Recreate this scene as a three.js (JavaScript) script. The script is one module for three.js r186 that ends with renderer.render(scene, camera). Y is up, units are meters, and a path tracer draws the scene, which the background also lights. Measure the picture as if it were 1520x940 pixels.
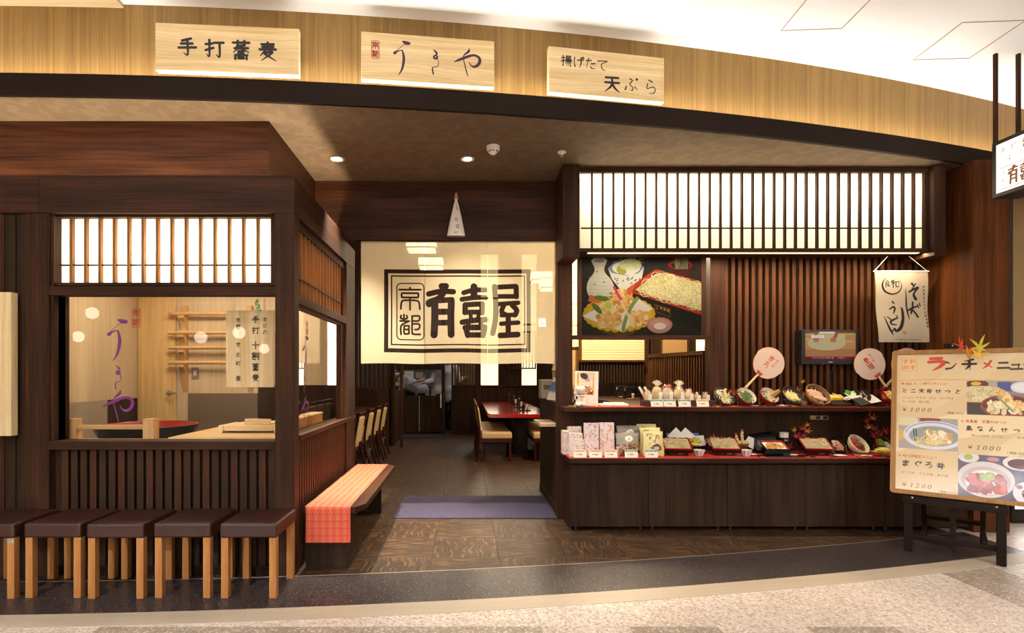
import * as THREE from 'three';
import { RectAreaLightUniformsLib } from 'three/addons/lights/RectAreaLightUniformsLib.js';
import { RoundedBoxGeometry } from 'three/addons/geometries/RoundedBoxGeometry.js';
import { mergeGeometries } from 'three/addons/utils/BufferGeometryUtils.js';
import { MarchingCubes } from 'three/addons/objects/MarchingCubes.js';

// ---------------------------------------------------------------- camera, exposure, large lights
const scene = new THREE.Scene();
scene.background = new THREE.Color(0x000000);
const EYE = 1.3, F = 820;                                   // eye height in metres, focal length in pixels of the 1520 x 940 frame
const camera = new THREE.PerspectiveCamera(2 * Math.atan(470 / F) * 180 / Math.PI, 1520 / 940, 0.05, 60);
camera.position.set(0, EYE, 0);
camera.lookAt(0, EYE, -10);
camera.setViewOffset(1520, 940, 70, -87, 1520, 940);        // shifted lens: all uprights stay upright
const renderer = new THREE.WebGLRenderer({ antialias: true });
renderer.toneMapping = THREE.LinearToneMapping;
renderer.toneMappingExposure = 2.0;
renderer.shadowMap.enabled = true;
RectAreaLightUniformsLib.init();

const WARM = 0xfff0da, WARMER = 0xffe4c0, PAPER = 0xfff4e2, NEUTRAL = 0xeef3ff;
function area(name, color, intensity, w, h, pos, target) {
  const l = new THREE.RectAreaLight(color, intensity, w, h);
  l.name = name; l.position.set(...pos); l.lookAt(...target); scene.add(l); return l;
}
function spot(name, color, intensity, pos, target, angle, penumbra, radius = 2) {
  const l = new THREE.SpotLight(color, intensity, 0, angle, penumbra, 2);
  l.name = name; l.position.set(...pos); l.target.position.set(...target); scene.add(l, l.target);
  l.castShadow = true; l.shadow.radius = radius; l.shadow.mapSize.set(1024, 1024); l.shadow.bias = -0.001; return l;
}
function point(name, color, intensity, pos, radius = 3) {
  const l = new THREE.PointLight(color, intensity, 0, 2);
  l.name = name; l.position.set(...pos); scene.add(l); l.castShadow = true; l.shadow.radius = radius; l.shadow.bias = -0.002; return l;
}
// mall ceiling panels over the corridor, in front of the shop (their fittings are built further down)
const MALL_PANELS = [[-3.2, -1.3], [0.3, -1.3], [3.6, -1.5], [-1.4, 4.6], [3.0, 4.6]];
for (const [x, z] of MALL_PANELS) area('ceiling_panel_light', NEUTRAL, z > 4 ? 4 : 5, 1.2, 0.6, [x, 3.765, z], [x, 0, z]);
// the lit shop window across the corridor, behind the camera
area('opposite_window_light', NEUTRAL, 0.45, 9, 2.0, [0.3, 1.5, 6.9], [0.3, 1.4, -3]);
// spots in the corridor ceiling that light the three boards on the fascia
for (const t of [-3.2, -1.9, -0.75, 0.45, 1.6, 2.9, 4.2]) spot('fascia_spot', NEUTRAL, 7, [t * 0.9, 3.74, 1.6], [t, 3.52, -3.75 - Math.max(0, t) * 0.12], 0.125, 0.7, 4);
// corridor spots aimed at the floor and the stools before the shop
for (const [x, t, d, cd] of [[-3.0, -2.1, 3.0, 52], [-0.4, -0.2, 2.7, 40], [1.8, 1.6, 2.8, 40], [4.2, 3.4, 3.2, 44]]) spot('corridor_spot', NEUTRAL, cd, [x, 3.74, 2.8], [t, 0.05, -d], 0.2, 0.8, 5);
area('opposite_cove_light', 0xf2f4ff, 80, 14, 0.12, [0, 3.0, 5.6], [0, 4, 5.6]);
// ---------------------------------------------------------------- helpers
let seed = 7;
const rnd = (a = 1, b) => { seed = (seed * 1664525 + 1013904223) >>> 0; const t = seed / 4294967296; return b === undefined ? t * a : a + t * (b - a); };
const lerp = (a, b, t) => a + (b - a) * t, clamp = (x, a = 0, b = 1) => Math.min(b, Math.max(a, x)), smooth = (a, b, x) => { const t = clamp((x - a) / (b - a)); return t * t * (3 - 2 * t); };
const X = (px, d) => (px - 690) * d / F, Y = (py, d) => EYE - (py - 557) * d / F;   // sizes read off the photograph: a pixel in a plane d metres before the lens
const used = {};
function numbered(name) { const n = used[name] = (used[name] ?? -1) + 1; return n ? name + '_' + String(n).padStart(3, '0') : name; }
function shade(o) { o.castShadow = o.receiveShadow = true; return o; }
function tag(o, label, category, group) { o.userData.label = label; o.userData.category = category; if (group) o.userData.group = group; return o; }
function thing(name, label, category, pos = [0, 0, 0], group, ry = 0) {
  const o = new THREE.Group(); o.name = numbered(name); o.position.set(...pos); o.rotation.y = ry; scene.add(o);
  return tag(o, label, category, group);
}
function part(parent, name, geo, mat, pos = [0, 0, 0], rot) {
  const m = shade(new THREE.Mesh(geo, mat)); m.name = name; m.position.set(...pos); if (rot) m.rotation.set(...rot); parent.add(m); return m;
}
function solo(name, label, category, geo, mat, pos = [0, 0, 0], group, rot) {
  const m = shade(new THREE.Mesh(geo, mat)); m.name = numbered(name); m.position.set(...pos); if (rot) m.rotation.set(...rot); scene.add(m); return tag(m, label, category, group);
}
function struct(name, geo, mat, pos = [0, 0, 0], rot) {
  const m = geo ? shade(new THREE.Mesh(geo, mat)) : new THREE.Group(); m.name = numbered(name); m.position.set(...pos); if (rot) m.rotation.set(...rot);
  m.userData.kind = 'structure'; scene.add(m); return m;
}
function twin(o, pos, label, ry) { const c = o.clone(); c.name = numbered(o.name.replace(/_\d{3}$/, '')); c.position.set(...pos); if (ry !== undefined) c.rotation.y = ry; if (label) c.userData = { ...o.userData, label }; scene.add(c); return c; }
// uv in metres; the grain runs along the named axis
function metres(g, grain = 'y', ox = rnd(5), oy = rnd(5)) {
  if (g.index) g = g.toNonIndexed();
  const p = g.attributes.position, uv = new Float32Array(p.count * 2), ax = { x: 0, y: 1, z: 2 }[grain], A = new THREE.Vector3(), B = new THREE.Vector3(), C = new THREE.Vector3();
  for (let i = 0; i < p.count; i += 3) {
    A.fromBufferAttribute(p, i); B.fromBufferAttribute(p, i + 1).sub(A); C.fromBufferAttribute(p, i + 2).sub(A); B.cross(C);
    const n = [Math.abs(B.x), Math.abs(B.y), Math.abs(B.z)], k = n.indexOf(Math.max(...n));
    let [a, b] = [0, 1, 2].filter((q) => q !== k); if (a === ax) [a, b] = [b, a];
    for (let j = i; j < i + 3; j++) { uv[j * 2] = p.getComponent(j, a) + ox + k * 0.37; uv[j * 2 + 1] = p.getComponent(j, b) + oy; }
  }
  g.setAttribute('uv', new THREE.BufferAttribute(uv, 2)); return g;
}
const shift = (g, x = 0, y = 0, z = 0) => g.translate(x, y, z);
const box = (w, h, l, grain = 'y') => metres(new THREE.BoxGeometry(w, h, l), grain);
const rbox = (w, h, l, r = 0.004, grain = 'y', s = 2) => metres(new RoundedBoxGeometry(w, h, l, s, Math.min(r, w / 2.01, h / 2.01, l / 2.01)), grain);
// a block between two corners, d being depth before the lens: [geometry, centre]
const block = (x0, x1, y0, y1, d0, d1, grain = 'y', r = 0) => [r ? rbox(x1 - x0, y1 - y0, d1 - d0, r, grain) : box(x1 - x0, y1 - y0, d1 - d0, grain), [(x0 + x1) / 2, (y0 + y1) / 2, -(d0 + d1) / 2]];
const bpart = (parent, name, mat, a, grain, r) => { const [g, c] = block(...a, grain, r); const b = parent.position; return part(parent, name, g, mat, [c[0] - b.x, c[1] - b.y, c[2] - b.z]); };
const bstruct = (name, mat, a, grain, r) => { const [g, c] = block(...a, grain, r); return struct(name, g, mat, c); };
const lathe = (pts, n = 28) => new THREE.LatheGeometry(pts.map(([r, y]) => new THREE.Vector2(r, y)), n);
const tube = (pts, r, n = 24, k = 8, closed = false) => new THREE.TubeGeometry(new THREE.CatmullRomCurve3(pts.map((p) => new THREE.Vector3(...p)), closed), n, r, k, closed);
function plate(shape, t, bevel = 0, seg = 12) { return new THREE.ExtrudeGeometry(shape, { depth: t, bevelEnabled: bevel > 0, bevelSize: bevel, bevelThickness: bevel, bevelSegments: 2, curveSegments: seg }); }
const poly = (pts) => new THREE.Shape(pts.map(([x, y]) => new THREE.Vector2(x, y)));
function blob(r, seedAt = 0, amp = 0.25, sy = 1, detail = 2) {                          // a lump with an uneven surface
  const g = new THREE.IcosahedronGeometry(r, detail), p = g.attributes.position;
  for (let i = 0; i < p.count; i++) {
    const x = p.getX(i) / r, y = p.getY(i) / r, z = p.getZ(i) / r, k = 1 + amp * (Math.sin(x * 5.1 + seedAt) * Math.sin(y * 4.3 + seedAt * 2) + Math.sin(z * 6.2 + seedAt * 3) * 0.6) * 0.7;
    p.setXYZ(i, x * r * k, y * r * k * sy, z * r * k);
  }
  g.computeVertexNormals(); return g;
}
const merge = (l) => mergeGeometries(l.map((g) => { const q = g.index ? g.toNonIndexed() : g; if (!q.attributes.uv) q.setAttribute('uv', new THREE.BufferAttribute(new Float32Array(q.attributes.position.count * 2), 2)); for (const k of Object.keys(q.attributes)) if (!['position', 'normal', 'uv'].includes(k)) q.deleteAttribute(k); return q; }));

// ---------------------------------------------------------------- textures
function hash(x, y, s) { let h = Math.imul(x, 374761393) ^ Math.imul(y, 668265263) ^ Math.imul(s, 2147483647); h = Math.imul(h ^ (h >>> 13), 1274126177); return ((h ^ (h >>> 16)) >>> 0) / 4294967296; }
function vnoise(x, y, px, py, s) {                                             // value noise that repeats every px, py cells
  const x0 = Math.floor(x), y0 = Math.floor(y), fx = x - x0, fy = y - y0, u = fx * fx * (3 - 2 * fx), v = fy * fy * (3 - 2 * fy), m = (a, n) => ((a % n) + n) % n;
  const a = hash(m(x0, px), m(y0, py), s), b = hash(m(x0 + 1, px), m(y0, py), s), c = hash(m(x0, px), m(y0 + 1, py), s), d = hash(m(x0 + 1, px), m(y0 + 1, py), s);
  return lerp(lerp(a, b, u), lerp(c, d, u), v);
}
function dataTex(w, h, fn, srgb = true, sx = 1, sy = 1) {
  const data = new Uint8Array(w * h * 4);
  for (let y = 0, o = 0; y < h; y++) for (let x = 0; x < w; x++, o += 4) { const c = fn(x / w, y / h); for (let k = 0; k < 3; k++) data[o + k] = clamp(c[k] ?? c[0], 0, 255); data[o + 3] = 255; }
  const t = new THREE.DataTexture(data, w, h); t.magFilter = THREE.LinearFilter; t.minFilter = THREE.LinearMipmapLinearFilter; t.generateMipmaps = true; t.wrapS = t.wrapT = THREE.RepeatWrapping;
  if (srgb) t.colorSpace = THREE.SRGBColorSpace; t.repeat.set(1 / sx, 1 / sy); t.needsUpdate = true; return t;
}
const rgb = (h) => [(h >> 16) & 255, (h >> 8) & 255, h & 255], mix3 = (a, b, t) => [lerp(a[0], b[0], t), lerp(a[1], b[1], t), lerp(a[2], b[2], t)];
// straight-grained wood: fine streaks along v. The texture covers `sx` by `sy` metres.
function woodTex(dark, light, { s = 1, fine = 150, coarse = 18, contrast = 1, sx = 0.6, sy = 1.2, size = 512, wave = 0.05 } = {}) {
  const D = rgb(dark), L = rgb(light);
  return dataTex(size, size, (u, v) => {
    const w = u + wave * (vnoise(u * 4, v * 3, 4, 3, s + 9) - 0.5);
    const a = vnoise(w * coarse, v * 2, coarse, 2, s), b = vnoise(w * fine, v * 5, fine, 5, s + 1), c = vnoise(u * fine * 2, v * 26, fine * 2, 26, s + 2), e = vnoise(u * 5, v * 3, 5, 3, s + 3);
    const k = clamp(0.5 + contrast * ((a - 0.5) * 0.6 + (b - 0.5) * 0.55 + (c - 0.5) * 0.3 + (e - 0.5) * 0.35));
    return mix3(D, L, k);
  }, true, sx, sy);
}
const grainBump = dataTex(256, 256, (u, v) => { const k = 255 * (0.5 * vnoise(u * 90, v * 5, 90, 5, 3) + 0.5 * vnoise(u * 128, v * 22, 128, 22, 4)); return [k, k, k]; }, false, 0.4, 0.8);
const M = (o) => new THREE.MeshStandardMaterial(o), MP = (o) => new THREE.MeshPhysicalMaterial(o);
const plain = (color, roughness = 0.6, extra = {}) => M({ color, roughness, ...extra });
function wood(dark, light, rough, o = {}) { return MP({ map: woodTex(dark, light, o), roughness: rough, specularIntensity: o.spec ?? 0.3, bumpMap: grainBump, bumpScale: o.bump ?? 0.0004 }); }

const darkWood = wood(0x25140a, 0x4e2e1a, 0.58, { s: 11 });                   // stained frame timber
const darkWood2 = wood(0x21140a, 0x3d2917, 0.6, { s: 21 });                  // counters and panels, greyer
const slatWood = wood(0x301b0d, 0x6c4325, 0.55, { s: 31 });
const redWood = wood(0x29150a, 0x4e2d1a, 0.5, { s: 41, fine: 110, contrast: 1.15 });   // beam and bulkhead veneer
const blackWood = wood(0x120b08, 0x241610, 0.4, { s: 51 });
const oakVeneer = wood(0x765a33, 0x967746, 0.5, { s: 61, fine: 200, coarse: 40, sx: 0.5, sy: 1.6, wave: 0.01 });
const paleWood = wood(0xd2b07a, 0xeed8aa, 0.5, { s: 71, fine: 60, coarse: 12, contrast: 0.9, sx: 0.36, sy: 1.4, wave: 0.12 });
const paleWall = wood(0xaf9872, 0xcab492, 0.5, { s: 81, fine: 160, coarse: 30, contrast: 0.7 });
const beech = wood(0x976232, 0xb57e48, 0.5, { s: 91, fine: 100, coarse: 14, contrast: 0.8 });
const pineWood = wood(0xb58a54, 0xd2aa74, 0.5, { s: 95, fine: 90, coarse: 12, contrast: 0.8 });
const shojiWood = wood(0x6b4422, 0x8c6236, 0.5, { s: 101 });
const leather = M({ color: 0x35190e, roughness: 0.4, bumpMap: dataTex(256, 256, (u, v) => { const k = 255 * vnoise(u * 60, v * 60, 60, 60, 5); return [k]; }, false, 0.08, 0.08), bumpScale: 0.0004 });
const creamLeather = plain(0xc4a878, 0.5);
const black = plain(0x0d0b0a, 0.35), charcoal = plain(0x1c1918, 0.5), white = plain(0xe8e4da, 0.55), steel = M({ color: 0xb9b4aa, metalness: 0.9, roughness: 0.3 });
const paperWhite = plain(0xefe8d8, 0.8);
const lacquerBlack = MP({ color: 0x0b0807, roughness: 0.22, clearcoat: 0.6, clearcoatRoughness: 0.1 }), lacquerRed = MP({ color: 0x9c1a10, roughness: 0.25, clearcoat: 0.6, clearcoatRoughness: 0.1 });
const glass = MP({ color: 0xffffff, roughness: 0, transmission: 1, thickness: 0, ior: 1.5 });
const clearPlastic = MP({ color: 0xffffff, roughness: 0.05, transmission: 1, thickness: 0, ior: 1.45 });
// a continuous skin round tapered bones: [[from], [to], radius at from, radius at to], joined smoothly
function field(bones, cell, k = 0.02) {
  let lo = [1e9, 1e9, 1e9], hi = [-1e9, -1e9, -1e9]; for (const [a, b, r, s] of bones) for (const [p, q] of [[a, r], [b, s]]) for (let i = 0; i < 3; i++) { lo[i] = Math.min(lo[i], p[i] - q); hi[i] = Math.max(hi[i], p[i] + q); }
  const ext = Math.max(hi[0] - lo[0], hi[1] - lo[1], hi[2] - lo[2]) / 2 + 3 * cell, mid = lo.map((v, i) => (v + hi[i]) / 2), n = Math.min(96, Math.ceil(2 * ext / cell) + 2), mc = new MarchingCubes(n, undefined, false, false, 120000); mc.isolation = 0;
  const half = n / 2; let o = 0;
  for (let z = 0; z < n; z++) for (let y = 0; y < n; y++) for (let x = 0; x < n; x++, o++) {
    const p = [mid[0] + (x - half) / half * ext, mid[1] + (y - half) / half * ext, mid[2] + (z - half) / half * ext]; let d = 1e3;
    for (const [a, b, r, s] of bones) { const ux = b[0] - a[0], uy = b[1] - a[1], uz = b[2] - a[2], t = clamp(((p[0] - a[0]) * ux + (p[1] - a[1]) * uy + (p[2] - a[2]) * uz) / (ux * ux + uy * uy + uz * uz + 1e-12)), e = Math.hypot(p[0] - a[0] - ux * t, p[1] - a[1] - uy * t, p[2] - a[2] - uz * t) - lerp(r, s, t); const h = clamp(0.5 + 0.5 * (d - e) / k); d = lerp(d, e, h) - k * h * (1 - h); }
    mc.field[o] = -d;
  }
  mc.update(); const c = mc.count, g = new THREE.BufferGeometry(), pos = new Float32Array(mc.positionArray.subarray(0, c * 3)), nor = new Float32Array(mc.normalArray.subarray(0, c * 3)); for (let i = 0; i < c; i++) for (let j = 0; j < 3; j++) pos[i * 3 + j] = mid[j] + pos[i * 3 + j] * ext;
  g.setAttribute('position', new THREE.BufferAttribute(pos, 3)); g.setAttribute('normal', new THREE.BufferAttribute(nor, 3)); g.setAttribute('uv', new THREE.BufferAttribute(new Float32Array(c * 2), 2)); return g;
}
// ---------------------------------------------------------------- lettering: every character as brush strokes on a 100 x 100 field (two digits x, two digits y)
const GLYPH = {
  手: '6808 2520|2035 7533|0856 9252|5012 5288 3280', 打: '0830 4226|2608 2688 1278|0860 4548|5022 9520|7622 7690 6080',
  蕎: '1014 9012|3404 3424|6604 6622|6826 3032|1842 8440|4830 1264|5042 9062|3856 3868|3856 6256 6268|3868 6268|2276 2296|2276 7876 7895 7090|3882 3892|3882 6282 6292|3892 6292',
  麦: '2014 8012|5004 5040|2427 7825|1040 9038|4042 1572|4056 7254 2096|3662 9296',
  揚: '0828 3624|2208 2288 1280|0656 3846|5010 5034|5010 8610 8634|5022 8622|5034 8634|4044 9642|5444 3872|5454 8652 8490 7486|6654 4684|7854 6092',
  げ: '1612 1250 1888 2472|4032 9228|7010 7256 5692|8008 8618|9004 9614', た: '1026 5622|3406 1290|5650 9046|5076 6488 9286', て: '0820 9014 4044 5084 8090',
  天: '1216 8814|0844 9242|5016 4660 0894|5044 6672 9494', ぷ: '4212 6022|5430 4048 6266 5686 4078|1862 0884 2476|7660 9280|8808 9412 8818 8212 8808',
  ら: '3610 6020|2834 2464 6650 8068 6890 3694', う: '3412 6620|2438 6230 7656 4294', 京: '5002 5016|1020 9018|3030 3050|3030 7030 7050|3050 7050|5050 5092 4086|3062 1482|6862 8880',
  都: '1418 5016|3204 3236|0836 5834|5208 1058|2050 2092|2050 4850 4892|2070 4870|2092 4892|6612 6696|6612 9012 7444 9266 7276',
  本: '1226 8824|5006 5096|4828 0876|5228 9476|3472 6672', 日: '2412 2492|2412 7612 7692|2450 7650|2490 7690', の: '5224 3074 1276 1640 5016 8830 9062 6292',
  十: '0848 9246|5006 5096', 割: '3202 3212|0812 0824|0812 5812 5422|1430 5230|1642 5042|0656 5854|3024 3064|1666 1694|1666 5066 5094|1692 5092|7216 7266|9006 9092 7886',
  北: '0838 3836|3810 3894|0682 3870|6010 6084 9684 9472|9226 6246', 町: '0820 0876|0820 4820 4876|2820 2876|0848 4848|0876 4876|5422 9820|7622 7692 6284',
  産: '5002 5012|1216 8814|3420 4032|6820 5832|1638 9036|1638 0896|3640 2862|3454 8252|5842 5890|3472 8070|2492 9290', 和: '4408 1020|0632 5230|2816 2894|2834 0666|3038 5060|6028 6084|6028 9228 9284|6084 9284',
  食: '5002 0444|5002 9640|3426 6624|2840 7038 7068|2854 7054|2868 7068|2840 2892 4884|5068 9296|8070 6280', そ: '2410 7610 2046 9040 5050 4476 7894', ば: '1412 1050 1688|3634 9630|6612 6684 4690 4076 6470 9286|7808 8418|9004 9614',
  ど: '3010 4044|7830 2862 3090 8290|7808 8420|8804 9414', ん: '5008 0892 4456 6060 6690 9470', ラ: '2012 7610|1036 8634 7464 3494', ン: '1418 4032|1288 5676 9030', チ: '7408 2222|0848 9246|5020 5064 2694', メ: '7410 5054 1490|2634 8280',
  ニ: '2026 8024|0880 9278', ュ: '2240 7038 6684|0886 9484', ー: '0850 9448', お: '0830 5626|3008 3086 1088 1268 5046 8860 6490|7014 9028', す: '0624 9420|5606 5662 3260 4646 6056 5080 3496', め: '2220 4474|6814 4872 1684 1446 5626 8836 8670 6092',
  ミ: '2010 7826|2440 7456|1472 8492', 丼: '1226 8824|0856 9454|3408 3062 1494|6808 6896|4466 5680', せ: '0644 9638|6814 6868 5464|2620 2886 8286', っ: '1046 6036 8656 5488', と: '3410 4248|8228 2466 2890 8490',
  鳥: '5002 3814|2814 2864|2814 7614 7644|2830 7630|2846 7646|2862 9262 8894 7086|1874 1292|3272 3688|4872 5286|6470 6884', な: '0626 5022|3006 1066|6214 8628|6444 6482 4292 3676 6072 9090', ま: '1222 8820|1642 8440|5004 5080 2692 2072 5470 8688',
  ぐ: '6008 2448 6490|7420 8634|8812 9624', ろ: '2212 7210 1058 5642 8664 6490 3492', 人: '5006 4850 0694|5030 9494', 気: '3204 1034|2616 9014|2632 8030|1646 7644 7484 9680|5254 1892|2060 5690', 二: '2026 8024|0880 9278', 八: '3824 0690|5414 6450 9690',
  い: '1420 1860 2684 4066|7024 8666', 又: '1416 8014 5066 1094|2030 4866 9294', は: '1412 1050 1688|3630 9628|6610 6684 4690 4076 6470 9286', か: '0832 6628 5888 4682|3808 0890|7222 9250', け: '1412 1050 1688|4032 9428|7210 7256 5692',
  香: '7404 2414|0828 9226|5010 5052|4828 0854|5228 9452|2858 2894|2858 7258 7294|2876 7276|2892 7292', 物: '1810 0840|0634 4230|2606 2694|0464 4252|6206 4446|5626 9626 9084 7680|7028 4480|8428 5892',
  有: '0826 9224|5002 3040 0670|3442 3494|3442 7842 7890 7088|3458 7858|3474 7874', 喜: '2012 8010|5002 5028|2826 7226|3036 3052|3036 7036 7052|3052 7052|3856 4464|6256 5664|0868 9266|2876 2896|2876 7276 7296|2894 7294',
  屋: '1810 8410 8430|1830 8430|1810 1650 0494|2844 8842|5044 3862 7660|6656 8070|2476 8674|5464 5494|1894 9494', 定: '5002 5014|1016 1032|1016 9016 8430|2842 7440|5242 5290|5264 8062|3056 2674 0694|2476 4890 9492',
  番: '7604 2812|3416 4026|6614 5826|0832 9230|5010 5056|4832 0856|5232 9454|2260 2296|2260 7860 7896|5060 5096|2278 7878|2294 7894', 桂: '0830 4228|2606 2696|2632 0466|2834 4254|5822 9020|7406 7446|5046 9644|5866 9264|7450 7490|4890 9888',
  川: '2010 1860 0694|5014 5084|8408 8496', 店: '5202 5214|1416 9414|1416 1256 0494|5422 5454|5436 8634|3058 3094|3058 8258 8294|3092 8292', 限: '1010 1096|1010 3610 2438 3858 2062|5210 8610 8646|5228 8628|5246 8646|5210 5292 6880|6248 9494|9254 7468',
  白: '4404 3016|2016 2094|2016 8016 8094|2054 8054|2092 8092', ご: '2622 7020|1460 1484 4892 8486|7806 8418|8802 9612', 豆: '1410 8808|2826 2850|2826 7426 7450|2850 7450|3058 3678|6858 6278|0892 9490',
  腐: '5002 5010|1412 9412|1412 0892|3018 2236|2630 2650|3828 9026|7418 7448 6644|5034 5640|2854 2896|2854 8254 8294|5448 3868|5460 7070|5470 3884|5476 7288', 税: '4006 1014|0632 4430|2610 2694|2434 0666|2838 4252|5604 6218|8604 7618|5424 5444|5424 9024 9044|5444 9044|6446 4494|7846 7888 9888 9676',
  抜: '0828 3624|2208 2288 1280|0656 3846|4426 9624|6208 5860 3892|5450 8248 4492|5454 9694', 一: '0850 9448', 市: '5002 5016|1018 9016|2834 2878|2834 7434 7474 6470|5018 5096', 乃: '2014 7010 5048 8248 8090 6484|3812 3460 1090',
  福: '2606 3214|0824 4424 0860|2644 2694|3046 4456|5012 9412|5824 5842|5824 8824 8842|5842 8842|5252 5292|5252 9252 9292|7252 7292|5272 9272|5292 9292', 豊: '2810 2832|2810 7210 7232|5004 5032|2821 7221|2832 7232|0842 9240|3052 3070|3052 7052 7070|3070 7070|3876 4288|6276 5888|0894 9494',
  宮: '5002 5012|1014 1030|1014 9014 8428|3428 3446|3428 6628 6646|3446 6646|2858 2894|2858 7258 7294|2892 7292', '、': '4070 5686', '・': '4646 5454', '¥': '1606 5048|8406 5048 5094|2052 8052|2068 8068', '(': '6204 4848 6294', ')': '3804 5248 3894',
};
function curve(pts, per = 14) {                                                // Catmull-Rom through points of any number of values
  if (pts.length === 2) { const o = []; for (let i = 0; i <= per; i++) o.push(pts[0].map((v, k) => lerp(v, pts[1][k], i / per))); return o; }
  const o = [];
  for (let i = 0; i < pts.length - 1; i++) {
    const a = pts[Math.max(0, i - 1)], b = pts[i], c = pts[i + 1], d = pts[Math.min(pts.length - 1, i + 2)];
    for (let s = 0; s < per; s++) { const t = s / per; o.push(b.map((_, k) => 0.5 * (2 * b[k] + (c[k] - a[k]) * t + (2 * a[k] - 5 * b[k] + 4 * c[k] - d[k]) * t * t + (3 * b[k] - a[k] - 3 * c[k] + d[k]) * t * t * t))); }
  }
  o.push(pts[pts.length - 1]); return o;
}
function ink(c, pts, color, per = 14) {                                        // a stroke whose points are [x, y, width]
  c.fillStyle = c.strokeStyle = color; c.lineCap = 'round'; const q = curve(pts, per);
  for (let i = 1; i < q.length; i++) { c.lineWidth = Math.max(0.4, (q[i][2] + q[i - 1][2]) / 2); c.beginPath(); c.moveTo(q[i - 1][0], q[i - 1][1]); c.lineTo(q[i][0], q[i][1]); c.stroke(); }
}
function glyph(c, ch, x, y, size, color, weight = 1, pen = false) {
  const g = GLYPH[ch];
  if (!g) { c.fillStyle = color; c.font = (weight > 1.2 ? 'bold ' : '') + Math.round(size) + 'px sans-serif'; c.textBaseline = 'middle'; c.textAlign = 'center'; c.fillText(ch, x + size / 2, y + size / 2); return; }
  const w = size * 0.1 * weight;
  for (const st of g.split('|')) {
    const p = st.split(' ').map((q) => [x + +q.slice(0, 2) / 100 * size, y + +q.slice(2) / 100 * size]), n = p.length;
    const falls = p[n - 1][1] - p[n - 2][1] > size * 0.12 && Math.abs(p[n - 1][0] - p[n - 2][0]) > size * 0.14, hook = n > 2 && !falls;
    if (pen) { ink(c, p.map((q) => [...q, w]), color, 6); continue; }
    const straight = n > 2 && Math.abs(p[0][1] - p[1][1]) < 3 && Math.abs(p[1][0] - p[2][0]) < size * 0.05;
    const q = straight ? p.flatMap((a, i) => (i && i < n - 1 ? [a, a] : [a])) : p;
    ink(c, q.map((a, i) => [...a, w * (i === 0 ? 1.05 : i === q.length - 1 ? (falls ? 0.35 : hook ? 0.3 : 1.1) : falls ? 1.15 : 0.82)]), color);
  }
}
// text: a row (or column) of characters, `step` the distance between them
function write(c, text, x, y, size, { color = '#1c1210', weight = 1, step = size * 1.05, down = false, pen = false, tall = 1 } = {}) {
  let i = 0;
  for (const ch of text) { if (ch !== ' ') { c.save(); c.translate(x + (down ? 0 : i * step), y + (down ? i * step : 0)); c.scale(1, tall); glyph(c, ch, 0, 0, size, color, weight, pen); c.restore(); } i++; }
}
function canvas(w, h, fill) { const k = document.createElement('canvas'); k.width = w; k.height = h; const c = k.getContext('2d'); if (fill) { c.fillStyle = fill; c.fillRect(0, 0, w, h); } return c; }
function canvasTex(c) { const t = new THREE.CanvasTexture(c.canvas); t.colorSpace = THREE.SRGBColorSpace; t.anisotropy = 8; return t; }
function rr(c, x, y, w, h, r) { c.beginPath(); c.roundRect(x, y, w, h, r); }
// the flowing three-character word, each character in its own field of about 400 units high
const FLOW = {
  u: [[[92, 6, 14], [125, 18, 36], [156, 21, 26]], [[112, 29, 5], [50, 83, 5], [14, 118, 8], [12, 126, 30], [30, 112, 16], [70, 97, 8], [88, 101, 14], [102, 168, 26], [97, 228, 26], [85, 280, 20], [65, 321, 12], [47, 346, 5]]],
  ki: [[[10, 6, 6], [32, 24, 18], [42, 40, 20], [36, 56, 8]], [[28, 60, 16], [14, 74, 18], [24, 90, 18], [44, 84, 20], [46, 68, 16], [34, 60, 14]], [[48, 92, 6], [60, 121, 6], [56, 152, 6], [45, 166, 7], [5, 177, 8], [1, 192, 12], [5, 221, 14], [10, 241, 13]]],
  ya: [[[5, 146, 8], [45, 126, 22], [95, 104, 28], [160, 76, 26], [212, 66, 24], [254, 84, 26], [266, 118, 30], [248, 160, 30], [208, 182, 22], [175, 170, 12], [155, 140, 6]], [[158, 4, 8], [150, 32, 24], [110, 64, 14], [93, 88, 6]], [[95, 103, 8], [112, 172, 11], [126, 226, 12], [141, 280, 9]]],
};
const flow = (c, k, x, y, s, color) => FLOW[k].forEach((st) => ink(c, st.map(([a, b, w]) => [x + a * s, y + b * s, w * s]), color));
function seal(c, x, y, w, h, color, lw) {                                      // the two-character place name in its upright box
  c.strokeStyle = color; c.lineWidth = lw; rr(c, x, y, w, h, w * 0.16); c.stroke();
  const S = (l, k = 1) => l.forEach((p) => ink(c, p.map(([a, b]) => [x + a / 220 * w, y + b / 453 * h, lw * 1.7 * k]), color, 8));
  S([[[20, 50], [195, 50]], [[107, 34], [107, 46]], [[42, 78], [172, 78]], [[172, 78], [176, 94], [172, 110]], [[172, 112], [42, 112]], [[42, 112], [38, 94], [42, 78]], [[32, 205], [38, 152], [62, 136], [150, 136], [180, 152], [186, 205]], [[107, 114], [107, 210]]]);
  S([[[34, 258], [34, 282], [80, 282], [80, 258]], [[57, 250], [57, 302]], [[26, 302], [100, 302]], [[92, 306], [36, 340], [34, 410]], [[60, 340], [98, 340]], [[98, 340], [98, 402]], [[98, 402], [60, 402], [60, 340]], [[60, 370], [98, 370]], [[122, 262], [176, 260], [186, 280], [172, 300], [122, 300]], [[124, 262], [124, 384], [134, 406], [190, 408]], [[136, 324], [176, 324], [186, 344], [174, 366], [148, 370]]]);
}
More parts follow.
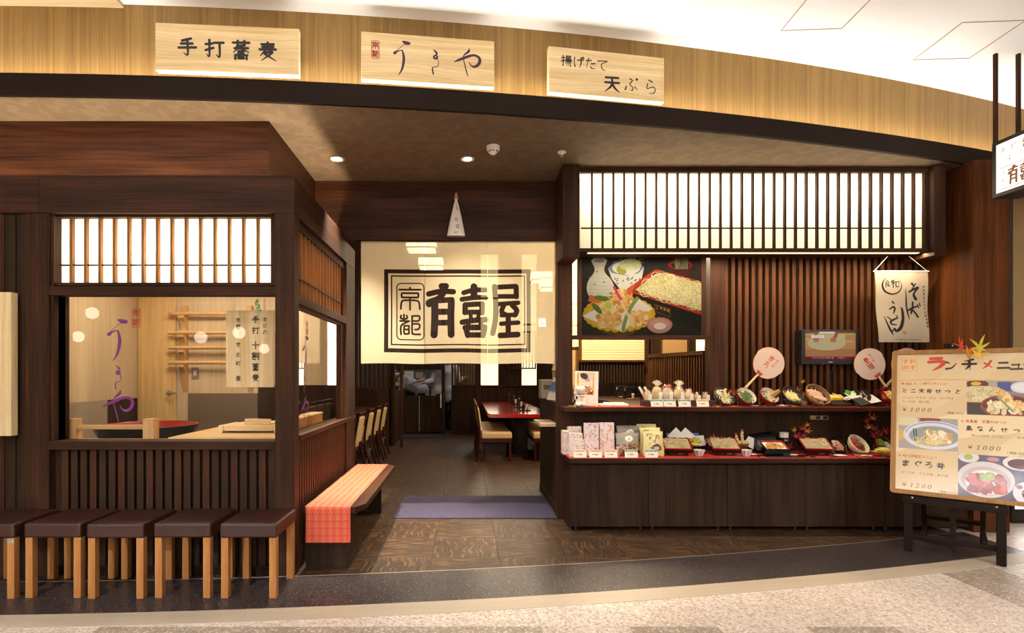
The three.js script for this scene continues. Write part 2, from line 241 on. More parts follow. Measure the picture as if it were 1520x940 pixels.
// the shop's three thick characters, drawn in the field of the cloth's frame (1180 x 670)
function thick(c, ox, oy, s, color) {
  const S = (x, y, list) => list.forEach(([w, ...p]) => ink(c, p.map(([a, b]) => [ox + (a - 165) * s, oy + (b - 110) * s, w * s]), color, 10));
  S(0, 0, [[44, [524, 306], [620, 286], [722, 290]], [50, [628, 244], [662, 244]], [50, [648, 262], [640, 300], [600, 345], [530, 372], [526, 388]], [58, [572, 365], [572, 500], [566, 634]], [44, [572, 362], [710, 354]], [56, [706, 365], [702, 500], [704, 634]], [50, [580, 450], [700, 450]], [46, [580, 538], [700, 538]]]);
  S(0, 0, [[54, [888, 248], [888, 330]], [40, [806, 298], [890, 276], [978, 274]], [40, [792, 352], [900, 336], [982, 336]], [42, [818, 396], [954, 386]], [44, [818, 396], [816, 458]], [44, [954, 386], [952, 458]], [40, [816, 456], [952, 452]], [30, [860, 470], [864, 500]], [30, [928, 470], [920, 500]], [44, [794, 536], [890, 520], [984, 512]], [36, [840, 545], [850, 580]], [36, [946, 540], [936, 580]], [46, [818, 580], [976, 574]], [46, [824, 585], [838, 640]], [46, [974, 580], [960, 638]], [44, [838, 638], [958, 636]]]);
  S(0, 0, [[42, [1054, 246], [1064, 400], [1060, 520], [1040, 622]], [40, [1064, 252], [1226, 246]], [42, [1228, 250], [1230, 330]], [38, [1080, 326], [1228, 328]], [36, [1086, 388], [1244, 380]], [40, [1130, 396], [1112, 450], [1150, 478]], [42, [1196, 398], [1232, 440], [1218, 478]], [36, [1112, 478], [1226, 476]], [42, [1164, 484], [1164, 640]], [36, [1108, 546], [1244, 540]], [46, [1100, 640], [1240, 636]]]);
}
// ---------------------------------------------------------------- the building: floors
const ARC = { x: -3.4, d: 3.46 + 26, r: 26 };                                  // the shop line, a wide arc bulging towards the corridor
const arcD = (x, off = 0) => ARC.d - Math.sqrt((ARC.r + off) ** 2 - (x - ARC.x) ** 2);    // off > 0: towards the corridor
function ring(off0, off1, y0, y1, x0, x1, n = 60, grain = 'x') {               // a curved bar that follows the shop line
  const pos = [], uv = [], idx = [], O = [[off0, y0], [off0, y1], [off1, y1], [off1, y0]];
  for (let f = 0; f < 4; f++) {
    const A = O[f], B = O[(f + 1) % 4], base = pos.length / 3, wide = Math.hypot(B[0] - A[0], B[1] - A[1]);
    for (let i = 0; i <= n; i++) {
      const x = lerp(x0, x1, i / n), s = x - ARC.x;
      pos.push(x, A[1], -arcD(x, A[0]), x, B[1], -arcD(x, B[0]));
      if (grain === 'x') uv.push(f * 0.31, s, f * 0.31 + wide, s); else uv.push(s, f * 0.3 + A[1], s, f * 0.3 + (f % 2 ? A[1] + wide : B[1]));
      if (i) { const k = base + i * 2; idx.push(k - 2, k - 1, k, k, k - 1, k + 1); }
    }
  }
  for (const [i, fl] of [[0, 1], [n, 0]]) { const b = pos.length / 3, x = lerp(x0, x1, i / n); for (const [o, y] of O) { pos.push(x, y, -arcD(x, o)); uv.push(o, y); } fl ? idx.push(b, b + 2, b + 1, b, b + 3, b + 2) : idx.push(b, b + 1, b + 2, b, b + 2, b + 3); }
  const g = new THREE.BufferGeometry(); g.setAttribute('position', new THREE.Float32BufferAttribute(pos, 3)); g.setAttribute('uv', new THREE.Float32BufferAttribute(uv, 2)); g.setIndex(idx);
  const q = g.toNonIndexed(); q.computeVertexNormals(); return q;
}
const slabMat = plain(0x3a2a20, 0.8);
bstruct('floor_slab', slabMat, [-9, 9, -0.2, -0.012, -8, 15]);
// a tile trimmed where the curved shop line crosses it; side 1: inside the shop, -1: on the corridor side
function cutTile(x, d, T, off, side, grain) {
  const h = T / 2 - 0.0008, n = 8, e = [...Array(n + 1)].map((_, i) => { const q = lerp(-h, h, i / n); return [q, arcD(x + q, off) - d]; });
  if (e.every(([, v]) => (side > 0 ? v <= -h : v >= h))) return null; if (e.every(([, v]) => (side > 0 ? v >= h - 0.002 : v <= -h + 0.002))) return 'none';
  const far = side > 0 ? h : -h, pts = [...e.map(([q, v]) => [q, clamp(v, -h, h)]), [h, far], [-h, far]].map(([q, v]) => [q, v]); if (side < 0) pts.reverse();
  return metres(plate(poly(pts), 0.012).rotateX(-Math.PI / 2).translate(0, -0.006, 0), grain);
}
// vinyl wood tiles, every second one turned
const tileWood = [0, 1, 2].map((k) => M({
  map: dataTex(512, 512, (u, v) => {
    const w = u + 0.02 * Math.sin(v * 12.566 + k), a = vnoise(w * 64 + 0.25 * Math.sin(v * 18.85 + 3 * k), v * 5, 64, 5, 200 + k), b = vnoise(w * 120, v * 16, 120, 16, 210 + k), e = vnoise(u * 3, v * 2, 3, 2, 220 + k), m = smooth(0.55, 0.8, a) * 0.7;
    return mix3(mix3([32, 20, 11], [62, 41, 24], b * 0.8 + e * 0.4), [118, 88, 52], m * 0.85);
  }, true, 0.5, 0.5), roughness: 0.46, bumpMap: dataTex(256, 256, (u, v) => { const a = 255 * vnoise(u * 46, v * 9, 46, 9, 200 + k); return [a]; }, false, 0.5, 0.5), bumpScale: 0.0008,
}));
{
  const floor = struct('floor', null); const T = 0.475, g = [0, 1, 2].map((k) => { const q = new RoundedBoxGeometry(T - 0.0015, 0.012, T - 0.0015, 1, 0.001); return [metres(q.clone(), 'z', k, k * 2), metres(q.clone(), 'x', k, k)]; });
  const x0 = X(647, 4.41), d0 = 4.41;
  for (let i = -2; i <= 7; i++) for (let j = -2; j < 17; j++) {
    if (j > 2 && i > 2 ) continue;
    const k = Math.floor(rnd(3)), m = tileWood[Math.floor(rnd(3))], x = x0 + (i + 0.5) * T, d = d0 + (j - 0.5) * T, q = j < 3 ? cutTile(x, d, T, 0.25, 1, (i + j) & 1 ? 'x' : 'z') : null; if (q === 'none') continue;
    part(floor, 'tile', q || g[k][(i + j) & 1], m, [x, -0.006, -d]);
  }
  bpart(floor, 'screed', slabMat, [1.9, 6, -0.012, -0.004, 5.9, 14.6]); bpart(floor, 'screed', tileWood[0], [-6, -1.15, -0.012, -0.001, 3.4, 14.6]); bpart(floor, 'screed', tileWood[0], [-1.15, 2.0, -0.012, -0.004, 12.4, 14.6]);
}
// dark speckled stone strip, metal edge, beige band, terrazzo tiles of the corridor
const speck = (base, dots, n, s, size, m) => { const cols = dots.map(rgb), B = rgb(base); return dataTex(size, size, (u, v) => { const x = Math.floor(u * size), y = Math.floor(v * size), h = hash(x >> m, y >> m, s), l = vnoise(u * 6, v * 6, 6, 6, s + 5); const b = mix3(B, [255, 255, 255], (l - 0.5) * 0.06); return h < n ? cols[Math.floor(hash(x >> m, y >> m, s + 1) * cols.length)] : b; }, true, 0.8, 0.8); };
const stoneDark = M({ map: speck(0x2c2423, [0x504442, 0x1d1817, 0xc8bcb6, 0x5c504c, 0x151110, 0x48403d], 0.26, 300, 512, 1), roughness: 0.34 });
const beigeBand = M({ map: woodTex(0xa89982, 0xbcad96, { s: 310, fine: 40, coarse: 8, contrast: 0.5 }), roughness: 0.4 });
const terr = (b, s) => M({ map: dataTex(512, 512, (u, v) => { const a = vnoise(u * 150, v * 150, 150, 150, s), e = vnoise(u * 70, v * 70, 70, 70, s + 1), l = vnoise(u * 5, v * 5, 5, 5, s + 2); const k = a * 0.6 + e * 0.5; let c = rgb(b); if (k > 0.72) c = mix3(c, [242, 234, 222], 0.55); else if (k < 0.4) c = mix3(c, [116, 96, 84], 0.45); return mix3(c, [120, 100, 80], (l - 0.5) * 0.12); }, true, 0.9, 0.9), roughness: 0.36 });
const terrazzo = [terr(0xd0c2b2, 320), terr(0xccbcab, 330), terr(0x9c8c7a, 340)];
{
  struct('floor_strip', ring(0, 0.49, -0.012, 0.003, -6, 4.12, 70), stoneDark);
  struct('trim_1', ring(-0.006, 0.004, -0.01, 0.0045, -6, 4.12, 70), M({ color: 0xb9ab98, metalness: 0.8, roughness: 0.35 }));
  struct('floor_band', ring(0.49, 0.65, -0.012, 0.003, -6, 6.2, 70), beigeBand);
  const floor = struct('floor_corridor', null), T = 0.455, dark = new Set(['2,0', '4,0', '7,2', '7,1', '-1,0', '-3,0', '-4,0', '9,1', '0,0', '-2,0']);
  const g = metres(new RoundedBoxGeometry(T - 0.001, 0.012, T - 0.001, 1, 0.0008), 'z', 0, 0);
  for (let i = -9; i < 15; i++) for (let j = -1; j < 6; j++) {
    const x = 0.848 + (i - 1.5) * T, d = 2.855 + (j - 0.5) * T, q = x < 4.2 ? cutTile(x, d, T, 0.57, -1, 'z') : null; if (q === 'none') continue;
    part(floor, 'tile', q || g, terrazzo[dark.has(i + ',' + j) ? 2 : (i * 3 + j) & 1], [x, -0.006, -d], q ? undefined : [0, ((i * 7 + j * 3) & 3) * Math.PI / 2, 0]);
  }
  bpart(floor, 'tile_field', terrazzo[0], [-9, 9, -0.012, -0.001, -8, 2.15]); bpart(floor, 'tile_field', terrazzo[1], [4.3, 9, -0.012, -0.002, 5.3, 9]);
}
// ---------------------------------------------------------------- ceilings and outer walls
const ceilWhite = M({ color: 0xf2f4f4, roughness: 0.85 });
const ceilCloth = M({ map: dataTex(512, 512, (u, v) => { const a = vnoise(u * 16, v * 16, 16, 16, 400), b = vnoise(u * 90, v * 90, 90, 90, 401), k = smooth(0.42, 0.6, a) * 0.5 + b * 0.5; return mix3([92, 76, 57], [107, 91, 70], k); }, true, 0.8, 0.8), roughness: 0.8, bumpMap: dataTex(256, 256, (u, v) => [255 * vnoise(u * 90, v * 90, 90, 90, 401)], false, 0.8, 0.8), bumpScale: 0.0006 });
{
  const c = struct('ceiling_corridor', null);
  bpart(c, 'board', ceilWhite, [-9, 9, 3.78, 3.9, -8, 6.2]);
  for (const [x, d, w] of [[2.47, 3.73, 0.42], [3.72, 4.1, 0.42], [1.2, 3.2, 0.42]]) {        // inspection hatches: a shallow proud frame with a joint around it
    const q = part(c, 'access_hatch', merge([box(w, 0.004, 0.005).translate(0, 0, w * 0.55), box(w, 0.004, 0.005).translate(0, 0, -w * 0.55), box(0.005, 0.004, w * 1.1).translate(w / 2, 0, 0), box(0.005, 0.004, w * 1.1).translate(-w / 2, 0, 0)]), plain(0xb09a80, 0.8), [x, 3.778, -d]);
    q.rotation.y = -0.06;
  }
  bstruct('ceiling_wood_panel', paleWall, [-9, -2.28, 3.755, 3.78, 2.4, 4.2], 'x');
  { const f = []; for (let i = 0; i <= 60; i++) { const x = lerp(-9, 5.2, i / 60); f.push([x, arcD(x, -0.06)]); } struct('ceiling', metres(plate(poly([...f, [5.2, 5.9], [-9, 5.14]]), 0.06).rotateX(-Math.PI / 2).scale(1, 1, 1), 'x'), ceilCloth, [0, 3.08, 0]); }
  bstruct('ceiling_dining', plain(0x8a7050, 0.85), [-9, 9, 4.0, 4.1, 5.0, 15]);
  const wallMall = plain(0xcdbb9f, 0.8), wallDim = plain(0x6a5240, 0.85);
  bstruct('wall_left', wallMall, [-9.1, -9, 0, 4.1, -8, 15]); bstruct('wall_right', wallMall, [9, 9.1, 0, 4.1, -8, 15]); bstruct('wall_opposite', plain(0xb5a488, 0.8), [-9, 9, 0, 3.9, -8.1, -8]);
  bstruct('wall_kitchen_back', plain(0x8a8478, 0.6), [-9, 9, 0, 4.1, 14.6, 14.7]);
  bstruct('wall_over_fascia', wallDim, [-9, 9, 3.7, 4.1, 6.2, 6.3]);
  bstruct('wall_interior_left', wallDim, [-5.6, -5.5, 0, 4.0, 3.7, 14.6]);
}
// fascia: veneered curved wall above a dark curved trim that hides a light strip
{
  struct('wall_fascia', ring(-0.30, -0.21, 3.1, 3.8, -9, 7.5, 90, 'y'), oakVeneer);
  struct('trim_fascia', ring(-0.07, -0.045, 3.08, 3.222, -9, 6.6, 90), MP({ color: 0x20140c, roughness: 0.7, specularIntensity: 0.3 }));
  struct('trim_fascia_shelf', ring(-0.21, -0.07, 3.15, 3.16, -9, 6.6, 90), plain(0xcbbd9f, 0.7));
  const led = solo('light_strip', 'warm light strip hidden behind the dark curved trim', 'light strip', ring(-0.107, -0.09, 3.16, 3.212, -9, 6.5, 90), M({ color: 0xffe2b0, emissive: 0xffeccc, emissiveIntensity: 2.5 }));
  const n = 13; for (let i = 0; i < n; i++) { const x = lerp(-6.2, 6.2, (i + 0.5) / n), d = arcD(x, -0.098), a = Math.asin((x - ARC.x) / ARC.r); const l = area('cove_light', 0xfff8ee, 38, 0.97, 0.02, [x, 3.216, -d], [x, 4, -d]); l.quaternion.setFromRotationMatrix(new THREE.Matrix4().makeBasis(new THREE.Vector3(Math.cos(a), 0, -Math.sin(a)), new THREE.Vector3(Math.sin(a), 0, Math.cos(a)), new THREE.Vector3(0, -1, 0))); }
}
// three hanging boards on the fascia
const boardSides = paleWood;
function fasciaBoard(label, px0, px1, y0, y1, draw) {
  const dm = arcD((X(px0, 3.6) + X(px1, 3.6)) / 2, -0.07), x0 = X(px0, arcD(X(px0, 3.5), -0.06)), x1 = X(px1, arcD(X(px1, 3.6), -0.06)), xm = (x0 + x1) / 2, d0 = arcD(x0, -0.088), d1 = arcD(x1, -0.088), w = Math.hypot(x1 - x0, d1 - d0);
  const t = thing('sign_board', label, 'sign', [xm, (y0 + y1) / 2, -(d0 + d1) / 2], undefined, Math.atan2(d1 - d0, x1 - x0));
  const h = y1 - y0; part(t, 'board', rbox(w, h, 0.045, 0.003, 'x'), paleWood, [0, 0, -0.0235]);
  const c = canvas(1024, Math.round(1024 * h / w)); draw(c, 1024, c.canvas.height);
  part(t, 'lettering', new THREE.PlaneGeometry(w * 0.98, h * 0.98), M({ map: canvasTex(c), transparent: true, roughness: 0.5 }), [0, 0, 0.0003]);
  for (const s of [-1, 1]) part(t, 'bracket', box(0.04, 0.04, 0.08), black, [s * w * 0.3, 0, -0.085]);
}
const INK = '#1a0f0d', PLUM = '#3a1638', RED = '#a3231b';
fasciaBoard('pale wood sign board with four brushed characters, leftmost of the three', 227, 442, 3.282, 3.59, (c, w, h) => { const s = h * 0.43; '手打蕎麦'.split('').forEach((k, i) => glyph(c, k, w * (0.142 + i * 0.19), h * 0.27 + i * 4, s, INK, 1.2)); });
fasciaBoard('pale wood sign board with purple flowing script and a red seal', 535, 734, 3.28, 3.598, (c, w, h) => { const k = w / 1317; seal(c, w * 0.068, h * 0.17, w * 0.058, h * 0.38, RED, 4); flow(c, 'u', 307 * k, 62 * k, k, PLUM); flow(c, 'ki', 696 * k, 122 * k, k * 1.05, PLUM); flow(c, 'ya', 915 * k, 90 * k, k, PLUM); });
fasciaBoard('pale wood sign board with a small and a large brushed line, rightmost of three', 816, 990, 3.278, 3.6, (c, w, h) => { '揚げたて'.split('').forEach((k, i) => glyph(c, k, w * (0.09 + i * 0.105), h * (0.15 + i * 0.005), h * 0.27, INK, 0.9)); '天ぷら'.split('').forEach((k, i) => glyph(c, k, w * (0.465 + i * 0.178), h * 0.5, h * (i ? 0.36 : 0.4), INK, i ? 0.75 : 1.15)); });
// ---------------------------------------------------------------- shoji panels: translucent paper over lamps, with wooden bars
const shojiPaper = MP({ color: 0xf3e6c8, roughness: 1, transmission: 0.55, thickness: 0, emissive: 0xffedd0, emissiveIntensity: 0.45 });
const plainPaper = MP({ color: 0xf3e6c8, roughness: 1, transmission: 0.55, thickness: 0 });                 // the same paper where no lit box stands behind it
const boxWhite = plain(0xf2ead8, 0.7);
function shojiBars(parent, x0, x1, y0, y1, d, n, yBar, bw, bd, mat, paper) {                 // panes and bars facing the corridor
  const w = (x1 - x0) / n, P = new THREE.PlaneGeometry(w, y1 - yBar), Q = new THREE.PlaneGeometry(w, yBar - y0), B = box(bw, y1 - y0, bd), b = parent.position;
  for (let i = 0; i < n; i++) {
    part(parent, 'pane', P, paper, [x0 + (i + 0.5) * w - b.x, (y1 + yBar) / 2 - b.y, -d - b.z]); part(parent, 'pane', Q, paper, [x0 + (i + 0.5) * w - b.x, (y0 + yBar) / 2 - b.y, -d - b.z]);
    if (i) part(parent, 'bar', B, mat, [x0 + i * w - b.x, (y0 + y1) / 2 - b.y, -d + bd / 2 + 0.001 - b.z]);
  }
  part(parent, 'cross_bar', box(x1 - x0, 0.009, bd * 0.6, 'x'), redWood, [(x0 + x1) / 2 - b.x, yBar - b.y, -d + bd * 0.4 - b.z]);
}
// ---------------------------------------------------------------- noodle-making booth on the left
const BD = 3.56, BX = -1.098;
{
  const w = struct('wall_booth_front', null);
  const xj = X(58, BD), xl0 = X(37, BD), xl1 = X(72, BD), xr0 = X(408, BD);
  bpart(w, 'beam', darkWood, [-6, xj - 0.0005, 2.346, 2.589, BD, BD + 0.1], 'x', 0.003); bpart(w, 'beam', darkWood, [xj + 0.0005, BX, 2.346, 2.589, BD, BD + 0.1], 'x', 0.003);
  bpart(w, 'post', darkWood, [xl0, xl1, 0, 2.3455, BD + 0.004, BD + 0.1], 'y', 0.003); bpart(w, 'post', darkWood, [xr0, BX, 0, 2.3455, BD + 0.002, BD + 0.1], 'y', 0.003);
  bpart(w, 'rail', darkWood, [xl1 - 0.004, xr0, Y(438, BD), Y(425, BD), BD + 0.008, BD + 0.1], 'x', 0.002);
  bpart(w, 'sill', darkWood, [xl1, xr0, Y(668, BD), Y(655.5, BD), BD - 0.004, BD + 0.14], 'x', 0.003);
  bpart(w, 'backing', darkWood2, [xl1, xr0, 0, Y(668, BD), BD + 0.062, BD + 0.1]); bpart(w, 'backing', darkWood2, [-6, xl0, 0, 2.346, BD + 0.05, BD + 0.1]);
  bpart(w, 'jamb', darkWood, [xl1, xl1 + 0.02, Y(655.5, BD), 2.346, BD + 0.02, BD + 0.16]); bpart(w, 'baseboard', blackWood, [xl1, xr0, 0, 0.06, BD + 0.03, BD + 0.062], 'x');
  const n = 23, s = box(0.042, Y(668, BD) - 0.05, 0.03), xs = X(84, BD);
  for (let i = 0; i < n; i++) part(w, 'slat', s, slatWoodDark(i), [xs + 0.03 + i * (xr0 - xs) / n, Y(668, BD) / 2 + 0.02, -BD - 0.047]);
  const bs = box(0.066, 2.346, 0.03); for (let i = 0; i < 12; i++) part(w, 'slat', bs, slatWoodDark(i + 1), [xl0 - 0.036 - i * 0.0735, 1.173, -BD - 0.034]);
}
function slatWoodDark(i) { return i % 3 ? darkWood2 : darkWood; }
{
  const w = struct('wall_booth_side', null), t = 0.1, dE = 5.52;
  bpart(w, 'beam', darkWood, [BX - t, BX, 2.346, 2.5885, BD + 0.1, 5.05], 'z', 0.002); bpart(w, 'beam', darkWood, [BX - t, BX, 2.346, 2.54, 5.05, dE], 'z', 0.002);
  bpart(w, 'post', darkWood, [BX - t, BX - 0.001, 0, 2.346, 5.14, dE], 'y', 0.002);
  const yr0 = 1.775, yr1 = 1.835;                // rail between the two openings
  bpart(w, 'rail', darkWood, [BX - t, BX - 0.002, yr0, yr1, BD + 0.1, 5.14], 'z', 0.002);
  bpart(w, 'sill', darkWood, [BX - t - 0.04, BX + 0.008, 0.865, 0.9, BD + 0.1, dE], 'z', 0.003);
  bpart(w, 'backing', darkWood2, [BX - t, BX - 0.055, 0, 0.865, BD + 0.1, dE]); bpart(w, 'head_trim', darkWood, [BX - 0.07, BX - 0.03, 2.29, 2.346, BD + 0.1, 5.14], 'z');
  const s = box(0.028, 0.845, 0.034); for (let i = 0; i < 30; i++) part(w, 'slat', s, slatWood, [BX - 0.034, 0.4425, -BD - 0.14 - i * 0.0595]);
  bpart(w, 'baseboard', blackWood, [BX - 0.05, BX - 0.012, 0, 0.02, BD + 0.1, dE]);
}
// window 1: lit shoji; window 2: front glass; window 3: dim shoji on the side; window 4: side glass
{
  const x0 = X(87, 3.64), x1 = X(405, 3.64), y0 = Y(421, 3.64), y1 = Y(325, 3.64), w = struct('window_1', null);
  bpart(w, 'frame', darkWood, [x0 - 0.035, x0, y0 - 0.02, 2.346, 3.6, 3.66]); bpart(w, 'frame', darkWood, [x1, X(408, BD) + 0.002, y0 - 0.02, 2.346, 3.6, 3.66]);
  bpart(w, 'frame', darkWood, [x0, x1, y1, 2.346, 3.6, 3.66], 'x'); bpart(w, 'frame', darkWood, [x0, x1, y0 - 0.02, y0, 3.6, 3.66], 'x');
  shojiBars(w, x0, x1, y0, y1, 3.65, 15, Y(394, 3.64), 0.017, 0.03, shojiWood, shojiPaper);
  bpart(w, 'light_box_back', boxWhite, [x0 - 0.03, x1 + 0.03, y0 - 0.02, y1 + 0.06, 3.84, 3.86]); bpart(w, 'light_box_top', boxWhite, [x0 - 0.03, x1 + 0.03, y1 + 0.03, y1 + 0.06, 3.66, 3.84]); bpart(w, 'light_box_bottom', boxWhite, [x0 - 0.03, x1 + 0.03, y0 - 0.03, y0 - 0.01, 3.66, 3.86]);
  for (const x of [x0 - 0.03, x1 + 0.01]) bpart(w, 'light_box_end', boxWhite, [x, x + 0.02, y0 - 0.01, y1 + 0.03, 3.66, 3.84]);
  area('shoji_lamp', WARM, 12, 1.25, 0.22, [(x0 + x1) / 2, (y0 + y1) / 2 + 0.02, -3.83], [(x0 + x1) / 2, (y0 + y1) / 2, 0]);
  area('shoji_light', PAPER, 0.5, x1 - x0, y1 - y0, [(x0 + x1) / 2, (y0 + y1) / 2, -3.6], [(x0 + x1) / 2, (y0 + y1) / 2, 0]);
}
const purple = '#74276e';
{
  const d = 3.665, x0 = X(80, d), x1 = X(411, d), y0 = Y(657, d), y1 = Y(437, d), w = struct('window_2', null);
  bpart(w, 'pane', glass, [x0, x1, y0, y1, d, d + 0.0012].map((v, i) => (i === 5 ? d + 0.0012 : v)));
  w.children[0].geometry = new THREE.PlaneGeometry(x1 - x0, y1 - y0);
  bpart(w, 'stop', darkWood, [X(72, BD) + 0.02, X(92, d), y0, y1, d - 0.045, d + 0.02]);
  const c = canvas(512, 1024); c.clearRect(0, 0, 512, 1024); flow(c, 'u', 120, 125, 1.04, purple); flow(c, 'ki', 186, 525, 0.86, purple); flow(c, 'ya', 78, 742, 0.98, purple); seal(c, 330, 30, 78, 164, '#a8321f', 4);
  const pw = (1024 / 512), h = 0.78; part(w, 'lettering', new THREE.PlaneGeometry(h / 2, h), M({ map: canvasTex(c), transparent: true, roughness: 0.5, side: THREE.DoubleSide }), [X(183, d), Y(540, d), -d + 0.002]);
}
{
  const w = struct('window_3', null), x = BX - 0.06, d0 = 3.66, d1 = 5.14, y0 = 1.835, y1 = 2.29, n = 15;
  for (let i = 0; i < n; i++) { const z = lerp(d0, d1, (i + 0.5) / n); part(w, 'pane', new THREE.PlaneGeometry((d1 - d0) / n, y1 - y0), plainPaper, [x - 0.012, (y0 + y1) / 2, -z], [0, Math.PI / 2, 0]); if (i) part(w, 'bar', box(0.03, y1 - y0, 0.02), shojiWood, [x + 0.006, (y0 + y1) / 2, -lerp(d0, d1, i / n)]); }
  part(w, 'cross_bar', box(0.034, 0.009, d1 - d0, 'z'), redWood, [x + 0.008, y0 + 0.13, -(d0 + d1) / 2]);
  area('transom_lamp', 0xffb85c, 3.2, 1.3, 0.2, [x - 0.16, 2.06, -(d0 + d1) / 2], [0, 2.06, -(d0 + d1) / 2]);
  const g = struct('window_4', null); part(g, 'pane', new THREE.PlaneGeometry(d1 - d0, 1.775 - 0.9), glass, [BX - 0.05, (1.775 + 0.9) / 2, -(d0 + d1) / 2], [0, Math.PI / 2, 0]);
  bpart(g, 'stop', darkWood, [BX - 0.075, BX - 0.03, 0.9, 1.775, 5.03, 5.14]); bpart(g, 'stop', darkWood, [BX - 0.075, BX - 0.03, 1.755, 1.775, d0, 5.03], 'z');
  const c = canvas(256, 1024); flow(c, 'u', 66, 190, 1.0, purple); flow(c, 'ki', 100, 520, 0.8, purple); flow(c, 'ya', 10, 740, 0.85, purple); seal(c, 170, 50, 56, 130, '#a8321f', 4);
  part(g, 'lettering', new THREE.PlaneGeometry(0.2, 0.8), M({ map: canvasTex(c), transparent: true, roughness: 0.5, side: THREE.DoubleSide }), [BX - 0.047, 1.33, -3.96], [0, Math.PI / 2, 0]);
}
// the booth inside
{
  const w = struct('wall_booth_back', null), d = 5.57;
  bpart(w, 'panel', paleWall, [-3.3, X(205, d) + 0.0, 0, 2.5, d, d + 0.05]); bpart(w, 'panel', paleWall, [X(262, d) + 0.002, X(383, d), 0, 2.5, d, d + 0.05]); bpart(w, 'panel', darkWood2, [X(383, d), X(398, d), 0, 1.2, d, d + 0.05]); bpart(w, 'panel', paleWall, [X(383, d), BX - 0.1, 1.2, 2.5, d, d + 0.05]); bpart(w, 'panel', darkWood2, [X(398, d), BX - 0.1, 0, 1.2, d, d + 0.05]);
  bpart(w, 'wainscot', plain(0x6b5a4a, 0.35), [X(280, d), X(383, d), 0.5, Y(584, d), d - 0.012, d]);
  const lw = struct('wall_booth_left', null); bpart(lw, 'panel', paleWall, [-3.36, -3.3, 1.07, 2.5, 3.7, d]); bpart(lw, 'panel', M({ color: 0xb8ab98, metalness: 0.6, roughness: 0.35 }), [-3.36, -3.3, 0, 1.07, 3.7, 5.1]); bpart(lw, 'panel', darkWood2, [-3.36, -3.3, 0, 1.07, 5.1, d]);
  bstruct('ceiling_booth', plain(0xc9b594, 0.8), [-5.5, BX - 0.1, 2.39, 2.419, 3.87, d], 'x'); bstruct('ceiling_booth_roof', darkWood2, [-6, BX - 0.1, 2.42, 2.44, 3.66, d], 'x');
  const door = struct('door_1', null); bpart(door, 'leaf', wood(0xbd9558, 0xdab980, 0.4, { s: 77 }), [X(205, d) + 0.004, X(262, d) - 0.002, 0, 2.3, d - 0.012, d + 0.03]); bpart(door, 'head', paleWall, [X(205, d), X(262, d), 2.3, 2.5, d, d + 0.05]);
  part(door, 'door_handle', merge([new THREE.CylinderGeometry(0.024, 0.024, 0.012, 20).rotateX(Math.PI / 2).translate(0, 0, 0.006), new THREE.CylinderGeometry(0.009, 0.009, 0.05, 12).rotateX(Math.PI / 2).translate(0, 0, 0.03), new RoundedBoxGeometry(0.11, 0.018, 0.014, 2, 0.006).translate(0.045, 0, 0.055)]), steel, [X(253, d), Y(583, d), -d + 0.012]);
  area('booth_lamp', WARM, 7.6, 1.0, 0.5, [-2.3, 2.375, -4.7], [-2.3, 0, -4.7]); 
  solo('ceiling_lamp', 'flat square ceiling lamp inside the noodle-making booth', 'ceiling lamp', rbox(1.0, 0.012, 0.5, 0.004), M({ color: 0xffffff, emissive: 0xffe2b8, emissiveIntensity: 1.5 }), [-2.3, 2.383, -4.7]);
  bstruct('floor_booth', tileWood[0], [-3.36, BX - 0.1, 0, 0.004, 3.66, d]);
}
// bulkhead, beam above the entrance
bstruct('wall_bulkhead', redWood, [-9, -1.372, 2.445, 3.08, 3.87, 5.06], 'x');
bstruct('wall_header', redWood, [-1.372, 0.845, Y(355, 5.05), 3.08, 5.06, 5.18], 'x');
bstruct('trim_header', darkWood, [-1.09, 0.845, Y(355, 5.05) - 0.004, Y(355, 5.05) + 0.03, 5.045, 5.062], 'x');
{
  const l = M({ color: 0xffe2b0, emissive: 0xffc880, emissiveIntensity: 1.6 });
  solo('light_strip', 'light strip lying on top of the booth before the red bulkhead', 'light strip', box(4.2, 0.012, 0.02, 'x'), l, [-3.5, 2.447, -3.695]); solo('light_strip', 'short light strip on top of the booth beside the entrance', 'light strip', box(0.02, 0.012, 1.1, 'z'), l, [-1.235, 2.447, -4.35]);
  area('bulkhead_light', WARMER, 60, 4.6, 0.03, [-3.55, 2.456, -3.695], [-3.55, 4, -3.695]); area('bulkhead_light', WARMER, 60, 0.03, 1.2, [-1.235, 2.456, -4.35], [-1.235, 4, -4.35]);
}
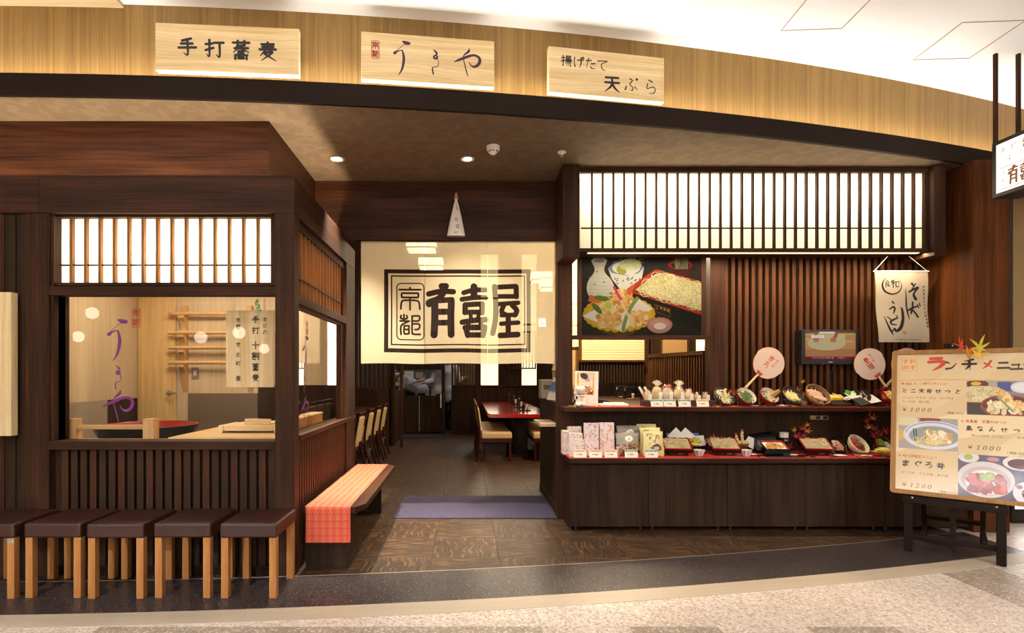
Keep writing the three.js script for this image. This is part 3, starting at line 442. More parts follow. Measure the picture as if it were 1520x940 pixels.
// downlights in the shop ceiling
function downlight(label, x, d, cd, tx, td, ang = 0.62) {
  const t = thing('downlight', label, 'ceiling lamp', [x, 3.08, -d], undefined);
  part(t, 'trim_ring', lathe([[0.036, 0], [0.056, -0.004], [0.058, 0], [0.05, 0.004], [0.036, 0.004], [0.036, 0]], 32), white); part(t, 'lamp', new THREE.CylinderGeometry(0.035, 0.035, 0.002, 24), M({ color: 0xffffff, emissive: 0xfff0d8, emissiveIntensity: 6 }), [0, -0.0005, 0]);
  spot('downlight_beam', WARM, cd, [x, 3.072, -d], [tx, 0, -td], ang, 0.6, 2); return t;
}
downlight('round recessed downlight near the red bulkhead, left of the entrance', X(501, 4.55), 4.55, 44, -0.9, 4.75, 0.55);
downlight('round recessed downlight above the entrance beside the smoke detector', X(694, 4.55), 4.55, 16, 0.0, 4.75, 0.7);
{
  const t = thing('smoke_detector', 'white dome smoke detector with dark slots on brown ceiling', 'smoke detector', [X(732, 4.3), 3.08, -4.3]);
  part(t, 'base', new THREE.CylinderGeometry(0.052, 0.052, 0.016, 32), white, [0, -0.008, 0]); part(t, 'dome', lathe([[0.05, -0.014], [0.05, -0.03], [0.04, -0.044], [0.024, -0.05], [0.022, -0.06], [0, -0.062]], 32), white);
  for (let i = 0; i < 10; i++) part(t, 'slot', box(0.012, 0.006, 0.006), charcoal, [Math.sin(i * 0.628) * 0.041, -0.044, Math.cos(i * 0.628) * 0.041], [0, i * 0.628, 0]);
  const s = thing('sprinkler_head', 'small white sprinkler head in the brown ceiling', 'sprinkler', [X(834, 4.4), 3.08, -4.4]);
  part(s, 'plate', new THREE.CylinderGeometry(0.032, 0.034, 0.008, 24), white, [0, -0.004, 0]); part(s, 'stem', new THREE.CylinderGeometry(0.009, 0.012, 0.026, 12), white, [0, -0.021, 0]); part(s, 'deflector', new THREE.CylinderGeometry(0.017, 0.017, 0.003, 16), steel, [0, -0.036, 0]);
}
// right of the entrance: post, counter shell, side wall, slatted wall
const CX0 = 0.84, CX1 = 4.2;
{
  const p = struct('wall_counter_back', null), dk = 5.0;
  bpart(p, 'post', darkWood, [CX0, 0.975, 0, 3.08, 5.0, 5.12], 'y', 0.003); bpart(p, 'post', redWood, [2.222, 2.35, 1.0, 2.5, 5.0, 5.12], 'y', 0.003);
  bpart(p, 'panel', darkWood2, [0.976, 2.0, 0, 1.0, 5.0, 5.03]); for (const [a, b] of [[2.003, 2.72], [2.723, 3.45], [3.453, CX1]]) bpart(p, 'panel', darkWood2, [a, b, 0, 1.0, 5.0, 5.03]);
  bpart(p, 'backing', blackWood, [2.35, CX1, 1.0, 2.45, 5.11, 5.15]); bpart(p, 'board', redWood, [4.155, CX1, 1.0, 2.45, 5.03, 5.1]);
  const n = 29, s = box(0.033, 1.45, 0.055), s2 = box(0.033, 1.45, 0.055); for (let i = 0; i < n; i++) part(p, 'slat', i & 1 ? s : s2, slatWood, [2.385 + i * 0.0619, 1.725, -5.065]);
  bpart(p, 'bulkhead', blackWood, [0.845, CX1, 2.44, 3.08, 5.0, 5.02]);
  const r = struct('wall_counter_right', null); bpart(r, 'return', wood(0x43240f, 0x74411f, 0.5, { s: 151 }), [CX1, 4.5, 0, 3.079, 4.56, 5.5], 'y', 0.002);
  bstruct('wall_neighbour', plain(0xb89a6c, 0.7), [4.5, 9, 0, 4.0, 5.9, 6.0]); bstruct('trim_neighbour', plain(0x7a5c38, 0.6), [5.42, 5.5, 0, 4.0, 5.7, 5.9]);
}
// ---------------------------------------------------------------- things in front of the booth
{
  const st = thing('stool', 'brown leather stool nearest the corner post of the booth', 'stool', [X(368, 3.2), 0, -3.385], 'brown leather stools in a row before the booth');
  const w = 0.332, l = 0.37; part(st, 'seat', rbox(w, 0.085, l, 0.014, 'x', 4), leather, [0, 0.396, 0]);
  const g = rbox(0.042, 0.354, 0.042, 0.003, 'y'); for (const [sx, sz] of [[-1, 1], [1, 1], [-1, -1], [1, -1]]) { const lg = part(st, 'leg', g, beech, [sx * (w / 2 - 0.026), 0.177, sz * (l / 2 - 0.03)]); part(lg, 'glide', new THREE.CylinderGeometry(0.014, 0.014, 0.004, 12), black, [0, -0.1755, 0]); }
  const L = ['brown leather stool second from the corner post', 'brown leather stool in the middle of the row of five', 'brown leather stool second from the left end of the row', 'brown leather stool with a small label on its leg, at the left end'];
  const xs = [269, 171, 76, -21];
  xs.forEach((px, i) => twin(st, [X(px, 3.2), 0, -3.385 + (i & 1 ? 0.006 : -0.004)], L[i]));
  const last = scene.children[scene.children.length - 1], c = canvas(96, 64, '#d8d2c4'); c.fillStyle = '#333'; c.fillRect(4, 4, 88, 56); c.fillStyle = '#cfc9ba'; for (let i = 0; i < 6; i++) c.fillRect(8 + i * 14, 14, 5 + (i % 3) * 2, 36);
  part(last, 'label_sticker', new THREE.BoxGeometry(0.034, 0.022, 0.001), M({ map: canvasTex(c), roughness: 0.5 }), [0.14, 0.335, 0.185 - 0.0085]);
}
{
  const y1 = 0.418, b = thing('bench', 'dark wood bench along the slatted side of the booth', 'bench', [-0.88, 0, -4.55]);
  const gg = metres(plate(poly([[-0.194, 0.86], [0.145, 0.86], [0.2, 0.76], [0.2, -0.81], [0.145, -0.89], [-0.194, -0.89]].map(([x, z]) => [x, -z])), 0.036, 0.002).rotateX(-Math.PI / 2), 'z');
  part(b, 'seat', gg, darkWood, [0, y1 - 0.037, 0]);
  for (const d of [3.73, 5.2]) bpart(b, 'leg', darkWood2, [-1.074, -0.79, 0, y1 - 0.039, d, d + 0.035]); bpart(b, 'stretcher', darkWood2, [-1.0, -0.965, 0.06, 0.3, 3.766, 5.199], 'z');
  // cloth runner lying on it: a strip that folds over the front edge
  const c = canvas(512, 512, '#e2d3c2'); c.fillStyle = '#c8442c'; c.fillRect(0, 0, 512, 512);
  for (let i = -1; i < 4; i++) for (let j = -1; j < 4; j++) { const x = i * 128 + 64, y = j * 128 + 64; c.strokeStyle = '#d8694a'; c.lineWidth = 5; for (const r of [60, 50]) { c.beginPath(); c.arc(x, y, r, 0, 7); c.stroke(); } c.fillStyle = '#d98a5c'; for (const [a, e] of [[-18, -14], [18, -14], [0, 12], [-16, 26], [16, 26], [0, -30]]) { c.beginPath(); c.ellipse(x + a, y + e, 15, 7, 0, 0, 7); c.fill(); } c.strokeStyle = '#b03a24'; c.lineWidth = 4; c.beginPath(); c.moveTo(x + 64, y - 30); c.lineTo(x + 64, y + 30); c.stroke(); }
  const tx = canvasTex(c); tx.wrapS = tx.wrapT = THREE.RepeatWrapping; tx.repeat.set(1 / 0.19, 1 / 0.19);
  const path = [[0.182, 3.682], [0.3, 3.68], [0.4, 3.68], [0.419, 3.683], [0.4245, 3.7]]; for (let i = 0; i <= 22; i++) path.push([0.4240 + 0.0015 * Math.sin(i * 2.1), 3.72 + i * 0.0775]);
  const x0 = -1.062, x1 = -0.762, pos = [], uv = [], idx = []; let s = 0; path.forEach(([y, d], i) => { if (i) s += Math.hypot(y - path[i - 1][0], d - path[i - 1][1]); for (let k = 0; k <= 6; k++) { const x = lerp(x0, x1, k / 6); pos.push(x + 0.008 * smooth(3.7, 5.4, d) + (k === 0 ? 0.003 * Math.sin(i) : 0), y + (i > 4 ? 0.001 * Math.sin(k * 2 + i) : 0), -d - (i < 4 ? 0.0 : 0)); uv.push(k / 6 * 0.3, s); if (i && k) { const q = i * 7 + k; idx.push(q - 8, q - 7, q - 1, q - 7, q, q - 1); } } });
  const rg = new THREE.BufferGeometry(); rg.setAttribute('position', new THREE.Float32BufferAttribute(pos, 3)); rg.setAttribute('uv', new THREE.Float32BufferAttribute(uv, 2)); rg.setIndex(idx); rg.computeVertexNormals();
  solo('table_runner', 'orange red patterned cloth runner draped over the bench', 'cloth runner', rg, M({ map: tx, roughness: 0.75, side: THREE.DoubleSide }));
}
{
  const g = rbox(1.49, 0.009, 0.92, 0.004, 'x'), p = dataTex(256, 256, (u, v) => { const a = vnoise(u * 128, v * 128, 128, 128, 500), b = vnoise(u * 20, v * 20, 20, 20, 501); return mix3([32, 29, 44], [82, 76, 104], a * 0.8 + b * 0.25); }, true, 0.4, 0.4);
  solo('door_mat', 'purple grey rectangular mat on the floor at the entrance', 'mat', g, M({ map: p, roughness: 0.95, bumpMap: p, bumpScale: 0.002 }), [0.094, 0.0045, -5.46]);
}
solo('wall_board', 'plain pale wood board at the left edge before the dark slats', 'board', rbox(0.42, 0.915, 0.055, 0.004, 'y'), paleWood, [X(15, 3.5) - 0.21, 1.37, -3.535]);
// paper charm on the beam
{
  const t = thing('paper_charm', 'white pointed paper charm bag hanging on the red beam', 'charm', [X(677, 5.0), Y(350, 5.0), -5.02]);
  const pts = [[0.082, 0], [0.08, 0.02], [0.05, 0.17], [0.024, 0.28], [0.011, 0.325], [0.013, 0.345], [0.0, 0.35]]; const g = lathe(pts, 24); g.scale(1, 1, 0.42); const c = canvas(256, 512, '#e6dfd2'); for (const x of [0.5]) '一人日白川又日'.split('').forEach((k, i) => glyph(c, k, 256 * x - 12 + (i % 2) * 8, 150 + i * 38 + (i > 3 ? 40 : 0), 24, '#3a3430', 0.9));
  part(t, 'bag', g, M({ map: canvasTex(c), roughness: 0.8 }), [0, 0, 0], [0, Math.PI, 0]); part(t, 'base', new THREE.CylinderGeometry(0.078, 0.078, 0.006, 24).scale(1, 1, 0.42), plain(0x6a6258, 0.9), [0, -0.002, 0]);
  part(t, 'straw_tuft', merge([...Array(9)].map((_, i) => new THREE.CylinderGeometry(0.004, 0.003, 0.06, 6).rotateZ((i - 4) * 0.06).translate((i - 4) * 0.003, 0.365, (i % 3 - 1) * 0.004))), plain(0xb08a50, 0.9));
}
// noren: three linen widths with a resist-dyed crest, hung from a rod
{
  const d = 5.1, x0 = X(536, d), x1 = X(824, d), y0 = Y(540, d), y1 = Y(358, d), W = x1 - x0, H = y1 - y0, c = canvas(1624, 1024), k = 1624 / 1565;     // 1565 units of the cloth's field across
  const lin = rgb(0xd9cba6); c.fillStyle = '#ddd0ac'; c.fillRect(0, 0, 1624, 1024);
  for (let i = 0; i < 1500; i++) { c.fillStyle = rnd() < 0.5 ? 'rgba(255,246,214,0.16)' : 'rgba(150,120,70,0.10)'; c.fillRect(rnd(1624), rnd(1024), 30 + rnd(160), 1); } for (let i = 0; i < 700; i++) { c.fillStyle = 'rgba(120,95,55,0.05)'; c.fillRect(rnd(1624), rnd(1024), 1, 30 + rnd(80)); }
  const dye = '#33241f', fx = (x) => (x + 22) * k, fy = (y) => (y + 119) * k, F2 = (a, b, e, f, lw) => { c.strokeStyle = dye; c.lineWidth = lw * k; c.strokeRect(fx(a), fy(b), (e - a) * k, (f - b) * k); };
  F2(181, 126, 1329, 763, 33); F2(224, 163, 1296, 716, 11); seal(c, fx(266), fy(222), 219 * k, 453 * k, dye, 9); thick(c, fx(165), fy(110), k, dye);
  const tex = canvasTex(c), alpha = canvas(812, 512, '#e3e3e3'); alpha.drawImage(c.canvas, 0, 0, 812, 512);
  const cloth = MP({ map: tex, roughness: 1, transmission: 0.5, thickness: 0, transparent: true, opacity: 0.84, side: THREE.DoubleSide, specularIntensity: 0.1 });
  const t = thing('noren_curtain', 'cream linen split curtain with the dark framed crest, hanging in the entrance', 'noren curtain', [(x0 + x1) / 2, y0, -d]);
  const cuts = [0, (631 - 536) / 288, (724 - 536) / 288, 1];
  for (let q = 0; q < 3; q++) {
    const a = cuts[q], b = cuts[q + 1] - (q < 2 ? 0.0012 : 0), nx = 30, ny = 26, pos = [], uv = [], idx = [];
    for (let j = 0; j <= ny; j++) for (let i = 0; i <= nx; i++) { const u = lerp(a, b, i / nx), v = j / ny, hang = (1 - v); pos.push((u - 0.5) * W, v * H + (1 - v) * 0.004 * Math.sin(u * 14 + q), hang * (0.01 * Math.sin(u * 21 + q * 2) + (q === 1 ? -0.012 : 0.004)) + 0.004 * Math.sin(v * 9 + u * 6)); uv.push(u, v); if (i && j) { const e = j * (nx + 1) + i; idx.push(e - nx - 2, e - nx - 1, e - 1, e - nx - 1, e, e - 1); } }
    const g = new THREE.BufferGeometry(); g.setAttribute('position', new THREE.Float32BufferAttribute(pos, 3)); g.setAttribute('uv', new THREE.Float32BufferAttribute(uv, 2)); g.setIndex(idx); g.computeVertexNormals();
    part(t, 'cloth_panel', g, cloth);
  }
  part(t, 'rod', new THREE.CylinderGeometry(0.011, 0.011, W + 0.09, 16).rotateZ(Math.PI / 2), darkWood, [0, H + 0.002, -0.012]);
}
// ---------------------------------------------------------------- display counter
const H1 = 0.615, H2 = 1.02, dC = 4.607;
{
  const xs = [0.886, 1.532, 2.19, 2.84, 3.5, CX1], names = ['leftmost dark wood base cabinet below the display shelves', 'second dark base cabinet from the entrance', 'middle dark base cabinet below the noodle samples', 'fourth dark base cabinet from the entrance, beside the menu easel', 'last dark base cabinet against the right wall, behind the easel'];
  for (let i = 0; i < 5; i++) {
    const a = xs[i] + 0.0015, b = xs[i + 1] - 0.0015, t = thing('base_cabinet', names[i], 'cabinet', [(a + b) / 2, 0, -4.8], 'base cabinets of the display counter');
    bpart(t, 'carcass', blackWood, [a + 0.004, b - 0.004, 0.035, H1 - 0.055, dC + 0.02, 4.995]); bpart(t, 'front_panel', darkWood2, [a, b, 0.035, H1 - 0.062, dC, dC + 0.019], 'y', 0.002);
    if (!i) bpart(t, 'side_panel', darkWood2, [a - 0.0005, a + 0.003, 0.004, H1 - 0.045, dC + 0.02, 4.995]);
    for (const x of [a + 0.05, b - 0.05]) part(t, 'foot', new THREE.CylinderGeometry(0.014, 0.018, 0.036, 12), black, [x - (a + b) / 2, 0.018, 0.13]);
  }
  const bx = 0.858;
  solo('display_shelf', 'long dark wood lower display shelf with mitred left end', 'shelf', (() => { const [g, p] = block(bx, CX1 - 0.002, H1 - 0.04, H1, 4.53, 4.998, 'x', 0.003); return g.translate(...p); })(), darkWood);
  solo('display_shelf', 'long dark wood upper display shelf below the fans and television', 'shelf', (() => { const [g, p] = block(bx, CX1 - 0.002, H2 - 0.036, H2, 4.79, 4.999, 'x', 0.003); return g.translate(...p); })(), darkWood);
  bstruct('trim_counter_ledge', darkWood, [0.977, 2.22, H2 - 0.03, H2 - 0.001, 4.999, 5.5], 'x');
  const red = M({ color: 0xb0291e, roughness: 0.85, bumpMap: dataTex(128, 128, (u, v) => [255 * vnoise(u * 60, v * 60, 60, 60, 66)], false, 0.1, 0.1), bumpScale: 0.0006 });
  solo('shelf_cloth', 'red felt cloth lying along the lower display shelf', 'cloth', (() => { const [g, p] = block(bx + 0.004, CX1 - 0.06, H1 + 0.0002, H1 + 0.003, 4.532, 4.99); return g.translate(...p); })(), red);
  solo('shelf_cloth', 'red felt cloth lying along the upper display shelf', 'cloth', (() => { const [g, p] = block(1.03, CX1 - 0.03, H2 + 0.0002, H2 + 0.003, 4.792, 4.99); return g.translate(...p); })(), red);
}
// lit shoji box above the counter
{
  const dp = 4.76, x0 = X(862, dp), x1 = X(1385, dp), y0 = Y(370, dp), y1 = Y(258, dp), t = thing('shoji_light_box', 'long lit paper screen box with thin wooden bars above the display counter', 'light box', [(x0 + x1) / 2, y0, -4.88]);
  bpart(t, 'top_rail', darkWood, [x0 - 0.03, x1 + 0.03, y1, 3.072, 4.72, 4.78], 'x', 0.002); bpart(t, 'bottom_rail', darkWood, [x0 - 0.03, x1 + 0.03, y0 - 0.032, y0, 4.72, 4.78], 'x', 0.002);
  bpart(t, 'stile', darkWood, [X(835, 4.66), X(860.5, 4.66), Y(381, 4.66), 3.074, 4.66, 4.995], 'y', 0.003); bpart(t, 'stile', darkWood, [X(1387, 4.66), X(1404, 4.66), Y(379, 4.66), 3.074, 4.66, 4.995], 'y', 0.003);
  bpart(t, 'back', boxWhite, [x0 - 0.02, x1 + 0.02, y0 - 0.02, 3.07, 4.975, 4.994]); bpart(t, 'bottom_board', darkWood, [x0 - 0.03, x1 + 0.02, y0 - 0.03, y0 - 0.012, 4.781, 4.974], 'x'); bpart(t, 'top_board', boxWhite, [x0 - 0.02, x1 + 0.02, y1 + 0.02, 3.07, 4.781, 4.974], 'x');
  shojiBars(t, x0, x1, y0, y1, dp, 33, Y(339.5, dp), 0.0125, 0.032, darkWood, shojiPaper);
  for (let i = 0; i < 2; i++) area('shoji_lamp', WARM, 9, 1.48, 0.2, [lerp(x0, x1, 0.25 + i * 0.5), y1 - 0.14, -4.965], [lerp(x0, x1, 0.25 + i * 0.5), y1 - 0.14, 0]);
  for (let i = 0; i < 3; i++) { const x = lerp(x0, x1, (i + 0.5) / 3); area('shoji_light', PAPER, 0.35, (x1 - x0) / 3, y1 - y0, [x, (y0 + y1) / 2, -4.70], [x, (y0 + y1) / 2, 0]); area('counter_light', WARMER, 68, 0.9, 0.03, [x + 0.1, y0 - 0.04, -4.76], [x + 0.1, 0, -4.78]); }
  solo('light_strip', 'thin warm light strip below the paper screen box', 'light strip', (() => { const [g, p] = block(x0 + 0.06, x1 - 0.13, y0 - 0.037, y0 - 0.0325, 4.745, 4.775, 'x'); return g.translate(...p); })(), M({ color: 0xffe0b0, emissive: 0xffcf90, emissiveIntensity: 1.5 }));
}
// food picture in its frame
{
  const d = 5.0, x0 = X(858, d), x1 = X(1048, d), y0 = Y(504, d), y1 = Y(374, d), t = thing('framed_picture', 'large framed food picture of tempura and cold noodles hanging beside the slats', 'picture', [(x0 + x1) / 2, y0, -d]);
  const px0 = X(863.5, d), px1 = X(1041, d), py0 = Y(498, d), py1 = Y(381, d);
  bpart(t, 'frame', darkWood, [0.977, 2.221, y0, py0, d - 0.01, d + 0.05], 'x'); bpart(t, 'frame', darkWood, [x0, x1, py1, y1 + 0.02, d - 0.004, d + 0.05], 'x'); bpart(t, 'frame', darkWood, [x0, px0, py0, py1, d - 0.004, d + 0.05]); bpart(t, 'frame', darkWood, [px1, x1, py0, py1, d - 0.004, d + 0.05]); bpart(t, 'backing', black, [px0, px1, py0, py1, d + 0.02, d + 0.04]);
  const c = canvas(1240, 816, '#231f14'), E = (x, y, a, b, f, r = 0) => { c.fillStyle = f; c.beginPath(); c.ellipse(x, y, a, b, r, 0, 7); c.fill(); }, P = (pts, f) => { c.fillStyle = f; c.beginPath(); pts.forEach(([x, y], i) => (i ? c.lineTo(x, y) : c.moveTo(x, y))); c.closePath(); c.fill(); };
  const ox = -160, oy = -75, k = 1240 / 1185; c.save(); c.scale(k, 816 / 782); c.translate(ox, oy);
  // flask
  c.fillStyle = '#cfd0c0'; c.beginPath(); c.moveTo(262, 140); c.bezierCurveTo(300, 200, 300, 220, 240, 290); c.bezierCurveTo(200, 350, 200, 420, 235, 470); c.lineTo(470, 470); c.bezierCurveTo(500, 400, 480, 330, 420, 270); c.bezierCurveTo(370, 220, 375, 190, 405, 140); c.closePath(); c.fill(); E(333, 118, 78, 34, '#e6e8de'); E(333, 118, 52, 22, '#a9aca0');
  c.strokeStyle = '#b4b6a6'; c.lineWidth = 4; for (let i = 0; i < 6; i++) { c.beginPath(); c.ellipse(345, 270 + i * 38, 118, 22, 0, 0.3, 2.8); c.stroke(); } for (const [x, y] of [[310, 225], [290, 350], [380, 330], [440, 440]]) E(x, y, 8, 7, '#4a4c6a');
  // patterned bowl
  P([[420, 190], [490, 120], [700, 118], [778, 180], [755, 290], [640, 395], [540, 400], [460, 300]], '#d9dbd0'); P([[420, 190], [490, 120], [700, 118], [778, 180], [720, 240], [590, 262], [460, 238]], '#7580b4'); E(600, 188, 140, 66, '#e4e6da'); E(560, 205, 55, 48, '#a4ac3c'); E(640, 155, 110, 60, '#ccd79c'); E(645, 215, 46, 42, '#e2e6d4'); for (let i = 0; i < 60; i++) { c.strokeStyle = ['#e9efcf', '#b9c983', '#dbe3b5'][i % 3]; c.lineWidth = 3; const x = 540 + rnd(200), y = 95 + rnd(110); c.beginPath(); c.moveTo(x, y); c.quadraticCurveTo(x + rnd(-30, 30), y - 20, x + rnd(-50, 50), y + rnd(-14, 14)); c.stroke(); } for (let i = 0; i < 16; i++) E(rnd(480, 740), rnd(280, 350), 12, 5, '#3e4770', rnd(3));
  // red bowl, box of noodles
  E(1135, 180, 124, 100, '#4a0f0a'); E(1135, 155, 122, 46, '#a32314'); E(1140, 165, 96, 34, '#3a1a10'); for (let i = 0; i < 50; i++) { c.strokeStyle = i % 2 ? '#5f6a3a' : '#a2a378'; c.lineWidth = 5; const x = rnd(1085, 1215); c.beginPath(); c.moveTo(x, 200); c.lineTo(x + rnd(-24, 24), 70 + rnd(70)); c.stroke(); } P([[1250, 140], [1345, 90], [1345, 235]], '#3a2416');
  P([[600, 400], [900, 200], [1345, 330], [1345, 655], [1330, 805], [690, 560]], '#15100a'); P([[600, 400], [895, 198], [1345, 322], [1345, 655], [670, 440]], '#b23018'); P([[690, 400], [900, 226], [1345, 345], [1345, 620], [700, 425]], '#1b150d'); P([[690, 405], [890, 246], [1000, 236], [1345, 350], [1345, 612], [760, 440]], '#cfc98e');
  for (let i = 0; i < 420; i++) { const u = rnd(), v = rnd(), x = lerp(lerp(700, 905, v), 1345, u), y = lerp(lerp(412, 250, v), lerp(600, 355, v), u); c.strokeStyle = ['#e3dea8', '#b6ae70', '#d8d198', '#f0ebbc'][i % 4]; c.lineWidth = 5; c.beginPath(); c.arc(x, y, 14 + rnd(34), rnd(6), rnd(6) + 1.6); c.stroke(); }
  P([[880, 545], [1040, 598], [1040, 682], [880, 625]], '#6a4a16'); P([[888, 556], [1032, 604], [1032, 672], [888, 618]], '#241a08'); c.save(); c.transform(1, 0.33, 0, 1, 0, 0); '有喜屋'.split('').forEach((g, i) => glyph(c, g, 930 + i * 35, 258, 32, '#b58a3a', 1)); glyph(c, '京', 898, 262, 16, '#b58a3a', 1); glyph(c, '都', 898, 284, 16, '#b58a3a', 1); c.restore();
  // yellow dish with tempura
  E(530, 800, 180, 60, '#59430c'); for (let i = 0; i < 26; i++) { const a = i / 26 * 6.283; E(530 + Math.cos(a) * 320, 645 + Math.sin(a) * 150, 40, 34, '#cdaa1c'); } E(530, 645, 322, 156, '#d9b62a'); E(530, 636, 280, 128, '#c29e1a'); P([[165, 665], [330, 580], [560, 640], [480, 760], [360, 745]], '#ece6de'); P([[560, 640], [720, 490], [862, 590], [720, 690], [560, 820], [470, 790]], '#e9e2d6');
  const T = (x, y, n, sx, sy) => { for (let i = 0; i < n; i++) E(x + rnd(-sx, sx), y + rnd(-sy, sy), 10 + rnd(22), 10 + rnd(20), ['#d9aa5c', '#e8c584', '#c88e40', '#efd79e', '#dfb66c'][i % 5]); };
  T(430, 660, 150, 110, 120); T(560, 480, 110, 90, 70); T(730, 690, 90, 75, 60); T(480, 560, 80, 70, 60); P([[640, 470], [690, 350], [650, 360], [600, 420]], '#c9602a'); P([[220, 520], [240, 452], [380, 500], [330, 535]], '#c46a2c'); E(360, 490, 76, 26, '#5c7a28', 0.2); E(310, 590, 70, 26, '#567326', 0.8); E(425, 560, 44, 50, '#dbe09a'); E(425, 560, 34, 40, '#b9c85a');
  c.lineCap = 'round'; c.strokeStyle = '#7c9a58'; c.lineWidth = 36; c.beginPath(); c.moveTo(710, 490); c.quadraticCurveTo(600, 620, 570, 800); c.stroke(); c.strokeStyle = '#e9cf9e'; c.lineWidth = 24; c.beginPath(); c.moveTo(520, 460); c.lineTo(675, 765); c.stroke(); c.strokeStyle = '#cc2f5e'; c.beginPath(); c.moveTo(480, 380); c.lineTo(545, 500); c.stroke();
  for (let i = 0; i < 16; i++) { const a = i / 16 * 6.283; E(930 + Math.cos(a) * 106, 750 + Math.sin(a) * 56, 24, 20, '#b98076'); } E(930, 760, 118, 76, '#c18c80'); E(930, 742, 96, 46, '#cf9c8e'); E(935, 765, 60, 34, '#e8e2dc'); c.restore();
  part(t, 'print', new THREE.BoxGeometry(px1 - px0, py1 - py0, 0.012), [black, black, black, black, MP({ map: canvasTex(c), color: 0x9c9c9c, roughness: 0.55, specularIntensity: 0.2 }), black], [(px0 + px1) / 2 - t.position.x, (py0 + py1) / 2 - y0, -0.005]);
}
// television on the slats
{
  const d = 4.96, x0 = X(1190.5, d), x1 = X(1275, d), y0 = Y(541, d), y1 = Y(489.5, d), w = x1 - x0, h = y1 - y0, t = thing('television', 'small black television showing dough being rolled, on the slatted wall', 'television', [(x0 + x1) / 2, y0, -d]);
  part(t, 'casing', rbox(w, h, 0.045, 0.006), charcoal, [0, h / 2, -0.024]); part(t, 'bracket', box(0.1, 0.1, 0.06), black, [0, h / 2, -0.06]);
  const c = canvas(512, 288, '#b98a5c'); c.fillStyle = '#a8784c'; c.fillRect(0, 180, 512, 80); c.fillStyle = '#bcb388'; c.beginPath(); c.ellipse(216, 118, 196, 76, 0, 0, 7); c.fill(); c.fillStyle = '#bcb388'; c.fillRect(60, 20, 345, 100); c.fillStyle = '#b08a5e'; c.fillRect(0, 0, 60, 80); c.fillRect(405, 0, 107, 80); c.fillStyle = '#7c5a44'; c.fillRect(0, 0, 512, 16); c.fillStyle = '#dcdcec'; c.fillRect(140, 0, 160, 18); c.strokeStyle = '#d2b054'; c.lineCap = 'round'; c.lineWidth = 12; c.beginPath(); c.moveTo(4, 74); c.lineTo(486, 104); c.stroke(); c.lineWidth = 9; c.beginPath(); c.moveTo(4, 30); c.lineTo(486, 24); c.stroke();
  c.strokeStyle = '#a05a48'; c.lineWidth = 34; c.beginPath(); c.moveTo(330, 0); c.lineTo(300, 60); c.stroke(); c.beginPath(); c.moveTo(100, 0); c.lineTo(112, 60); c.stroke(); c.fillStyle = '#b4705c'; for (const x of [110, 284]) { c.beginPath(); c.ellipse(x, 82, 32, 22, 0, 0, 7); c.fill(); for (let i = 0; i < 4; i++) { c.beginPath(); c.ellipse(x - 20 + i * 13, 100, 7, 10, 0.3, 0, 7); c.fill(); } }
  c.fillStyle = '#e4e4f0'; c.fillRect(60, 36, 132, 28); '手打そばの'.split('').forEach((g, i) => glyph(c, g, 72 + i * 22, 41, 18, '#9aa0b4', 0.8)); c.fillStyle = '#7c1420'; c.fillRect(0, 258, 512, 30); '手打そばは京都の香り人気の一品'.split('').forEach((g, i) => glyph(c, g, 70 + i * 25, 262, 20, '#b9a6d4', 0.9)); const tx = canvasTex(c);
  part(t, 'screen', new THREE.PlaneGeometry(w * 0.885, h * 0.8), M({ map: tx, color: 0x888888, roughness: 0.2, emissive: 0xffffff, emissiveMap: tx, emissiveIntensity: 0.2 }), [0, h * 0.54, 0.0002]);
  part(t, 'emblem', box(0.036, 0.007, 0.002), plain(0x8a8a8a, 0.4), [0, h * 0.062, 0]); part(t, 'indicator', box(0.008, 0.005, 0.004), plain(0xddd6c8, 0.4), [-0.05, -0.002, -0.02]);
  area('television_light', 0xe8d8c4, 0.3, w * 0.88, h * 0.8, [t.position.x, y0 + h * 0.54, -d + 0.01], [t.position.x, y0 + h * 0.54, 0]);
  solo('power_cable', 'black power cable hanging below the television', 'cable', tube([[0.06 + t.position.x, y0, -5.0], [0.04 + t.position.x, y0 - 0.1, -5.02], [0.045 + t.position.x, y0 - 0.24, -5.015], [0.02 + t.position.x, H2 + 0.005, -4.985]], 0.006, 20, 8), black);
  solo('wall_bracket_plate', 'dark wood plate beside the television with a loop of cable', 'plate', (() => { const [g, p] = block(X(1183, 5), X(1192, 5), Y(540, 5), Y(492, 5), 5.0, 5.03); return merge([g.translate(...p), new THREE.TorusGeometry(0.055, 0.005, 8, 24, 3.4).rotateZ(1.45).translate(X(1190, 5), Y(521, 5), -4.995)]); })(), blackWood);
}
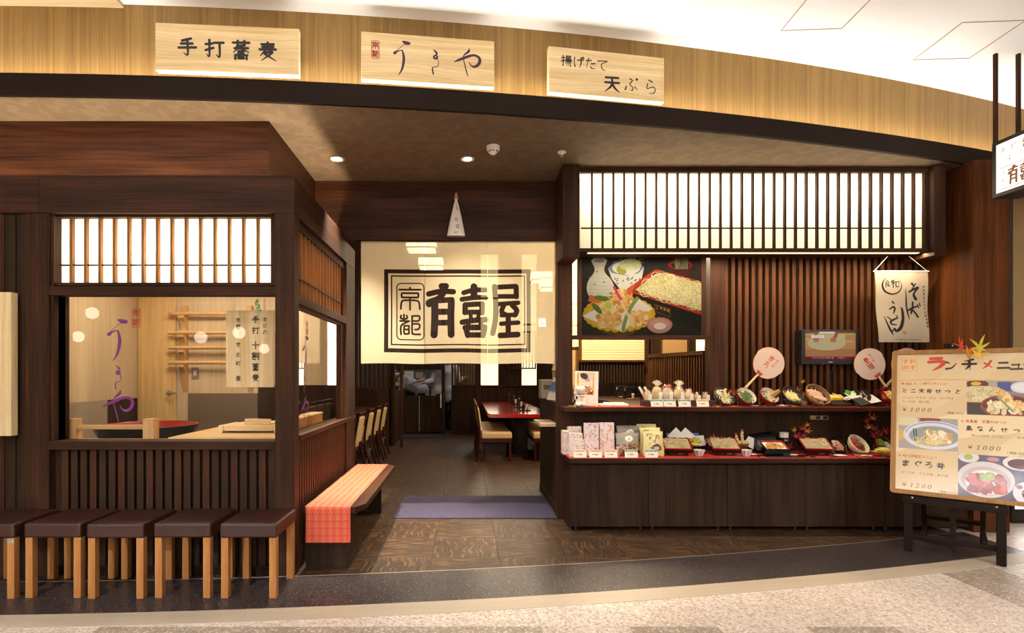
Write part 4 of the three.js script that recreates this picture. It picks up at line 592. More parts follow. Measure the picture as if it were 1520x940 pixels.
// paper fans
function fan(label, px, py, ang, lines, sub, d = 4.94) {
  const t = thing('paper_fan', label, 'fan', [X(px, d), Y(py, d), -d], 'round paper fans on the slatted wall');
  const R = 0.143, sh = new THREE.Shape(); for (let i = 0; i <= 40; i++) { const a = lerp(-Math.PI / 2 + 0.24, Math.PI * 1.5 - 0.24, i / 40), r = R * (1 + 0.03 * Math.sin(a) - 0.05 * Math.abs(Math.cos(a)) * (Math.sin(a) < 0 ? 1 : 0)); i ? sh.lineTo(Math.cos(a) * r, Math.sin(a) * r) : sh.moveTo(Math.cos(a) * r, Math.sin(a) * r); }
  const c = canvas(512, 512, '#d8bfaa'); for (let i = 0; i < 45; i++) { c.strokeStyle = 'rgba(150,110,90,0.22)'; c.lineWidth = 2; const a = lerp(-0.95, 0.95, i / 44); c.beginPath(); c.moveTo(256, 512); c.lineTo(256 + Math.sin(a) * 560, 512 - Math.cos(a) * 560); c.stroke(); }
  c.save(); c.translate(240, 236); lines.split('').forEach((g, i) => glyph(c, g, -52, -120 + i * 118, 108, '#b8321c', 0.95)); sub.split('').forEach((g, i) => glyph(c, g, 76, -130 + i * 52, 46, '#b8321c', 0.8)); c.restore();
  const g = plate(sh, 0.003), uv = g.attributes.uv, p = g.attributes.position; for (let i = 0; i < p.count; i++) uv.setXY(i, p.getX(i) / (2 * R) + 0.5, p.getY(i) / (2 * R) + 0.5);
  const f = part(t, 'leaf', g, M({ map: canvasTex(c), roughness: 0.8 })); f.rotation.z = -ang;
  part(t, 'rim', tube([...Array(41)].map((_, i) => { const v = sh.getPoints()[Math.min(i, sh.getPoints().length - 1)]; return [v.x, v.y, 0.0015]; }), 0.0022, 80, 5), plain(0xa84a34, 0.7), [0, 0, 0], [0, 0, -ang]);
  const q = new THREE.Group(); const hd = part(t, 'handle', metres(new THREE.CylinderGeometry(0.0085, 0.0105, 0.17, 12), 'y'), paleWood, [-Math.sin(ang) * (R + 0.07), -Math.cos(ang) * (R + 0.07), 0], [0, 0, -ang]);
  part(t, 'grip_paper', plate(poly([[-0.034, 0.02], [0.034, 0.02], [0.016, -0.02], [-0.016, -0.02]]), 0.006), plain(0xc0492a, 0.8), [-Math.sin(ang) * (R - 0.02), -Math.cos(ang) * (R - 0.02), -0.001], [0, 0, -ang]);
}
fan('round paper fan with handle pointing down left, above the tempura bowls', 1140, 540, 0.75, '市乃', '宮川町');
fan('round paper fan between television and menu board, red brush writing', 1291.5, 541.5, -0.62, '豊福', '宮川町', 4.93);
fan('round paper fan mostly hidden behind the top of the menu board', 1345, 541, 0.75, '市福', '川町', 4.96);
// hanging cloth banner
{
  const d = 4.86, k = 100 / 627, Xb = (x) => X(1290 + x * k, d), Yb = (y) => Y(370 + y * k, d), x0 = Xb(52), x1 = Xb(546), y0 = Yb(868), y1 = Yb(208), W = x1 - x0, H = y1 - y0, t = thing('hanging_banner', 'cream reed banner with black brush writing hung by white cords', 'banner', [(x0 + x1) / 2, y1, -d]);
  const c = canvas(768, 1024, '#d9cbb2'), s = 768 / 494; c.save(); c.scale(s, 1024 / 660); c.translate(-52, -208); for (let y = 208; y < 870; y += 7) { c.fillStyle = y % 14 < 7 ? 'rgba(255,246,226,0.25)' : 'rgba(140,110,80,0.16)'; c.fillRect(52, y, 500, 3); }
  const I = '#1c1513'; ink(c, [[160, 265, 3], [125, 300, 10], [115, 345, 18], [140, 395, 18], [205, 420, 14], [265, 400, 12], [293, 350, 8], [280, 300, 4], [235, 262, 2], [190, 258, 2]], I); glyph(c, '食', 126, 290, 70, I, 0.8); glyph(c, '和', 192, 282, 82, I, 1.1);
  ink(c, [[392, 322, 22], [410, 345, 14]], I); ink(c, [[425, 325, 12], [385, 385, 12], [366, 398, 16], [410, 375, 20], [448, 360, 22], [420, 400, 18], [412, 430, 24], [434, 465, 26]], I); ink(c, [[333, 378, 6], [338, 450, 12], [342, 530, 16], [352, 600, 16], [362, 655, 5]], I);
  ink(c, [[350, 575, 14], [400, 548, 20], [452, 530, 12]], I); ink(c, [[405, 495, 18], [400, 560, 18], [384, 600, 14], [392, 560, 10], [420, 585, 18], [450, 630, 20]], I); ink(c, [[452, 520, 14], [462, 545, 12]], I); ink(c, [[470, 505, 12], [478, 530, 10]], I);
  ink(c, [[206, 490, 16], [222, 505, 12]], I); ink(c, [[176, 560, 10], [215, 538, 18], [226, 560, 20], [208, 604, 6]], I); ink(c, [[150, 632, 10], [185, 660, 12]], I); ink(c, [[246, 640, 14], [180, 672, 20], [180, 698, 16], [225, 706, 10]], I); ink(c, [[236, 620, 10], [248, 640, 8]], I); ink(c, [[122, 628, 5], [140, 690, 14], [165, 760, 20], [186, 800, 6]], I); ink(c, [[176, 770, 12], [204, 742, 16], [215, 765, 22], [262, 735, 32], [296, 655, 30], [300, 580, 26], [290, 545, 12]], I);
  '五手京白日川又北町本香物'.split('').forEach((g, i) => glyph(c, g in GLYPH ? g : '本', 490 + i * 3.2, 340 + i * 33.5, 26, I, 1.1)); '八白本産福町白京又本産食店香日本店本'.split('').forEach((g, i) => glyph(c, g, 196 + i * 15, 838, 13, '#4a3c34', 0.9)); ink(c, [[285, 765, 5], [290, 790, 6], [316, 788, 5]], '#b8432a'); ink(c, [[282, 776, 4], [312, 770, 4], [302, 782, 4]], '#b8432a'); c.restore();
  const nx = 10, ny = 24, pos = [], uv = [], idx = []; for (let j = 0; j <= ny; j++) for (let i = 0; i <= nx; i++) { const u = i / nx, v = j / ny, hang = 1 - v; pos.push((u - 0.5) * W * (1 - 0.03 * hang) + hang * 0.012, -hang * H, 0.012 * Math.sin(u * 5) * hang + 0.02 * hang * hang + 0.006 * Math.sin(hang * 9)); uv.push(u, v); if (i && j) { const e = j * (nx + 1) + i; idx.push(e - nx - 2, e - nx - 1, e - 1, e - nx - 1, e, e - 1); } }
  const g = new THREE.BufferGeometry(); g.setAttribute('position', new THREE.Float32BufferAttribute(pos, 3)); g.setAttribute('uv', new THREE.Float32BufferAttribute(uv, 2)); g.setIndex(idx); g.computeVertexNormals();
  part(t, 'cloth', g, M({ map: canvasTex(c), color: 0xc4c0ba, roughness: 0.85, side: THREE.DoubleSide })); part(t, 'rod', new THREE.CylinderGeometry(0.006, 0.006, W + 0.02, 12).rotateZ(Math.PI / 2), white, [0, 0.002, 0]);
  for (const [a, b] of [[48, 174], [542, 372]]) part(t, 'cord', tube([[Xb(a) - t.position.x, 0.004, 0], [Xb(b) - t.position.x, Yb(66) - y1, 0]], 0.0022, 2, 6), white);
}
// lit hanging sign at the right
{
  const xs = 4.085, dF = 4.28, dN = 3.8, y0 = 2.665, y1 = 3.095, t = thing('hanging_sign', 'lit white box sign hung from the corridor ceiling by dark rods', 'sign', [xs + 0.1, y0, -(dF + dN) / 2]);
  const b = [0, 0, 0, 0]; bpart(t, 'frame', charcoal, [xs, xs + 0.2, y0, y0 + 0.03, dN, dF], 'z', 0.002); bpart(t, 'frame', charcoal, [xs, xs + 0.2, y1 - 0.03, y1, dN, dF], 'z', 0.002); for (const d of [dN, dF - 0.03]) bpart(t, 'frame', charcoal, [xs, xs + 0.2, y0 + 0.03, y1 - 0.03, d, d + 0.03]); bpart(t, 'core', white, [xs + 0.03, xs + 0.17, y0 + 0.03, y1 - 0.03, dN + 0.03, dF - 0.03]);
  const c = canvas(1024, 584, '#fffaf0'), I = '#4a2a20'; '手打蕎麦'.split('').forEach((g, i) => glyph(c, g, 80 + i * 190, 40, 118, I, 0.8)); '天ぷら'.split('').forEach((g, i) => glyph(c, g, 200 + i * 190, 172, 108, I, 0.7)); c.strokeStyle = I; c.lineWidth = 10; c.strokeRect(64, 296, 890, 250); c.lineWidth = 4; c.strokeRect(84, 314, 850, 214); glyph(c, '京', 100, 326, 90, I, 0.7); glyph(c, '都', 100, 424, 90, I, 0.7); c.save(); c.translate(-40, 256); c.scale(1, 0.62); thick(c, 0, 0, 0.78, I); c.restore(); const tx = canvasTex(c);
  const face = M({ map: tx, roughness: 0.4, emissive: 0xfff2e0, emissiveMap: tx, emissiveIntensity: 1.15 }), L = dF - dN - 0.05, H = y1 - y0 - 0.05;
  part(t, 'face', new THREE.PlaneGeometry(L, H), face, [-0.1 + 0.004, (y1 - y0) / 2, 0], [0, -Math.PI / 2, 0]); part(t, 'face', new THREE.PlaneGeometry(L, H), face, [0.1 - 0.004, (y1 - y0) / 2, 0], [0, Math.PI / 2, 0]);
  for (const x of [0.012, 0.188]) for (const d of [dF - 0.015, dN + 0.015]) bpart(t, 'rod', darkWood, [xs + x - 0.011, xs + x + 0.011, y1, 3.78, d - 0.011, d + 0.011]);
  area('hanging_sign_light', NEUTRAL, 1.6, L, H, [xs - 0.01, (y0 + y1) / 2, -(dF + dN) / 2], [0, (y0 + y1) / 2, -(dF + dN) / 2]);
}
// neighbour's things at the right edge
{
  solo('bamboo_pole', 'tall dark bamboo pole before the tan wall at the right edge', 'pole', merge([new THREE.CylinderGeometry(0.017, 0.017, 3.4, 12).translate(0, 1.7, 0), ...[0.5, 0.9, 1.3, 1.7, 2.05, 2.35, 2.7, 3.05].map((y) => new THREE.TorusGeometry(0.018, 0.004, 6, 16).rotateX(Math.PI / 2).translate(0, y, 0))]), plain(0x1d1310, 0.4), [X(1500, 5.2), 0, -5.2]);
  const t = thing('floor_lantern', 'low white lit lantern box on the floor behind the easel', 'lantern', [5.02, 0, -5.0]); part(t, 'frame', merge([box(0.44, 0.12, 0.3).translate(0, 0.06, 0), box(0.44, 0.03, 0.3).translate(0, 0.52, 0), ...[-0.2, 0.2].flatMap((x) => [-0.13, 0.13].map((z) => box(0.03, 0.4, 0.03).translate(x, 0.32, z)))]), black); part(t, 'panel', box(0.38, 0.385, 0.25), M({ color: 0xffffff, emissive: 0xfff0dc, emissiveIntensity: 1.3 }), [0, 0.3125, 0]);
  area('floor_lantern_light', NEUTRAL, 1.2, 0.38, 0.38, [5.02, 0.31, -4.83], [5.02, 0.31, 0]);
  area('neighbour_lamp', WARM, 5, 1.2, 0.5, [5.6, 3.9, -5.3], [5.6, 0, -5.5]);
}
// ---------------------------------------------------------------- menu board on its easel
{
  const th = Math.atan2(0.66, 0.75), o = new THREE.Vector3(3.21, 0, -4.166), t = thing('menu_easel', 'black wooden floor easel holding the large lunch menu board', 'easel', [o.x, 0, o.z], undefined, 0);
  t.rotation.y = -th;                                                          // local x runs along the board towards the right and the camera, z out of its face
  const W = 0.8, H = 1.085, tilt = 0.2, y0 = 0.42;
  const leg = rbox(0.05, 0.4, 0.05, 0.003); for (const x of [0.105, 0.6]) { const l = part(t, 'leg', leg, blackWood, [x, 0.205, 0.01], [-0.03, 0, 0]); part(l, 'foot', new THREE.CylinderGeometry(0.011, 0.013, 0.016, 12), black, [0, -0.198, 0]); }
  part(t, 'ledge', rbox(0.56, 0.05, 0.075, 0.003, 'x'), blackWood, [0.352, 0.389, 0.02]); for (const x of [0.13, 0.575]) part(t, 'screw_cover', new THREE.SphereGeometry(0.007, 10, 8), M({ color: 0xc8a088, roughness: 0.4 }), [x, 0.405, 0.059]);
  part(t, 'mast', rbox(0.035, 1.2, 0.03, 0.003), blackWood, [0.352, 0.82, -0.14], [-tilt, 0, 0]); part(t, 'clamp', rbox(0.1, 0.035, 0.04, 0.003, 'x'), blackWood, [0.352, y0 + H * Math.cos(tilt) + 0.034, -H * Math.sin(tilt) - 0.005]); part(t, 'clamp_knob', new THREE.SphereGeometry(0.006, 10, 8), steel, [0.352, y0 + H * Math.cos(tilt) + 0.034, -H * Math.sin(tilt) + 0.018]);
  part(t, 'stretcher', rbox(0.47, 0.035, 0.022, 0.003, 'x'), blackWood, [0.352, 0.11, 0.0]); part(t, 'mast_foot', rbox(0.035, 0.36, 0.03, 0.003), blackWood, [0.352, 0.23, -0.02]);
  const back = part(t, 'rear_frame', merge([box(0.03, 1.05, 0.03).translate(-0.17, 0, 0), box(0.03, 1.05, 0.03).translate(0.17, 0, 0), box(0.37, 0.03, 0.025).translate(0, -0.36, 0), box(0.37, 0.03, 0.025).translate(0, -0.2, 0)]), blackWood, [0.352, 0.52, -0.33], [0.34, 0, 0]);
  for (const x of [0.19, 0.52]) part(t, 'spread_bar', rbox(0.03, 0.02, 0.36, 0.002, 'z'), blackWood, [x, 0.14, -0.18]);
  // the board itself
  const m = thing('menu_board', 'large framed lunch menu board with dish photographs, standing on the easel', 'menu board', [0, 0, 0]); t.updateMatrixWorld(true);
  m.position.copy(t.localToWorld(new THREE.Vector3(W / 2, y0, 0.012))); m.quaternion.setFromEuler(new THREE.Euler(-tilt, -th, 0, 'YXZ'));
  const fr = new THREE.Shape(), R = 0.022, hw = W / 2; fr.moveTo(-hw + R, 0); fr.lineTo(hw - R, 0); fr.absarc(hw - R, R, R, -Math.PI / 2, 0); fr.lineTo(hw, H - R); fr.absarc(hw - R, H - R, R, 0, Math.PI / 2); fr.lineTo(-hw + R, H); fr.absarc(-hw + R, H - R, R, Math.PI / 2, Math.PI); fr.lineTo(-hw, R); fr.absarc(-hw + R, R, R, Math.PI, Math.PI * 1.5);
  const f = 0.028, hole = new THREE.Path(); hole.moveTo(-hw + f, f); hole.lineTo(-hw + f, H - f); hole.lineTo(hw - f, H - f); hole.lineTo(hw - f, f); hole.closePath(); fr.holes.push(hole);
  part(m, 'frame', metres(plate(fr, 0.024, 0.002), 'y'), wood(0x8a6238, 0xb08450, 0.45, { s: 121 }), [0, 0, 0]);
  const CW = 952, CH = 1304, c = canvas(CW, CH, '#d8bd8e'), q = CW / 0.744, E = (x, y, a, b, fl, r = 0) => { c.fillStyle = fl; c.beginPath(); c.ellipse(x, y, a, b, r, 0, 7); c.fill(); }, I = '#2a1a16', RD = '#b8361e';
  for (let i = 0; i < 26; i++) { c.strokeStyle = 'rgba(250,232,190,0.5)'; c.lineWidth = 3; c.beginPath(); c.moveTo(-100 + i * 12, 420 + i * 6); c.bezierCurveTo(200 + i * 14, 380, 420 + i * 10, 200, 500 + i * 16, -40); c.stroke(); c.beginPath(); c.moveTo(500 + i * 9, 1320); c.bezierCurveTo(560 + i * 8, 900, 800, 760 + i * 8, 1000, 640 + i * 5); c.stroke(); }
  c.fillStyle = 'rgba(244,224,176,0.6)'; c.beginPath(); c.moveTo(0, 760); c.bezierCurveTo(400, 520, 700, 520, 952, 440); c.lineTo(952, 700); c.bezierCurveTo(600, 760, 300, 800, 0, 960); c.fill();
  const u = (f0) => (f0 * 0.8 - 0.028) * q, v = (f0) => (f0 * H - 0.028) * CH / (H - 0.056), T = (x, y) => [u(x), v(y)];
  c.strokeStyle = '#d0843a'; c.lineWidth = 3; rr(c, u(0.075), v(0.055), 112, 130, 8); c.stroke(); glyph(c, 'お', u(0.075) + 60, v(0.055) + 8, 46, '#cf7a34', 1.2); glyph(c, 'す', u(0.075) + 60, v(0.055) + 70, 46, '#cf7a34', 1.2); glyph(c, 'す', u(0.075) + 6, v(0.055) + 10, 46, '#cf7a34', 1.2); glyph(c, 'め', u(0.075) + 8, v(0.055) + 70, 46, '#cf7a34', 1.2);
  [['ラ', 0.26, 0.05, 136, '#c2361e', 1.9], ['ン', 0.385, 0.075, 92, I, 1.9], ['チ', 0.5, 0.065, 106, I, 1.8], ['メ', 0.63, 0.075, 88, '#c2361e', 1.8], ['ニ', 0.73, 0.08, 86, I, 1.9], ['ュ', 0.81, 0.085, 84, I, 1.8], ['ー', 0.895, 0.08, 76, I, 1.9]].forEach(([g, x, y, s, k, w]) => glyph(c, g, u(x), v(y), s, k, w));
  ink(c, [[10, 262, 5], [300, 250, 7], [700, 258, 6], [950, 268, 4]], '#d49a34');
  const foot = (x, y, s) => write(c, s, u(x), v(y), 21, { weight: 0.8, step: 19, pen: true });
  c.fillStyle = RD; c.font = 'bold 30px sans-serif'; c.textAlign = 'left'; c.textBaseline = 'alphabetic'; const star = (x, y, r) => { c.fillStyle = RD; c.beginPath(); for (let i = 0; i < 10; i++) { const a = -Math.PI / 2 + i * Math.PI / 5, k = i & 1 ? r * 0.42 : r; c.lineTo(x + Math.cos(a) * k, y + Math.sin(a) * k); } c.fill(); };
  star(u(0.085), v(0.238), 13); c.fillText('NO. 1', u(0.105), v(0.247)); write(c, '人気ランチメニュー', u(0.215), v(0.228), 23, { color: RD, weight: 1, step: 23, pen: true });
  [['ミ', 0.08], ['ニ', 0.14], ['天', 0.2], ['丼', 0.255], ['せ', 0.32], ['っ', 0.385], ['と', 0.455]].forEach(([g, x], i) => glyph(c, g, u(x), v(0.272), 44, I, 1.35));
  write(c, '二八せいろそば 又は かけそば', u(0.08), v(0.327), 25, { weight: 0.55, step: 25, pen: true, color: '#5a463c' }); write(c, 'ミニ天丼 香の物', u(0.08), v(0.355), 25, { weight: 0.55, step: 25, pen: true, color: '#5a463c' });
  const price = (x, y, n) => { glyph(c, '¥', u(x), v(y) - 36, 40, I, 0.9); c.save(); c.fillStyle = I; c.font = 'italic 52px serif'; c.translate(u(x) + 56, v(y) + 2); n.split('').forEach((d, i) => c.fillText(d, i * 43, 0)); c.restore(); }; c.textAlign = 'left';
  const small = (x, y, n) => { write(c, '(税抜', u(x), v(y) - 18, 22, { weight: 0.7, step: 23, pen: true }); c.fillStyle = I; c.font = 'italic 24px serif'; c.textAlign = 'left'; c.textBaseline = 'alphabetic'; c.fillText('¥' + n + ')', u(x) + 74, v(y) + 2); };
  price(0.08, 0.432, '1000'); small(0.385, 0.44, '926');
  // dish photographs
  const photo = (x0, y0, x1, y1, bg, draw) => { c.save(); c.beginPath(); c.rect(x0, y0, x1 - x0, y1 - y0); c.clip(); c.fillStyle = bg; c.fillRect(x0, y0, x1 - x0, y1 - y0); c.translate(x0, y0); c.scale((x1 - x0) / 100, (y1 - y0) / 60); draw(); c.restore(); };
  const strands = (n, x0, y0, x1, y1, cols, r, lw) => { for (let i = 0; i < n; i++) { c.strokeStyle = cols[i % cols.length]; c.lineWidth = lw; c.beginPath(); c.arc(rnd(x0, x1), rnd(y0, y1), rnd(r * 0.5, r), rnd(6), rnd(6) + 1.8); c.stroke(); } }, lumps = (n, x0, y0, x1, y1, cols, r) => { for (let i = 0; i < n; i++) E(rnd(x0, x1), rnd(y0, y1), rnd(r * 0.5, r), rnd(r * 0.4, r * 0.9), cols[i % cols.length], rnd(3)); };
  photo(u(0.535), v(0.215), u(0.965), v(0.44), '#8c8690', () => { c.fillStyle = '#a99f98'; c.fillRect(28, 0, 20, 18); c.fillStyle = '#4a5290'; c.fillRect(46, 2, 20, 16); E(16, 6, 17, 8, '#5c2718'); E(14, 5, 8, 3.4, '#e0ae24'); E(84, 11, 19, 10, '#dcdce4'); E(84, 11, 19, 10, '#dcdce4'); E(84, 11, 15, 7, '#e9e9ec'); E(93, 9, 5, 5, '#c0b030'); c.fillStyle = '#c4b684'; c.fillRect(0, 12, 45, 26); E(22, 24, 40, 15, '#c9ba88'); strands(150, 0, 12, 42, 36, ['#dccf9c', '#b0a06a', '#ece0b4'], 5, 0.7); c.fillStyle = '#7a2c1c'; c.fillRect(0, 38, 24, 2.4); c.fillStyle = '#3a2c28'; c.fillRect(0, 40, 100, 22); E(60, 44, 40, 20, '#8c3a20'); E(60, 42, 36, 15, '#5c2616'); lumps(110, 32, 36, 80, 56, ['#e4d2a4', '#f0e4c0', '#d0b47c'], 4.6); c.save(); c.translate(62, 30); c.rotate(0.62); lumps(90, -22, -5, 26, 6, ['#e0b468', '#f0d494', '#d29c4c', '#eac680'], 4); c.restore(); c.strokeStyle = '#8a9a68'; c.lineWidth = 3.4; c.beginPath(); c.moveTo(46, 28); c.lineTo(68, 52); c.stroke(); E(93, 46, 7, 4, '#e8e0c8'); });
  photo(u(0.06), v(0.475), u(0.475), v(0.69), '#a79c98', () => { E(10, 6, 24, 10, '#d8cfa8'); E(54, 3, 18, 6, '#8c3a38'); E(3, 34, 10, 10, '#d2ac50'); E(60, 32, 52, 27, '#d9dadf'); c.strokeStyle = '#6a70b0'; c.lineWidth = 1.4; c.beginPath(); c.ellipse(60, 30, 47, 22, 0, 3.2, 6.2); c.stroke(); E(60, 34, 42, 19, '#93968a'); c.strokeStyle = '#2c5446'; for (const x of [26, 30]) { c.lineWidth = 2.4; c.beginPath(); c.moveTo(x, 22); c.lineTo(x + 2, 44); c.stroke(); } lumps(60, 44, 26, 88, 46, ['#e4d4b4', '#f0e6cc', '#c89c60', '#dcb886'], 6); strands(40, 30, 40, 80, 52, ['#dcc066', '#e8d898'], 5, 1); c.strokeStyle = '#6c4424'; c.lineWidth = 1; c.beginPath(); c.moveTo(46, 20); c.lineTo(47, 44); c.stroke(); });
  photo(u(0.475), v(0.7), u(0.965), v(0.972), '#5c4c5e', () => { E(14, 4, 14, 8, '#d6d2cc'); E(14, 4, 6, 4, '#a0b050'); E(46, 5, 13, 5, '#4c5480'); E(46, 5, 8, 3, '#d08068'); E(80, 8, 22, 10, '#ddd6d0'); E(80, 9, 16, 7, '#5c2c1c'); E(98, 18, 12, 11, '#44201a'); E(36, 34, 37, 25, '#d2c8c0'); E(36, 36, 32, 20, '#b6aca4'); E(36, 38, 26, 17, '#e6dfd0'); lumps(70, 14, 30, 60, 50, ['#963428', '#b04a3c', '#7c2820', '#c46a58'], 6.5); lumps(16, 30, 25, 46, 36, ['#8a9a3a', '#a8b456'], 4); E(90, 48, 20, 16, '#dcd8dc'); E(92, 49, 11, 9, '#7c4c24'); c.fillStyle = '#ece6d8'; c.beginPath(); c.moveTo(82, 47); c.lineTo(94, 41); c.lineTo(103, 48); c.lineTo(92, 56); c.fill(); E(92, 48, 3, 2, '#8aa04a'); E(78, 40, 4, 3, '#8c4c48'); });
  star(u(0.505), v(0.486), 10); write(c, '有喜屋 定番のせっと', u(0.525), v(0.474), 27, { color: RD, weight: 1, step: 27, pen: true }); [['鳥', 0.525], ['な', 0.6], ['ん', 0.675], ['せ', 0.75], ['っ', 0.825], ['と', 0.9]].forEach(([g, x]) => glyph(c, g, u(x), v(0.514), 46, I, 1.3));
  write(c, '鳥なんばそば、白ごはん、一菜、香の物', u(0.56), v(0.568), 23, { weight: 0.55, step: 19.5, pen: true, color: '#5a463c' }); price(0.535, 0.665, '1000'); small(0.78, 0.68, '926');
  star(u(0.07), v(0.742), 11); write(c, '桂川店限定メニュー', u(0.09), v(0.73), 27, { color: RD, weight: 1, step: 28, pen: true }); [['ま', 0.085], ['ぐ', 0.17], ['ろ', 0.25], ['丼', 0.33]].forEach(([g, x]) => glyph(c, g, u(x), v(0.77), 58, I, 1.35));
  write(c, 'まぐろ丼、そば豆腐、香の物', u(0.08), v(0.845), 25, { weight: 0.55, step: 26, pen: true, color: '#5a463c' }); price(0.085, 0.948, '1200'); small(0.335, 0.965, '1112');
  part(m, 'print', new THREE.PlaneGeometry(0.748, H - 0.052), MP({ map: canvasTex(c), roughness: 0.5, clearcoat: 0.7, clearcoatRoughness: 0.04 }), [0, H / 2, 0.016]); part(m, 'backing', box(0.76, H - 0.04, 0.008), black, [0, H / 2, 0.006]);
}
// ---------------------------------------------------------------- inside the booth: worktable, bowl, tools
{
  const t = thing('worktable', 'wide pale wood worktable for rolling noodles inside the booth', 'table', [-1.6, 0, -4.4]); bpart(t, 'top', beech2(), [-2.0, -1.245, 0.84, 0.88, 3.72, 5.1], 'x', 0.003); for (const x of [-1.97, -1.305]) for (const d of [3.76, 5.03]) bpart(t, 'leg', beech, [x, x + 0.05, 0.004, 0.839, d, d + 0.05]);
  const s = thing('bowl_table', 'low dark side table under the kneading bowl in the booth', 'table', [-2.55, 0, -4.3]); bpart(s, 'top', blackWood, [-3.05, -2.06, 0.68, 0.72, 3.9, 4.75], 'x', 0.003); for (const x of [-3.02, -2.12]) for (const d of [3.94, 4.67]) bpart(s, 'leg', blackWood, [x, x + 0.05, 0.004, 0.679, d, d + 0.05]);
  const b = thing('kneading_bowl', 'large black lacquer kneading bowl with a red inside', 'bowl', [-2.47, 0.72, -4.3]);
  part(b, 'body', lathe([[0, 0], [0.2, 0], [0.22, 0.012], [0.33, 0.12], [0.365, 0.19], [0.37, 0.196], [0.362, 0.197]], 56), lacquerBlack); part(b, 'lining', lathe([[0.362, 0.197], [0.355, 0.188], [0.32, 0.12], [0.21, 0.03], [0, 0.02]], 56), M({ color: 0x8c1a10, roughness: 0.3, side: THREE.DoubleSide }));
  const r = thing('rolling_pin_rest', 'pale wood rest of two posts and a bar behind the window sill', 'rest', [-2.4, 0.845, -3.76]); const d0 = 3.74; bpart(r, 'base', pineWood, [-2.72, -2.06, 0.846, 0.858, 3.73, 3.85], 'x'); for (const [a, q] of [[95, 112], [211.5, 228]]) bpart(r, 'post', pineWood, [X(a, d0), X(q, d0), 0.858, 1.003, d0, d0 + 0.07], 'y', 0.004); bpart(r, 'bar', pineWood, [X(112, d0), X(211.5, d0), Y(638, d0), Y(631.5, d0), d0 + 0.015, d0 + 0.05], 'x', 0.003);
  bstruct('trim_booth_ledge', darkWood2, [-2.7, -1.2, 0.80, 0.845, 3.7, 3.92], 'x').geometry.scale(1, 1, 1);
  const k = thing('cutting_board', 'pale wood noodle cutting board with side battens on the worktable', 'cutting board', [-1.57, 0.88, -4.15]); part(k, 'board', rbox(0.36, 0.04, 0.3, 0.004, 'x'), paleWood, [0, 0.035, 0]); for (const x of [-0.2, 0.2]) part(k, 'batten', rbox(0.03, 0.055, 0.3, 0.004, 'z'), paleWood, [x, 0.0276, 0]);
  const c = thing('cutting_guide', 'short pale wood cutting guide lying on the cutting board', 'guide board', [-1.61, 0.936, -4.2], undefined, 0.3); part(c, 'plate', rbox(0.1, 0.012, 0.26, 0.003, 'z'), paleWood, [0, 0.006, 0]); part(c, 'fence', rbox(0.1, 0.03, 0.018, 0.003, 'x'), paleWood, [0, 0.027, 0.12]);
  const e = thing('cutting_guide', 'second pale cutting guide lying right beside the first', 'guide board', [-1.45, 0.936, -4.18], undefined, -0.2); part(e, 'plate', rbox(0.1, 0.012, 0.26, 0.003, 'z'), paleWood, [0, 0.006, 0]); part(e, 'fence', rbox(0.1, 0.03, 0.018, 0.003, 'x'), paleWood, [0, 0.027, 0.12]);
  for (let i = 0; i < 2; i++) { const w = thing('flour_box', i ? 'pale wooden box on the worktable, further from the glass corner' : 'pale wooden box on the worktable, nearest the side glass corner', 'box', [-1.305 + i * 0.003, 0.88, -4.25 - i * 0.45]); part(w, 'body', rbox(0.1, 0.085, 0.32, 0.004, 'z'), beech, [0, 0.0425, 0]); part(w, 'lid', rbox(0.108, 0.012, 0.33, 0.003, 'z'), paleWood, [0, 0.091, 0]); }
}
function beech2() { return wood(0xc99e62, 0xe4c48c, 0.4, { s: 131, fine: 70 }); }
